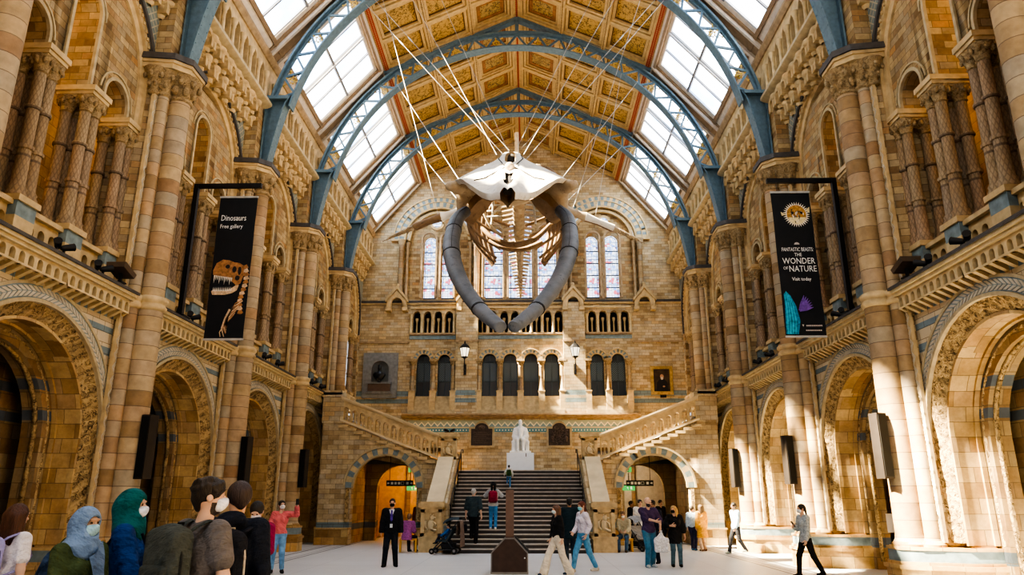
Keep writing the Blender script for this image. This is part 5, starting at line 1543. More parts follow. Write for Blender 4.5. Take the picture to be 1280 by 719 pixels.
def stroke(mb, pts, w, y=-.005, m=0):
    P = [Vector((p[0], 0, p[1])) for p in pts]
    for i in range(len(P) - 1):
        d = (P[i + 1] - P[i]).normalized(); n = Vector((-d.z, 0, d.x)); w0 = w[i] if isinstance(w, list) else w; w1 = w[i + 1] if isinstance(w, list) else w
        flat(mb, [(P[i] + n * w0).xz[:] if False else ((P[i] + n * w0).x, (P[i] + n * w0).z), ((P[i + 1] + n * w1).x, (P[i + 1] + n * w1).z), ((P[i + 1] - n * w1).x, (P[i + 1] - n * w1).z), ((P[i] - n * w0).x, (P[i] - n * w0).z)], y, m)
BW, BH = 1.03, 3.98
def banner(sg):
    x = sg * 7.49
    T = thing('banner', 'tall black hanging banner with a dinosaur skull and white lettering' if sg < 0 else 'tall black hanging banner with a spiny pufferfish and white capital lettering', 'banner', (x, 18.2, 5.76))
    mb = MB(); n = 14
    mb.loft([[(-BW / 2, .012 * sin(k), BH * k / n), (BW / 2, -.012 * sin(k * 1.3), BH * k / n)] for k in range(n + 1)], False, False); mb.obj('cloth_panel', M_ban, T, smooth=180)
    for z in (0, BH): mb = MB(); mb.box(-BW / 2 - .01, BW / 2 + .01, -.02, .02, z - .025, z + .025); mb.obj('batten', plain('banner batten', (.45, .45, .44), .4, .3), T, smooth=0)
    Y0 = -.03; U = lambda u: -BW / 2 + BW * u; W = lambda v: BH * (1 - v)
    R = (pi / 2, 0, 0)
    if sg < 0:
        txt('Dinosaurs', .235, M_lett, T, (U(.09), Y0, W(.175)), R, ext=.001, sx=.72); txt('Free gallery', .165, M_lett, T, (U(.09), Y0, W(.230)), R, ext=.001, sx=.80)
        P = lambda pts: [(U(a), W(b)) for a, b in pts]
        mb = MB()
        flat(mb, P([(.05, .53), (.12, .48), (.28, .455), (.45, .46), (.58, .475), (.72, .48), (.84, .50), (.86, .56), (.80, .62), (.70, .64), (.62, .62), (.52, .60), (.40, .585), (.28, .575), (.14, .57), (.06, .56)]), -.03, 0)
        flat(mb, P([(.06, .675), (.12, .665), (.25, .672), (.42, .672), (.58, .655), (.70, .63), (.76, .635), (.72, .67), (.60, .69), (.42, .70), (.22, .70), (.10, .70)]), -.03, 1)
        mb.obj('skull_picture', [M_tb, M_tb2], T, smooth=0)
        mb = MB()
        for c, w, h in (((.60, .525), .055, .022), ((.74, .535), .045, .03), ((.42, .505), .06, .014), ((.70, .585), .06, .018)):
            flat(mb, [(U(c[0] + w * cos(a)), W(c[1] + h * sin(a))) for a in [2 * pi * i / 12 for i in range(12)]], -.034, 0)
        mb.obj('eye_hole', M_gap, T, smooth=0)
        mb = MB()
        for i in range(11):
            u = .09 + .045 * i; L = .028 + .022 * (i % 3 == 0); v = .568 + .02 * i / 11 + .002
            flat(mb, P([(u, v - .006), (u + .032, v - .004), (u + .01, v + L)]), -.036, 0)
            v2 = .668 - .002 * (i / 11); flat(mb, P([(u + .01, v2 + .008), (u + .04, v2 + .008), (u + .022, v2 - .022)]), -.036, 0)
        mb.obj('tooth', M_tooth, T, smooth=0)
        mb = MB()
        for i in range(13):
            u = .86 + .05 * sin(i * .5) - .0 * i; v = .50 + .026 * i
            flat(mb, P([(u - .04, v), (u + .05, v - .01), (u + .10, v + .012), (u + .04, v + .022), (u - .05, v + .018)]), -.03, i % 2)
        for i in range(9):
            a = i / 8; stroke(mb, P([(.88 - .02 * i, .74 + .012 * i), (.72 - .03 * i, .76 + .02 * i), (.58 - .02 * i + .05 * a, .83 + .012 * i), (.56, .90 + .008 * i)]), .012, -.032, i % 2)
        stroke(mb, P([(.60, .80), (.50, .86), (.44, .93), (.52, .985)]), [.03, .02, .018, .008], -.033, 1); stroke(mb, P([(.46, .92), (.40, .955), (.43, .985)]), .01, -.034, 1)
        mb.obj('skeleton_picture', [M_tb, M_tb2], T, smooth=0)
    else:
        for s_, sz, u, v, sx in (('FANTASTIC BEASTS:', .150, .52, .425, .62), ('THE', .135, .52, .460, .8), ('WONDER', .235, .52, .512, .80), ('NATURE', .235, .60, .566, .80), ('OF', .12, .17, .552, .8)):
            txt(s_, sz, M_lett, T, (U(u), Y0, W(v)), R, 'lettering', 'CENTER', .001, sx)
        txt('Visit today', .135, M_lett, T, (U(.54), Y0, W(.628)), R, 'lettering', 'CENTER', .003, .85)
        mb = MB()
        c = (.60, .165); N = 30
        flat(mb, [(U(c[0] + .26 * cos(2 * pi * i / N)), W(c[1] + .072 * sin(2 * pi * i / N))) for i in range(N)], -.03, 0)
        flat(mb, [(U(c[0] + .22 * cos(a)), W(c[1] + .02 + .05 * sin(a))) for a in [pi * i / 14 for i in range(15)]], -.033, 1)
        for i in range(34):
            a = 2 * pi * i / 34; r = 1.0; p = (c[0] + .25 * cos(a), c[1] + .068 * sin(a)); q = (c[0] + .35 * cos(a), c[1] + .092 * sin(a)); d = (-.02 * sin(a), .006 * cos(a))
            flat(mb, [(U(p[0] + d[0]), W(p[1] + d[1])), (U(p[0] - d[0]), W(p[1] - d[1])), (U(q[0]), W(q[1]))], -.031, 2)
        for i in range(26):
            a = i * 2.4; r = .04 + .16 * (i % 7) / 7; p = (c[0] + r * cos(a), c[1] + r * .28 * sin(a)); flat(mb, [(U(p[0] - .016), W(p[1])), (U(p[0] + .016), W(p[1])), (U(p[0] + .005), W(p[1] + .02))], -.035, 2 if i % 2 else 3)
        for x in (-.1, .13):
            flat(mb, [(U(c[0] + x + .035 * cos(a)), W(c[1] - .012 + .010 * sin(a))) for a in [2 * pi * i / 10 for i in range(10)]], -.036, 3)
        flat(mb, [(U(c[0] - .26), W(c[1])), (U(c[0] - .40), W(c[1] - .02)), (U(c[0] - .38), W(c[1] + .008))], -.032, 1); flat(mb, [(U(c[0] + .24), W(c[1] - .03)), (U(c[0] + .35), W(c[1] - .055)), (U(c[0] + .34), W(c[1] - .01))], -.032, 1)
        mb.obj('pufferfish_picture', [plain('fish brown', (.42, .22, .06), .5, var=.45, scale=20), plain('fish pale belly', (.72, .62, .34), .5, var=.2, scale=20), M_tooth, M_gap], T, smooth=0)
        # plain sweep of teal and violet plumes
        mb = MB(); TE = [plain('teal plume', (.02, .20, .34), .4, var=.5, scale=14), plain('bright teal plume', (.04, .38, .52), .4, var=.4, scale=14), plain('violet plume', (.17, .08, .38), .4, var=.4, scale=14)]
        for i in range(7):
            a = .2 + .16 * i; stroke(mb, [(U(.40), W(.83)), (U(.40 + .18 * cos(a)), W(.83 - .05 * sin(a))), (U(.40 + .36 * cos(a)), W(.83 - .11 * sin(a)))], [.03, .045, .006], -.030 - .0006 * i, 2)
        for i in range(9):
            u = .02 + .034 * i; stroke(mb, [(U(u * .9 + .02), W(.985)), (U(u + .05), W(.90)), (U(u * .8 + .06), W(.80)), (U(u * .55 + .04), W(.70 + .006 * abs(i - 3)))], [.03, .045, .03, .006], -.034 - .0006 * i, i % 2)
        mb.obj('plume_picture', TE, T, smooth=0)
        mb = MB()
        for i in range(9): flat(mb, [(U(.52 + .045 * i), W(.925)), (U(.555 + .045 * i), W(.925)), (U(.555 + .045 * i), W(.935)), (U(.52 + .045 * i), W(.935))], -.03)
        for i in range(8): flat(mb, [(U(.50 + .05 * i), W(.957)), (U(.54 + .05 * i), W(.957)), (U(.54 + .05 * i), W(.965)), (U(.50 + .05 * i), W(.965))], -.03)
        flat(mb, [(U(.42), W(.922)), (U(.47), W(.922)), (U(.445), W(.938))], -.03)
        flat(mb, [(U(.52 + .07 * cos(a)), W(.378 - .016 * sin(a))) for a in [pi * i / 8 for i in range(9)]], -.03)
        mb.obj('small_mark', plain('grey mark', (.5, .45, .42), .5), T, smooth=0)
    B = thing('banner_bracket', 'dark steel gallows bracket holding up the %s banner' % ('dinosaur' if sg < 0 else 'pufferfish'), 'bracket', (sg * 8.72, 18.25, 6.34))
    mb = MB(); mb.box(-.06, .06, -.06, .06, .0, 3.8); mb.obj('post', M_ironk, B, smooth=0)
    mb = MB(); mb.box(*sorted((-sg * 1.8, sg * .06)), -.05, .05, 3.7, 3.82); mb.obj('arm', M_ironk, B, smooth=0)
    mb = MB(); mb.box(-.2, .2, -.2, .2, 0.03, .06); mb.bar((0, 0, .5), (sg * .12, 0, .05), .05, .05); mb.obj('foot_plate', M_ironk, B, smooth=0)
    for q in (-.35, .35): mb = MB(); mb.tube([(-sg * 1.22 + q, -.05, 3.7), (-sg * 1.22 + q, -.05, 3.45)], .008, 5); mb.obj('hanging_strap', M_ironk, B, smooth=0)
banner(-1); banner(1)
# ---- column loudspeakers
WHICH = ['nearest', 'second', 'third']
M_spk = plain('dark brown loudspeaker case', (.030, .024, .020), .45); M_grl = plain('black speaker cloth', (.010, .010, .010), .7)
for sg in (-1, 1):
    for k in (1, 2, 3):
        T = thing('column_loudspeaker', 'slim dark column loudspeaker on the %s pier of the %s arcade' % (WHICH[k - 1], 'shaded' if sg < 0 else 'sunlit'), 'loudspeaker', (sg * 7.90, PY[k] - .12, 2.2), sg * .28, 'column loudspeakers on the piers')
        mb = MB(); mb.box(-.12, .12, -.13, .12, 0, 1.36); mb.obj('case', M_spk, T, smooth=0)
        mb = MB(); mb.box(-.10, .10, -.145, -.13, .04, 1.32); mb.obj('grille', M_grl, T, smooth=0)
        mb = MB(); mb.bar((0, .1, .1), (sg * .25, .12, .1), .05, .06); mb.bar((0, .1, 1.2), (sg * .25, .12, 1.2), .05, .06); mb.obj('wall_bracket', M_ironk, T, smooth=0)
# ---- floodlights on the ledge
def spot(mb, p, d, r=.075, L=.24):
    p = Vector(p); d = Vector(d).normalized(); mb.tube([tuple(p - d * L * .5), tuple(p - d * L * .3), tuple(p + d * L * .5), tuple(p + d * L * .55)], [r * .55, r * .8, r, r * 1.08], 10)
for sg in (-1, 1):
    for b in range(4):
        yc = PY[b] + BAY / 2
        for j, dy in enumerate((.05, 1.42)):
            T = thing('spotlight', 'pair of small black spotlights on the %s ledge, %s bay, %s' % ('shaded' if sg < 0 else 'sunlit', ['nearest', 'second', 'third', 'farthest'][b], ('under the middle arch', 'under the far side arch')[j]), 'spotlight', (sg * 8.75, yc + dy, 6.34), 0, 'spotlights along the ledges')
            mb = MB(); spot(mb, (0, -.10, .22), (-sg * .5, -.8, .3)); spot(mb, (-sg * .05, .12, .22), (-sg * .5, .8, .35)); mb.obj('lamp_head', M_blk, T, smooth=60)
            mb = MB(); mb.box(-.14, .14, -.2, .2, .0, .05); mb.box(-.02, .02, -.13, -.09, .05, .2); mb.box(-.02, .02, .09, .13, .05, .2); mb.obj('yoke', M_ironk, T, smooth=0)
        if b == 0:
            T = thing('floodlight', 'rectangular brown floodlight tilted upward on the %s ledge beside the nearest pier' % ('shaded' if sg < 0 else 'sunlit'), 'floodlight', (sg * 8.60, yc + 1.95, 6.36))
            mb = MB(); mb.loft([[(-.2, -.26, .30), (.2, -.26, .30), (.2, .20, .16), (-.2, .20, .16)], [(-.22, -.24, .42), (.22, -.24, .42), (.22, .24, .26), (-.22, .24, .26)]]); mb.obj('housing', plain('brown metal', (.12, .085, .06), .4, .3), T, smooth=0)
            mb = MB(); mb.box(-.1, .1, -.1, .1, 0, .03); mb.box(-.03, .03, -.03, .03, .03, .28); mb.obj('stand', M_ironk, T, smooth=0)
# ---- wall lanterns, plaques, painting, bust
M_lampg = emis('lantern glass glow', (1, .86, .62), 1.1)
for x, nm in ((-2.98, 'bust niche'), (2.92, 'portrait')):
    T = thing('wall_lantern', 'black iron hexagonal wall lantern on the buttress nearer the %s' % nm, 'lantern', (x, D - .42, 8.35))
    mb = MB(); mb.lathe([(.16, .75), (.25, 1.2)], 6, (0, -.35)); mb.obj('glass', M_lampg, T, smooth=0)
    mb = MB()
    for i in range(6):
        a = pi / 3 * i; mb.bar((.165 * cos(a), -.35 + .165 * sin(a), .74), (.255 * cos(a), -.35 + .255 * sin(a), 1.21), .03, .03)
    mb.lathe([(.28, 1.2), (.27, 1.25), (.15, 1.4), (.05, 1.46), (.04, 1.55), (.01, 1.62)], 6, (0, -.35)); mb.lathe([(.02, .58), (.06, .66), (.17, .72), (.17, .76)], 6, (0, -.35)); mb.obj('frame', M_ironk, T, smooth=0)
    mb = MB(); mb.tube([(0, 0, .1), (0, -.16, .05), (0, -.34, .25), (0, -.35, .6)], .028, 6); mb.box(-.07, .07, -.03, .06, -.15, .4); mb.tube([(0, 0, .35), (0, -.2, .36), (0, -.34, .5)], .018, 6); mb.obj('bracket', M_ironk, T, smooth=60)
M_bronze = plain('dark bronze', (.055, .04, .032), .4, .4, var=.3, scale=10, bump=.3)
for x, nm in ((-2.06, 0), (2.02, 1)):
    T = thing('wall_plaque', ['plain dark bronze plaque with arched top set beside the white statue', 'dark bronze plaque crowded with raised scrollwork and beasts'][nm], 'plaque', (x, D - .04, 4.5))
    def shape(e): return [(-.56 - e, -e), (.56 + e, -e), (.56 + e, .86 + e), (.36 + e * .5, .86 + e)] + [(.36 * cos(a) * (1 + e), .86 + (.30 + e) * sin(a)) for a in [pi * i / 10 for i in range(1, 10)]] + [(-.36 - e * .5, .86 + e), (-.56 - e, .86 + e)]
    F = lambda p, q, t: (p, t, q)
    mb = MB(); mb.prism(shape(.11), F, -.06, .02); mb.obj('stone_frame', M_pale, T, smooth=0)
    mb = MB(); mb.prism(shape(0), F, -.09, 0); mb.obj('bronze_panel', M_bronze, T, smooth=0)
    mb = MB(); rnd = random.Random(4)
    if nm:
        for i in range(30):
            a = i * 2.4; r = .05 + .42 * i / 30; cx, cz = r * cos(a), .5 + r * sin(a) * 1.0
            mb.tube([(cx + .07 * cos(a + q), -.10, cz + .07 * sin(a + q)) for q in (0, 1, 2, 3, 4)], .018, 5)
        for sx in (-1, 1): mb.sphere((sx * .36, -.10, .35), .10, 8, 6, 0, (1, .5, 1.4)); mb.sphere((sx * .30, -.12, .52), .06, 8, 5); mb.sphere((sx * .33, -.1, .2), .08, 7, 5, 0, (1.4, .5, .6))
    else:
        for i in range(9): mb.box(-.44, .44 - .1 * (i % 3), -.094, -.088, .12 + .07 * i, .135 + .07 * i)
        mb.sphere((0, -.09, .93), .14, 10, 6, 0, (1.3, .25, .8))
    mb.obj('relief', plain('worn bronze relief', (.12, .085, .065), .4, .4, var=.4, scale=14), T, smooth=60)
T = thing('portrait_painting', 'gilt framed dark oil portrait of a man with white beard', 'painting', (7.56, D - .02, 7.16))
mb = MB()
for e0, e1, y0 in ((0, .06, -.10), (.06, .13, -.13), (.13, .17, -.08)):
    a, b = .43 + e0, .43 + e1; c, d = .60 + e0, .60 + e1
    mb.box(-b, b, y0, 0, .75 + c, .75 + d); mb.box(-b, b, y0, 0, .75 - d, .75 - c); mb.box(-b, -a, y0, 0, .75 - c, .75 + c); mb.box(a, b, y0, 0, .75 - c, .75 + c)
mb.obj('gilt_frame', plain('old gilding', (.50, .34, .12), .4, .5, var=.3), T, smooth=0)
mb = MB(); mb.box(-.44, .44, -.04, -.01, .14, 1.36); mb.obj('canvas', plain('dark oil ground', (.055, .035, .02), .4, var=.5, scale=3), T, smooth=0)
mb = MB(); mb.prism([(-.30, .15), (.34, .15), (.30, .62), (.16, .80), (-.12, .80), (-.26, .62)], lambda p, q, t: (p, t, q), -.046, -.04, 0); mb.sphere((.02, -.045, .96), .10, 10, 6, 1, (1, .1, 1.25)); mb.sphere((.02, -.05, .86), .075, 8, 5, 2, (1, .1, 1.2)); mb.sphere((.10, -.05, .42), .05, 7, 5, 1, (1.4, .1, 1))
mb.obj('painted_figure', [M_blk, plain('painted flesh', (.45, .26, .15), .5), plain('painted beard', (.5, .45, .38), .5)], T, smooth=60)
mb = MB(); mb.box(-.16, .16, -.05, .02, -.18, -.02); tag(mb.obj('caption_plate', M_blk, None, (7.6, D - .02, 7.16), 0, 0), 'small black caption plate under the oil portrait', 'caption plate')
T = thing('niche_surround', 'grey stone niche surround with arched recess on the end wall', 'niche', (-7.6, D, 7.0))
mb = MB(); wall(mb, -.94, .94, 0, 2.45, [(0, .46, .85, 1.55, .46)], -.16, -.01, lambda u, d, z: (u, d, z), 0, 1); mb.box(-.6, .6, -.30, -.16, .35, .78, 1); mb.box(-.66, .66, -.34, -.16, .74, .84, 0); mb.box(-.7, .7, -.26, -.16, .22, .36, 0); mb.obj('stone_slab', [plain('grey niche stone', (.21, .22, .225), .6, var=.2), plain('brown niche stone', (.12, .08, .06), .6)], T, smooth=0)
mb = MB(); mb.box(-.5, .5, -.03, -.01, .8, 2.1); mb.obj('recess', plain('grey recess', (.12, .125, .12), .7), T, smooth=0)
def sdf_obj(name, s, mat, parent, loc=(0, 0, 0)): return put(name, np_mesh(name, [(*s.net(), 0)], [mat]), parent, loc)
s = SDF((-.5, -.35, -.05), (.5, .3, 1.0), .022)
s.ell((0, 0, .74), (.10, .12, .14), .03); s.cap((0, .01, .42), (0, 0, .66), .09, .075, .05); s.cap((-.22, 0, .36), (.22, 0, .36), .13, None, .1); s.ell((0, -.02, .28), (.27, .17, .25), .08); s.cap((0, 0, 0), (0, 0, .12), .15, .09, .03); s.cap((0, -.11, .72), (0, -.145, .70), .02, .025, .02); s.ell((0, .02, .86), (.105, .12, .05), .03)
for k in (-1, 1): s.cap((.2 * k, -.1, .45), (.02 * k, -.16, .2), .05, .04, .03)
s.plane((0, 0, .0), (0, 0, -1)); o = sdf_obj('bust', s, plain('black bronze bust', (.02, .022, .026), .3, .5, spec=.6), None, (-7.6, D - .34, 7.85)); tag(o, 'dark bronze bust of a man in the grey niche', 'bust')
# ---- seated marble statue on its plinth
T = thing('statue_plinth', 'plain white block plinth at the head of the stairs', 'plinth', (.02, 35.0, LZ))
mb = MB(); mb.box(-.63, .63, -.6, .6, 0, .88); mb.obj('block', plain('white painted plinth', (.74, .78, .82), .5, var=.03), T, smooth=0)
mb = MB(); mb.box(.25, .28, -.61, -.6, .70, .86); mb.obj('small_label', M_blk, T, smooth=0)
M_marb = plain('white marble', (.80, .79, .76), .4, var=.08, scale=4)
ST = thing('seated_statue', 'white marble statue of a bearded man seated with hands in his lap', 'statue', (.02, 35.0, LZ + .88))
s = SDF((-.6, -.6, -.02), (.6, .5, 1.75), .022)
s.rbox((0, 0, .045), (.50, .48, .05), .01); s.rbox((0, .22, .32), (.40, .22, .30), .05, .03); s.rbox((0, .36, .65), (.38, .08, .45), .06, .04)
for k in (-1, 1): s.rbox((k * .36, .05, .52), (.06, .28, .06), .04, .03); s.cap((k * .36, -.2, .1), (k * .36, -.2, .5), .05, None, .03)
s.cap((0, .12, .62), (0, .08, 1.12), .22, .20, .06, 'add', (0, 1, 0), 1.2); s.cap((-.22, .08, 1.12), (.22, .08, 1.12), .10, None, .07)
s.ell((0, .0, 1.46), (.095, .115, .135), .03); s.cap((0, .06, 1.2), (0, .02, 1.4), .08, .07, .04); s.cap((0, -.08, 1.39), (0, -.10, 1.24), .065, .045, .03); s.cap((0, -.1, 1.46), (0, -.13, 1.44), .02, .024, .02)
for k in (-1, 1):
    s.cap((k * .25, .08, 1.10), (k * .33, .0, .80), .085, .075, .05); s.cap((k * .33, .0, .80), (k * .07, -.22, .70), .07, .055, .04); s.ell((k * .06, -.25, .69), (.07, .06, .04), .03)
    s.cap((k * .12, .1, .62), (k * .15, -.30, .60), .12, .095, .05); s.cap((k * .15, -.30, .60), (k * .13, -.33, .14), .09, .065, .04); s.cap((k * .13, -.32, .12), (k * .15, -.46, .12), .055, .05, .03)
    s.cap((k * .22, .0, 1.0), (k * .30, -.18, .12), .08, .10, .06); s.ell((k * .04, -.085, 1.47), (.018, .02, .014), .01, 'cut')
s.cap((0, -.05, 1.1), (0, -.22, .75), .11, .08, .06)
sdf_obj('marble_figure', s, M_marb, ST)
# ---- stair rails, newel lamps
for sg in (-1, 1):
    T = thing('stair_handrail', 'thin dark metal handrail along the %s parapet of the stairs' % ('pushchair side' if sg < 0 else 'sunlit side'), 'handrail')
    za = lambda y: (y - SY) * RISE / TRD + .95
    mb = MB(); mb.tube([(sg * 2.48, 27.6, za(27.6) - .2), (sg * 2.48, 27.6, za(27.6)), (sg * 2.48, 31.8, za(31.8)), (sg * 2.48, 32.5, za(31.9)), (sg * 2.48, 32.5, za(31.9) - .15)], .022, 8); mb.obj('rail', M_ironk, T)
    for y in (27.8, 29.1, 30.4, 31.7):
        mb = MB(); mb.tube([(sg * 2.48, y, .01 + (math.floor((y - SY) / TRD) + 1) * RISE), (sg * 2.48, y, za(y))], .018, 6); mb.obj('post', M_ironk, T)
T = thing('newel_spotlight', 'small black twin spotlight on top of the upper newel above the pushchair', 'spotlight', (-2.97, 31.35, LZ + 1.53))
mb = MB(); spot(mb, (-.12, 0, .1), (-.8, -.5, .2), .06, .2); spot(mb, (.12, 0, .1), (.8, -.5, .2), .06, .2); mb.obj('lamp_head', M_blk, T, smooth=60)
mb = MB(); mb.box(-.2, .2, -.06, .06, 0, .04); mb.obj('base_plate', M_ironk, T, smooth=0)
# ---- signs inside the passages
M_grn = emis('green exit sign', (.10, .55, .12), .55); M_sign = plain('dark sign board', (.012, .014, .013), .4)
for sg in (-1, 1):
    wn_ = 'by the guard' if sg < 0 else 'by the couple'
    T = thing('direction_sign', 'long black hanging direction sign with white symbols in the arch behind the %s' % ('man with tie' if sg < 0 else 'walking couple'), 'sign', (sg * 5.15, 32.2, 2.45))
    mb = MB(); mb.box(-.58, .58, -.03, .03, -.12, .12); mb.obj('board', M_sign, T, smooth=0)
    mb = MB()
    for i, x in enumerate((-.5, -.33, -.18, -.03, .12, .33, .5)):
        if i in (0, 6):
            d = 1 if i else -1; mb.prism([(x + d * .05, 0), (x, .05), (x, .02), (x - d * .05, .02), (x - d * .05, -.02), (x, -.02), (x, -.05)], lambda p, q, t: (p, t, q), -.036, -.03)
        elif i == 4:
            for a, b, c, e in ((-.06, .06, .05, .06), (-.06, .06, -.06, -.05), (-.06, -.05, -.06, .06), (.05, .06, -.06, .06)): mb.box(x + a, x + b, -.036, -.03, c, e)
        else: mb.box(x - .05, x + .05, -.036, -.03, -.05, .05)
    mb.obj('pictogram', plain('sign white', (.55, .55, .5), .5), T, smooth=0)
    mb = MB()
    for x in (-.45, .45): mb.tube([(x, 0, .12), (x, 0, 1.25)], .012, 6)
    mb.obj('hanger', M_ironk, T)
    for j, (x, y, z, w) in enumerate(((4.65, 33.0, 3.05, .28), (5.2, 36.2, 2.3, .3))):
        T = thing('exit_sign', 'green lit exit sign %s in the arch behind the %s' % (('above the direction board', 'below the direction board')[j], 'man with tie' if sg < 0 else 'walking couple'), 'exit sign', (sg * x, y, z))
        mb = MB(); mb.prism([(-w, -.11), (w, -.11), (w, .09), (w * .7, .13), (-w * .7, .13), (-w, .09)], lambda p, q, t: (p, t, q), -.03, .03); mb.obj('lit_panel', M_grn, T, smooth=0)
        mb = MB(); mb.box(-w - .02, w + .02, -.04, .04, .12, .18); mb.tube([(0, 0, .17), (0, 0, .7)], .012, 6); mb.obj('holder', M_ironk, T, smooth=0)
        mb = MB(); mb.sphere((-.05, -.035, .03), .03, 6, 4); mb.bar((-.05, -.035, .0), (-.02, -.035, -.06), .02, .02); mb.box(.08, .16, -.036, -.03, -.06, .08); mb.obj('pictogram', M_lett, T, smooth=0)
# ---- donation box with its post, in the middle of the floor
T = thing('donation_box', 'dark brown house-shaped collection box in the middle of the floor', 'donation box', (-.09, 19.5, 0))
hs = [(-.45, .04), (.45, .04), (.45, .50), (.12, .84), (-.12, .84), (-.45, .50)]
mb = MB(); mb.prism(hs, lambda p, q, t: (p, t, q), -.32, .32); mb.obj('cabinet', plain('brown painted cabinet', (.055, .032, .024), .45, var=.15), T, smooth=0)
mb = MB()
for y in (-.335, .32):
    for a, b in zip(hs, hs[1:] + hs[:1]):
        if a[1] == .04 and b[1] == .04: continue
        mb.bar((a[0], y + .007, a[1]), (b[0], y + .007, b[1]), .03, .03, 0, (0, 1, 0))
mb.box(-.47, .47, -.34, .34, 0, .05); mb.obj('metal_edge', plain('grey metal edging', (.22, .21, .2), .4, .5), T, smooth=0)
mb = MB(); mb.loft([[(.13, -.26, .86), (.47, -.26, .52), (.47, .30, .52), (.13, .30, .86)], [(.15, -.26, .88), (.49, -.26, .54), (.49, .30, .54), (.15, .30, .88)]]); mb.obj('glass_lid', plain('dark glass', (.02, .025, .03), .15, spec=.6), T, smooth=0)
mb = MB(); mb.sphere((.38, -.33, .38), .02, 6, 4); mb.obj('lock', M_lett, T)
mb = MB(); mb.box(-.105, .105, -.04, .04, .83, 2.02); mb.obj('post', plain('brown post', (.16, .10, .075), .5, var=.15), T, smooth=0)
# ---- information stand in the sunlit alcove
T = thing('information_stand', 'slanted dark stand with a white notice in the sunlit alcove', 'stand', (9.26, 18.2, .006), -.3)
mb = MB(); mb.bar((0, 0, .0), (-.14, 0, 1.68), .08, .30, 0, (0, 1, 0)); mb.box(-.25, .25, -.25, .25, 0, .03); mb.obj('upright', M_sign, T, smooth=0)
mb = MB(); mb.box(-.36, -.12, -.02, .02, 1.02, 1.45); mb.obj('notice', M_lett, T, smooth=0)
mb = MB(); mb.box(-.36, -.1, -.10, .10, .72, .75); mb.obj('leaflet_tray', M_lett, T, smooth=0)
# ---- stool
T = thing('wooden_stool', 'yellow wooden slab stool beside the stair newel', 'stool', (-3.86, 26.95, 0), .1)
M_wood = plain('honey wood', (.62, .34, .07), .5, var=.15, scale=4)
mb = MB(); mb.box(-.30, .30, -.19, .19, .40, .46); mb.obj('seat', M_wood, T, smooth=0)
for x in (-.27, .27): mb = MB(); mb.box(x - .03, x + .03, -.18, .18, 0, .40); mb.obj('leg', M_wood, T, smooth=0)
# ---- pushchairs
def pushchair(label, loc, rot, canopy, blanket):
    T = thing('pushchair', label, 'pushchair', loc, rot, None)
    M_fr = plain('dark grey tube', (.03, .04, .05), .4, .3); M_can = cloth(canopy)
    for x in (-.26, .26):
        mb = MB(); mb.tube([(x, -.42, .14), (x, -.10, .46), (x, .20, .74), (x, .42, 1.02)], .02, 6); mb.tube([(x, .34, .12), (x, .10, .42), (x, -.12, .58)], .018, 6); mb.tube([(x, -.4, .14), (x, .34, .13)], .014, 6); mb.obj('frame', M_fr, T)
        for y, r in ((-.44, .095), (.34, .115)):
            mb = MB(); mb.lathe([(r * .55, -.03), (r, -.03), (r, .03), (r * .55, .03)], 16); mb.v = [(p[2], p[0], p[1]) for p in mb.v]; w = mb.obj('wheel', M_blk, T, (x, y, r), 0)
            mb = MB(); mb.lathe([(.02, -.035), (r * .4, -.035), (r * .4, .035), (.02, .035)], 10); mb.v = [(p[2], p[0], p[1]) for p in mb.v]; mb.obj('hub', plain('grey hub', (.3, .3, .3), .4), w)
    mb = MB(); mb.tube([(-.26, .42, 1.02), (-.26, .46, 1.06), (.26, .46, 1.06), (.26, .42, 1.02)], .022, 6); mb.obj('handle', M_blk, T)
    mb = MB(); mb.loft([[(-.24, -.30, .42), (.24, -.30, .42), (.24, -.30, .46), (-.24, -.30, .46)], [(-.24, .04, .38), (.24, .04, .38), (.24, .02, .46), (-.24, .02, .46)], [(-.24, .30, .82), (.24, .30, .82), (.24, .26, .86), (-.24, .26, .86)]]); mb.obj('seat', M_can, T, smooth=50)
    mb = MB(); n = 8; mb.loft([[(-.26, .30 - .46 * sin(a) + .02, .76 + .40 * cos(a) * .9), (-.13, .30 - .48 * sin(a), .80 + .40 * cos(a)), (.13, .30 - .48 * sin(a), .80 + .40 * cos(a)), (.26, .30 - .46 * sin(a) + .02, .76 + .40 * cos(a) * .9)] for a in [-.35 + 1.35 * i / n for i in range(n + 1)]], False, False); mb.obj('canopy', M_can, T, smooth=180)
    mb = MB(); mb.loft([[(-.2, -.1, .16), (.2, -.1, .16), (.2, .28, .16), (-.2, .28, .16)], [(-.22, -.16, .32), (.22, -.16, .32), (.22, .30, .36), (-.22, .30, .36)]]); mb.obj('basket', M_blk, T, smooth=0)
    return T
pc = pushchair('dark grey pushchair with a brown coat hung over its handle at the stair foot', (-2.42, 26.12, 0), -pi / 2 - .15, (.05, .075, .095), None)
mb = MB(); rows = []
for i in range(13):
    u = -.24 + .48 * i / 12; f = .03 * sin(i * 1.9)
    rows.append([(u, -.06 + f, .62 + .02 * sin(i)), (u, -.05 + f * .6, .9), (u, -.01, 1.075), (u, .02, 1.085), (u, .06, 1.06), (u, .085 + f * .5, .8), (u, .10 + f, .5), (u, .10 + f * 1.3, .24 + .02 * sin(i * 2))])
mb.loft(rows, False, False)
o = mb.obj('draped_coat', cloth((.20, .145, .115)), None, (-2.42 + .46 * math.cos(.15), 26.12 + .46 * math.sin(.15) * -1, 0), -pi / 2 - .15 , 180); tag(o, 'brown coat draped over the handle of the pushchair by the stairs', 'coat')
pushchair('pale grey pushchair with rounded hood beside the seated man in yellow', (4.42, 27.7, 0), .5, (.30, .31, .33), None)

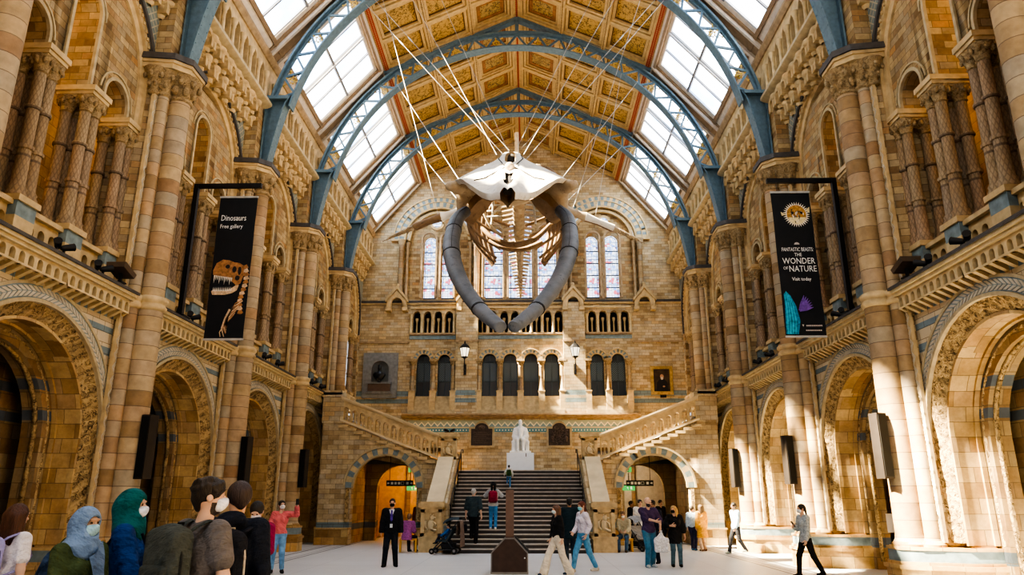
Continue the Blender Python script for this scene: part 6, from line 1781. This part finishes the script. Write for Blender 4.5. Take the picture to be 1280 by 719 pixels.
# ---- things glimpsed in the near left gallery
T = thing('display_frame', 'tall black metal frame standing inside the shaded upper gallery', 'frame', (-10.3, 12.9, 6.16))
mb = MB()
for y in (-.7, .7): mb.box(-.05, .05, y - .05, y + .05, 0, 3.7)
mb.box(-.05, .05, -.75, .75, 3.6, 3.72); mb.box(-.04, .04, -.7, .7, 2.9, 2.98); mb.obj('metal_frame', M_ironk, T, smooth=0)
for k, (y, z) in enumerate(((13.35, 8.0), (12.75, 8.9))):
    T = thing('globe_lamp', 'small glowing orange globe lamp in the shaded upper gallery, %s' % ('lower one' if k == 0 else 'upper one'), 'lamp', (-10.0, y, z))
    mb = MB(); mb.sphere((0, 0, 0), .16, 12, 8); mb.obj('globe', emis('amber globe', (1, .48, .10), 2.2), T, smooth=180)
    mb = MB(); mb.lathe([(.05, -.2), (.2, -.14), (.21, -.11), (.05, -.12)], 12); mb.tube([(0, 0, -.18), (0, 0, -1.6 + (8.0 - z))], .015, 6); mb.obj('stem', M_lett, T)
# ================================================================== the near end of the hall, behind the viewer
FR = struct(empty('wall_front'))
Y0_, Y1_ = -6.86, 10.3
mb = MB()
for s in (-1, 1): mb.box(*sorted((s * 8.9, s * 9.2)), Y0_, 9.5, 0, 16.6); mb.box(*sorted((s * 8.3, s * 9.2)), Y0_, Y1_, 16.3, 16.6); mb.box(*sorted((s * 9.0, s * 12.5)), 9.3, 9.5, 0, 16.6)
mb.obj('side_walls', M_brick, FR, smooth=0)
mb = MB(); wall(mb, -9.2, 9.2, 0, lambda u: roofline(u) if abs(u) < 8.5 else 16.6, [(-5, 1.5, 9, 13.5, 1.5), (0, 2.2, 9, 14.5, 2.2), (5, 1.5, 9, 13.5, 1.5)], Y0_ - .4, Y0_, lambda u, d, z: (u, d, z), 0, 0, True, 10, [-PUR[0], 0, PUR[0]])
mb.obj('entrance_wall', M_brick, FR)
mb = MB()
for c, h in ((-5, 1.5), (0, 2.2), (5, 1.5)): mb.quad((c - h, Y0_ - .2, 9), (c + h, Y0_ - .2, 9), (c + h, Y0_ - .2, 16.7 if c == 0 else 15), (c - h, Y0_ - .2, 16.7 if c == 0 else 15))
mb.obj('entrance_glass', emis('bright entrance window', (1, .96, .9), 3.5), FR, smooth=0)
for b in range(3):
    y = Y0_ + BAY * (b + .5)
    for sg in (-1, 1):
        if b == 2: slope(shared('unseen light block', lambda m_: m_.box(0, S2, -BAY / 2, BAY / 2, .05, .12), [M_frame_d], 0), 'unseen_light_block', FR, sg, PUR, A2, y); slope(shared('ceiling boards', f_board, CMATS, 0), 'ceiling_board', FR, sg, RID, A1, y); continue  # unseen board added in place of this skylight to darken the near end
        slope(shared('ceiling boards', f_board, CMATS, 0), 'ceiling_board', FR, sg, RID, A1, y)
        slope(shared('skylight frame', f_skyframe, [M_frame, M_frame_d], 0), 'skylight_frame', FR, sg, PUR, A2, y)
        slope(shared('skylight glass', f_glass, [M_glass], 0), 'skylight_glass', FR, sg, PUR, A2, y)
# ================================================================== the visitors
Rd = math.radians
JN = (.10, .22, .42); BLK = (.016, .016, .018); NAV = (.025, .03, .05)
HB = ('short', (.035, .022, .015)); DK = ('short', (.018, .013, .010))
P = person
# --- close to the camera
P('person', 'woman with long brown hair and lilac backpack near the shaded arch, seen from behind', (-4.80, 7.6, 0), Rd(165), 1.68, None, 'fair', True, .012, hands=((-.22, .0, .76), (.21, -.02, .76)), top=(.72, .68, .70), sleeve='short', legs=(.02, .025, .04), legkind='cloth', hair=('longer', (.075, .030, .016)), shoes=BLK)
P('person', 'woman in grey-blue headscarf, blue face mask and olive green jacket', (-3.14, 6.0, 0), Rd(68), 1.66, None, 'tan', True, .012, head=(Rd(5), 0), hands=((-.2, -.12, .85), (.2, -.12, .85)), top=(.060, .085, .035), hem=.70, topw=1.2, legs=(.05, .07, .12), hair=('hijab', (.17, .26, .42)), mask=(.36, .60, .72), shoes=BLK, hood=True)
P('person', 'woman in teal headscarf, white mask and dark blue tunic', (-3.03, 6.45, 0), Rd(112), 1.80, None, 'fair', True, .012, head=(Rd(-14), 0), hands=((-.10, -.26, 1.0), (.16, -.28, .98)), elbow=((-.6, .8, -.6), (.6, .8, -.6)), top=(.012, .05, .19), sleeve='elbow', hem=.6, topw=1.5, legs=(.02, .03, .06), legkind='cloth', hair=('hijab', (.008, .11, .115)), mask=(.72, .74, .80), shoes=BLK)
P('person', 'man in grey t-shirt with dark curly hair and a grey-green backpack', (-2.00, 5.58, 0), Rd(148), 1.87, None, 'fair', False, .012, head=(Rd(-30), 0), hands=((-.26, -.10, .80), (.16, -.26, .98)), elbow=((-.6, .8, -.2), (.6, .9, -.4)), top=(.135, .125, .125), sleeve='short', hem=.80, topw=1.35, legs=(.03, .05, .10), hair=('curly', (.022, .016, .012)), mask=(.75, .76, .78), shoes=BLK, beard=(.04, .03, .025), collar=False)
P('person', 'man in dark navy hooded top with a small black backpack', (-2.04, 6.3, 0), Rd(178), 1.86, None, 'fair', False, .012, head=(Rd(42), Rd(-6)), hands=((-.24, -.06, .80), (.24, -.05, .80)), top=(.012, .016, .028), hem=.80, topw=1.4, legs=(.012, .014, .02), legkind='cloth', hair=('short', (.04, .026, .024)), shoes=BLK, hood=True)
backpack('lilac printed backpack on the long-haired woman near the shaded arch', (-4.83, 7.6 - .16, 1.22), Rd(165), (.36, .34, .62), (.1, .1, .2), (.29, .13, .40))
backpack('grey-green backpack worn by the man in grey t-shirt', (-2.00 - .06, 5.58 - .19, 1.34), Rd(150), (.055, .065, .060), (.02, .022, .022), (.36, .19, .50))
backpack('small black backpack with pale piping on the navy hooded top', (-1.99, 6.3 - .19, 1.30), Rd(178), (.016, .018, .026), (.55, .48, .38), (.31, .14, .46))
P('person', 'person in crimson jacket looking down behind the navy hooded top', (-3.28, 10.2, 0), Rd(15), 1.70, None, 'fair', False, .016, head=(Rd(-12), Rd(-32)), lean=.12, hands=((-.10, -.26, 1.05), (.10, -.26, 1.05)), top=(.22, .02, .07), hem=.8, legs=NAV, hair=DK, mask=(.72, .66, .70), shoes=BLK)
# --- on the floor of the hall
P('person', 'woman in coral pink jumper raising her phone for a selfie', (-5.95, 19.3, 0), Rd(14), 1.70, None, 'fair', True, .015, head=(Rd(22), Rd(10)), lean=-.03, hands=((-.30, -.10, .82), (.40, -.30, 1.60)), elbow=((-.6, .5, -.2), (.8, -.3, -.3)), top=(.70, .17, .18), topw=1.5, hem=.94, legs=(.14, .30, .52), leglen=.93, hair=('tied', (.015, .012, .011)), mask=(.80, .80, .82), shoes=BLK, fdir=(Rd(-12), Rd(14)), feet=((-.13, 0, 0), (.13, 0, 0)))
P('person', 'man in black zipped jacket, violet tie and black face mask', (-3.44, 21.2, 0), Rd(8), 1.75, None, 'fair', False, .015, hands=((-.27, -.02, .80), (.27, -.02, .80)), top=(.013, .014, .018), hem=.86, topw=2.2, legs=(.014, .017, .026), legkind='cloth', legw=1.4, hair=('crop', (.03, .02, .015)), mask=(.012, .012, .013), shoes=BLK, feet=((-.15, -.03, 0), (.15, .02, 0)), fdir=(Rd(-14), Rd(16)))
G = bpy.data.objects['person.006'] if False else None
P('person', 'woman in black top and wide cream trousers with long brown hair', (1.09, 18.9, 0), Rd(-68), 1.60, None, 'fair', True, .015, head=(Rd(-6), Rd(-8)), hands=((-.16, -.12, .80), (.2, .06, .80)), top=BLK, topw=1.4, hem=.92, legs=(.70, .64, .52), legkind='cloth', legw=1.9, flare=.045, hair=('longer', (.12, .06, .035)), mask=(.66, .80, .84), shoes=(.03, .06, .10), feet=((-.08, -.36, 0), (.08, .30, .02)))
P('person', 'woman in pale lilac jumper and blue jeans with auburn hair', (1.78, 19.7, 0), Rd(-62), 1.68, None, 'fair', True, .015, head=(Rd(6), Rd(-8)), hands=((-.10, -.22, .98), (.20, -.02, .92)), elbow=((-.6, .8, -.3), (.6, .9, -.2)), top=(.68, .64, .74), topw=1.1, hem=.95, legs=(.10, .30, .52), hair=('tied', (.13, .035, .022)), mask=(.22, .58, .68), shoes=(.55, .50, .42), feet=((-.09, -.26, 0), (.09, .34, .03)), leglen=.95)
P('person', 'person in dark teal jacket behind the lilac jumper, seen from behind', (1.60, 22.4, 0), Rd(185), 1.76, None, 'brown', False, .016, hands=((-.22, -.02, .8), (.22, -.06, .82)), top=(.012, .028, .038), topw=2.2, hem=.66, legs=(.02, .035, .05), hair=('short', (.012, .010, .010)), shoes=BLK)
P('person', 'bald man in purple jumper and blue jeans checking his watch', (3.70, 21.1, 0), Rd(12), 1.78, None, 'fair', False, .015, head=(Rd(26), Rd(-10)), hands=((.06, -.34, 1.16), (.27, -.12, .98)), elbow=((-.9, .3, -.3), (.8, .6, -.2)), top=(.062, .040, .105), sleeve='elbow', topw=1.6, hem=.86, legs=(.045, .16, .27), legw=1.3, hair=('bald', BLK), mask=None, beard=(.025, .025, .03), shoes=(.45, .52, .56), feet=((-.10, -.06, 0), (.12, .14, .0)), fdir=(Rd(-6), Rd(12)))
P('person', 'blonde woman in black layers and black mask with ripped jeans', (4.46, 21.35, 0), Rd(-2), 1.56, None, 'fair', True, .015, head=(Rd(-34), 0), hands=((-.13, -.22, 1.18), (.30, -.02, .80)), elbow=((-.8, .2, -.8), (.8, .5, -.2)), top=(.016, .016, .017), sleeve='threeq', topw=2.2, hem=.66, legs=(.07, .14, .19), hair=('long', (.52, .31, .11)), mask=(.012, .012, .012), shoes=BLK, feet=((-.11, 0, 0), (.12, -.02, 0)))
P('person', 'person in pale blue shirt and navy trousers beside the mustard coat', (6.40, 28.1, 0), Rd(150), 1.50, None, 'fair', False, .018, head=(Rd(-25), Rd(-20)), lean=.06, top=(.42, .55, .68), topw=1.3, hem=.90, legs=(.035, .035, .075), legkind='cloth', hair=('short', (.06, .045, .035)), shoes=(.05, .16, .32), feet=((-.09, .05, 0), (.09, -.12, 0)))
P('person', 'woman in a long mustard yellow coat, seen from behind', (6.66, 27.75, 0), Rd(198), 1.55, None, 'fair', True, .018, head=(Rd(10), Rd(-20)), hands=((-.20, -.05, .85), (.2, -.05, .85)), top=(.72, .36, .05), topw=2.0, hem=.50, coat=True, legs=(.55, .40, .28), leglen=1.0, hair=('long', (.10, .065, .04)), shoes=(.20, .10, .05), feet=((-.09, .02, 0), (.10, .08, 0)))
P('person', 'person in light blue shirt stepping out beside the sunlit pier', (7.52, 26.45, 0), Rd(-70), 1.62, None, 'brown', False, .018, hands=((-.2, .10, .82), (.2, -.15, .84)), top=(.50, .66, .80), topw=1.4, hem=.84, legs=(.03, .03, .035), legkind='cloth', hair=DK, shoes=(.4, .45, .4), feet=((-.08, -.28, 0), (.08, .32, .05)))
P('person', 'woman in grey top and black trousers walking past the sunlit arcade', (7.08, 18.7, 0), Rd(-78), 1.62, None, 'fair', True, .015, head=(Rd(-6), 0), hands=((-.05, -.24, 1.20), (.20, -.10, .84)), elbow=((-.6, .4, -.9), (.5, .9, -.1)), top=(.36, .41, .44), topkind='print', topw=1.3, hem=.82, legs=(.014, .014, .016), legkind='cloth', hair=('tied', (.012, .010, .010)), mask=(.78, .82, .84), shoes=BLK, feet=((-.08, -.20, 0), (.08, .36, .03)))
# --- on the stairs
st = lambda y: (math.floor((y - SY) / TRD) + 1) * RISE
def on_stairs(name, label, x, y, rot, h, **k):
    z = st(y); K = h / 1.7; k.setdefault('feet', ((-.09, 0, 0), (.09, -.26 / K, RISE / K)))
    return P(name, label, (x, y, z), rot, h, None, **k)
on_stairs('person', 'grey haired man in dark shirt and black trousers climbing the stairs', -1.56, 26.75, Rd(176), 1.80, res=.016, hands=((-.28, .08, .86), (.27, -.06, .82)), top=(.035, .055, .065), sleeve='elbow', topw=1.8, hem=.84, legs=(.013, .013, .015), legkind='cloth', legw=1.5, hair=('crop', (.36, .36, .35)), shoes=(.03, .022, .02))
on_stairs('person', 'woman in black hat and pale jacket taking a picture on the stairs', -.90, 27.6, Rd(180), 1.58, res=.016, female=True, hands=((-.12, -.26, 1.36), (.12, -.26, 1.36)), elbow=((-.9, .2, -.5), (.9, .2, -.5)), top=(.44, .46, .48), topw=1.9, hem=.86, legs=(.06, .22, .46), hair=('hat', (.012, .013, .016)), shoes=(.7, .7, .7), feet=((-.09, 0, 0), (.10, 0, 0)))
on_stairs('person', 'small child in white sleeves and jeans climbing near the top of the stairs', -.40, 30.4, Rd(188), .86, res=.022, hands=((-.30, -.10, .92), (.36, -.12, 1.0)), top=(.62, .62, .60), topw=1.6, hem=.86, legs=(.06, .20, .42), hair=DK, shoes=(.5, .4, .35), child=1.12)
backpack('dark red backpack on the woman in the black hat', (-.90, 27.6 - .17, st(27.6) + 1.12), pi, (.26, .022, .045), (.5, .3, .3), (.32, .15, .40))
b_ = backpack('tiny black and lime backpack worn by the climbing child', (-.40, 30.4 - .10, st(30.4) + .57), pi, (.03, .07, .02), (.35, .6, .05), (.30, .15, .40)); b_.scale = (.62, .62, .62)
# --- seated, and far back in the passages
SEAT = dict(pelvis=(0, .08, .55), knee=((-.2, -1, .6), (.2, -1, .6)))
P('person', 'person in purple and pink jacket sitting on the yellow stool, back turned', (-3.88, 26.9, 0), Rd(160), 1.62, None, 'fair', False, .018, feet=((-.12, -.40, 0), (.12, -.34, 0)), hands=((-.12, -.30, .72), (.12, -.30, .72)), lean=.25, top=(.30, .08, .26), topkind='print', topw=2.0, hem=.44, legs=NAV, hair=('short', (.20, .11, .06)), shoes=BLK, **SEAT)
P('person', 'man with yellow and blue top sitting beside the stair newel', (3.78, 27.35, 0), Rd(-14), 1.70, None, 'fair', False, .018, feet=((-.14, -.42, 0), (.12, -.40, 0)), hands=((-.08, -.30, .70), (.12, -.28, .70)), lean=.08, head=(Rd(-10), Rd(-16)), top=(.45, .42, .30), topkind='cloth', topw=1.6, hem=.44, legs=(.05, .10, .17), hair=('crop', (.12, .07, .04)), mask=(.72, .73, .75), shoes=(.05, .03, .02), **SEAT)
mb = MB(); mb.box(-.32, .32, -.2, .2, .38, .44); T = thing('bench', 'low dark bench under the man in yellow', 'bench', (3.78, 27.45, 0)); mb.obj('seat', M_wood, T, smooth=0)
for x in (-.28, .28): mb = MB(); mb.box(x - .03, x + .03, -.18, .18, 0, .38); mb.obj('leg', M_wood, T, smooth=0)
FAR = [(-4.55, 33.9, 20, 1.66, (.24, .075, .03), (.20, .08, .05), 'fair', 'standing person in rust brown clothes inside the arch behind the man with tie', True),
       (-4.25, 33.4, -20, 1.70, (.02, .025, .035), (.02, .02, .03), 'fair', 'standing person in dark open jacket beside the rust brown clothes', False),
       (4.80, 32.7, 60, 1.66, (.015, .015, .016), BLK, 'brown', 'dark figure at the edge of the sunlit arch behind the pushchair', False),
       (4.60, 28.7, 10, 1.72, (.66, .66, .66), (.05, .05, .06), 'fair', 'person in white top standing behind the pale grey pushchair', False),
       (4.05, 22.4, -30, 1.70, (.014, .02, .04), NAV, 'brown', 'person in dark navy partly hidden behind the purple jumper', False),
       (6.15, 33.2, 30, 1.70, (.018, .012, .012), BLK, 'fair', 'dim figure in black deep inside the sunlit arch', False)]
for x, y, r, h, tp, lg, sk, lb, fm in FAR:
    P('person', lb, (x, y, 0), Rd(r), h, None, sk, fm, .02, top=tp, topw=1.6, hem=.80, legs=lg, legkind='cloth', hair=('long', (.10, .05, .03)) if fm else DK, shoes=BLK)
P('person', 'child in bright blue top sitting in the dark grey pushchair', (-2.46, 26.12, .0), -pi / 2 - .15, 1.0, None, 'fair', False, .018, pelvis=(0, .05, .84), feet=((-.10, -.55, .55), (.10, -.55, .55)), knee=((-.2, -1, .8), (.2, -1, .8)), hands=((-.14, -.26, .98), (.14, -.26, .98)), lean=-.25, top=(.03, .16, .50), topw=1.6, hem=.74, legs=NAV, hair=DK, shoes=BLK, child=1.1)
# --- things in hands
def phone(label, loc, rot):
    T = thing('phone', label, 'phone', loc); T.rotation_euler = rot
    mb = MB(); mb.box(-.038, .038, -.005, .005, -.075, .075); mb.obj('phone_body', M_blk, T, smooth=0)
    mb = MB(); mb.box(-.034, .034, .005, .006, -.068, .068); mb.obj('screen', plain('dark screen', (.02, .03, .04), .1, spec=.6), T, smooth=0)
phone('black phone held up by the woman in coral pink', (-5.44, 18.94, 1.72), (.2, 0, .3))
phone('black phone held at the chest by the woman in grey', (6.80, 18.62, 1.21), (.6, 0, -1.3))
T = thing('carrier_bag', 'white printed plastic carrier bag hanging from the hand of the purple jumper', 'bag', (4.0, 20.9, .42))
s = SDF((-.35, -.25, -.08), (.35, .25, .62), .015)
s.rbox((0, 0, .17), (.20, .075, .19), .06, .03); s.cap((-.03, 0, .28), (0, 0, .50), .16, .03, .06, 'add', (0, 1, 0), 2.2); s.cap((.12, -.06, .05), (.15, -.05, .33), .035, .02, .04); s.cap((-.13, -.06, .1), (-.1, -.05, .33), .03, .02, .04)
sdf_obj('bag_body', s, cloth((.62, .64, .68), 'print'), T); mb = MB(); mb.tube([(-.02, 0, .45), (-.015, 0, .55), (.015, 0, .55), (.02, 0, .45)], .012, 6); mb.obj('handle', cloth((.62, .64, .68)), T)
T = thing('camera_bag', 'small black bag in the hand of the grey haired man', 'bag', (-1.88, 26.72, st(26.75) + .52)); s = SDF((-.2, -.2, -.2), (.2, .2, .3), .012); s.rbox((0, 0, 0), (.11, .09, .12), .04); sdf_obj('bag_body', s, cloth((.014, .015, .02)), T); mb = MB(); mb.tube([(-.08, 0, .1), (-.04, 0, .26), (.04, 0, .26), (.08, 0, .1)], .01, 6); mb.obj('strap', cloth(BLK), T)
T = thing('blue_bag', 'folded navy blue bag beside the grey-green backpack', 'bag', (-2.62, 5.95, .95), .5); s = SDF((-.35, -.2, -.25), (.35, .2, .25), .012); s.cap((-.24, 0, -.06), (.2, 0, .10), .10, .07, .03, 'add', (0, 1, 0), 1.5); sdf_obj('bag_body', s, cloth((.012, .04, .14)), T); mb = MB(); mb.tube([(-.2, 0, .02), (-.05, 0, .22), (.12, 0, .28), (.25, .02, .15)], .012, 6); mb.obj('strap', cloth((.012, .03, .10)), T)
# guard's shirt front, tie and pass
g = next(o for o in bpy.data.objects if o.get('label', '').startswith('man in black zipped'))
mb = MB(); mb.prism([(-.075, 1.47), (.075, 1.47), (0, 1.26)], lambda p, q, t: (p, t, q), -.172, -.15, 0); mb.obj('shirt_front', cloth((.72, .74, .80)), g, smooth=0)
mb = MB(); mb.prism([(-.022, 1.45), (.022, 1.45), (.034, 1.20), (0, 1.16), (-.034, 1.20)], lambda p, q, t: (p, t, q), -.182, -.17, 0); mb.obj('tie', cloth((.09, .05, .34)), g, smooth=0)
mb = MB(); mb.box(-.035, .035, -.19, -.182, 1.0, 1.10); mb.obj('pass_card', cloth((.62, .70, .78)), g, smooth=0)
mb = MB(); mb.tube([(-.07, -.13, 1.46), (0, -.192, 1.10), (.07, -.13, 1.46)], .006, 5); mb.obj('lanyard', cloth((.06, .08, .25)), g)

# scarf ends over the olive jacket
gj = next(o for o in bpy.data.objects if o.get('label', '').startswith('woman in grey-blue headscarf'))
mb = MB()
rows = []
for i in range(13):
    f = i / 12
    a = Vector((-.05 - .17 * min(1, f * 1.6), .10 + .08 * f, 1.44 - .75 * f * f - .06 * f)); w = .10 + .05 * f
    rows.append([tuple(a + Vector((-w * .5 + w * q / 4, .055 + .02 * sin(q * 2 + i * .8) + .03 * sin(pi * q / 4), -.03 * q))) for q in range(5)])
mb.loft(rows, False, False); mb.obj('scarf_end', cloth((.10, .16, .30)), gj, smooth=180)
mb = MB(); rows = []
for i in range(10):
    f = i / 9; a = Vector((.02 + .10 * f, -.15 - .04 * f, 1.38 - .50 * f)); rows.append([tuple(a + Vector(((-.05 + .025 * q) * (1 - .5 * f), -.02 * sin(q * 1.6 + i * .7) - .02 * cos(q - 2), .03 * q))) for q in range(5)])
mb.loft(rows, False, False); mb.obj('scarf_end', cloth((.14, .21, .34)), gj, smooth=180)
gt = next(o for o in bpy.data.objects if o.get('label', '').startswith('woman in teal headscarf'))
mb = MB(); mb.tube([(-.12, -.12, 1.42), (-.06, -.2, 1.2), (.12, -.19, .95), (.20, 0, .85), (.10, .19, 1.0), (-.06, .17, 1.25), (-.13, .06, 1.44)], .012, 6); mb.obj('bag_strap', cloth((.02, .02, .03)), gt)
# ================================================================== camera, light, view
cd = bpy.data.cameras.new('camera'); cam = bpy.data.objects.new('camera', cd); COL.objects.link(cam)
cd.sensor_width = 36; cd.lens = 905 / 1280 * 36; cd.clip_end = 300; cd.clip_start = .1
cam.location = (.40, 0, 1.78); cam.rotation_euler = (pi / 2 + math.radians(16.321), 0, math.radians(1.2757)); SC.camera = cam
w = bpy.data.worlds.new('world'); SC.world = w; w.use_nodes = True
wt = NT(w.node_tree); w.node_tree.nodes.clear()
bg = wt.n('ShaderNodeBackground'); bg.inputs[0].default_value = (.86, .93, 1.0, 1); bg.inputs[1].default_value = .40
wo = wt.n('ShaderNodeOutputWorld'); wt.L(bg.outputs[0], wo.inputs[0])
sd = bpy.data.lights.new('sun', 'SUN'); sd.energy = 95; sd.angle = .03; sd.color = (1, .83, .56)
so = bpy.data.objects.new('sun', sd); COL.objects.link(so)
so.rotation_euler = Vector((1, .13, -1.06)).to_track_quat('-Z', 'Y').to_euler()
SC.view_settings.view_transform = 'AgX'
try: SC.view_settings.look = 'AgX - High Contrast'
except Exception: pass
SC.view_settings.exposure = 1.0
SC.cycles.max_bounces = 6; SC.cycles.diffuse_bounces = 4; SC.cycles.sample_clamp_indirect = 6
SC.cycles.caustics_reflective = False; SC.cycles.caustics_refractive = False

def lamp(name, loc, e, col, r=.4):
    l = bpy.data.lights.new(name, 'POINT'); l.energy = e; l.color = col; l.shadow_soft_size = r
    o = bpy.data.objects.new(name, l); COL.objects.link(o); o.location = loc
for s in (-1, 1):
    lamp('passage_lamp', (s * 4.5, 35.6, 3.1), 110 if s < 0 else 80, (1, .62, .25) if s < 0 else (1, .85, .65))
    for b in range(3): lamp('gallery_lamp', (s * 11.2, PY[b] + 2.2, 12.2), 110 if b == 0 else 45, (1, .60, .22))
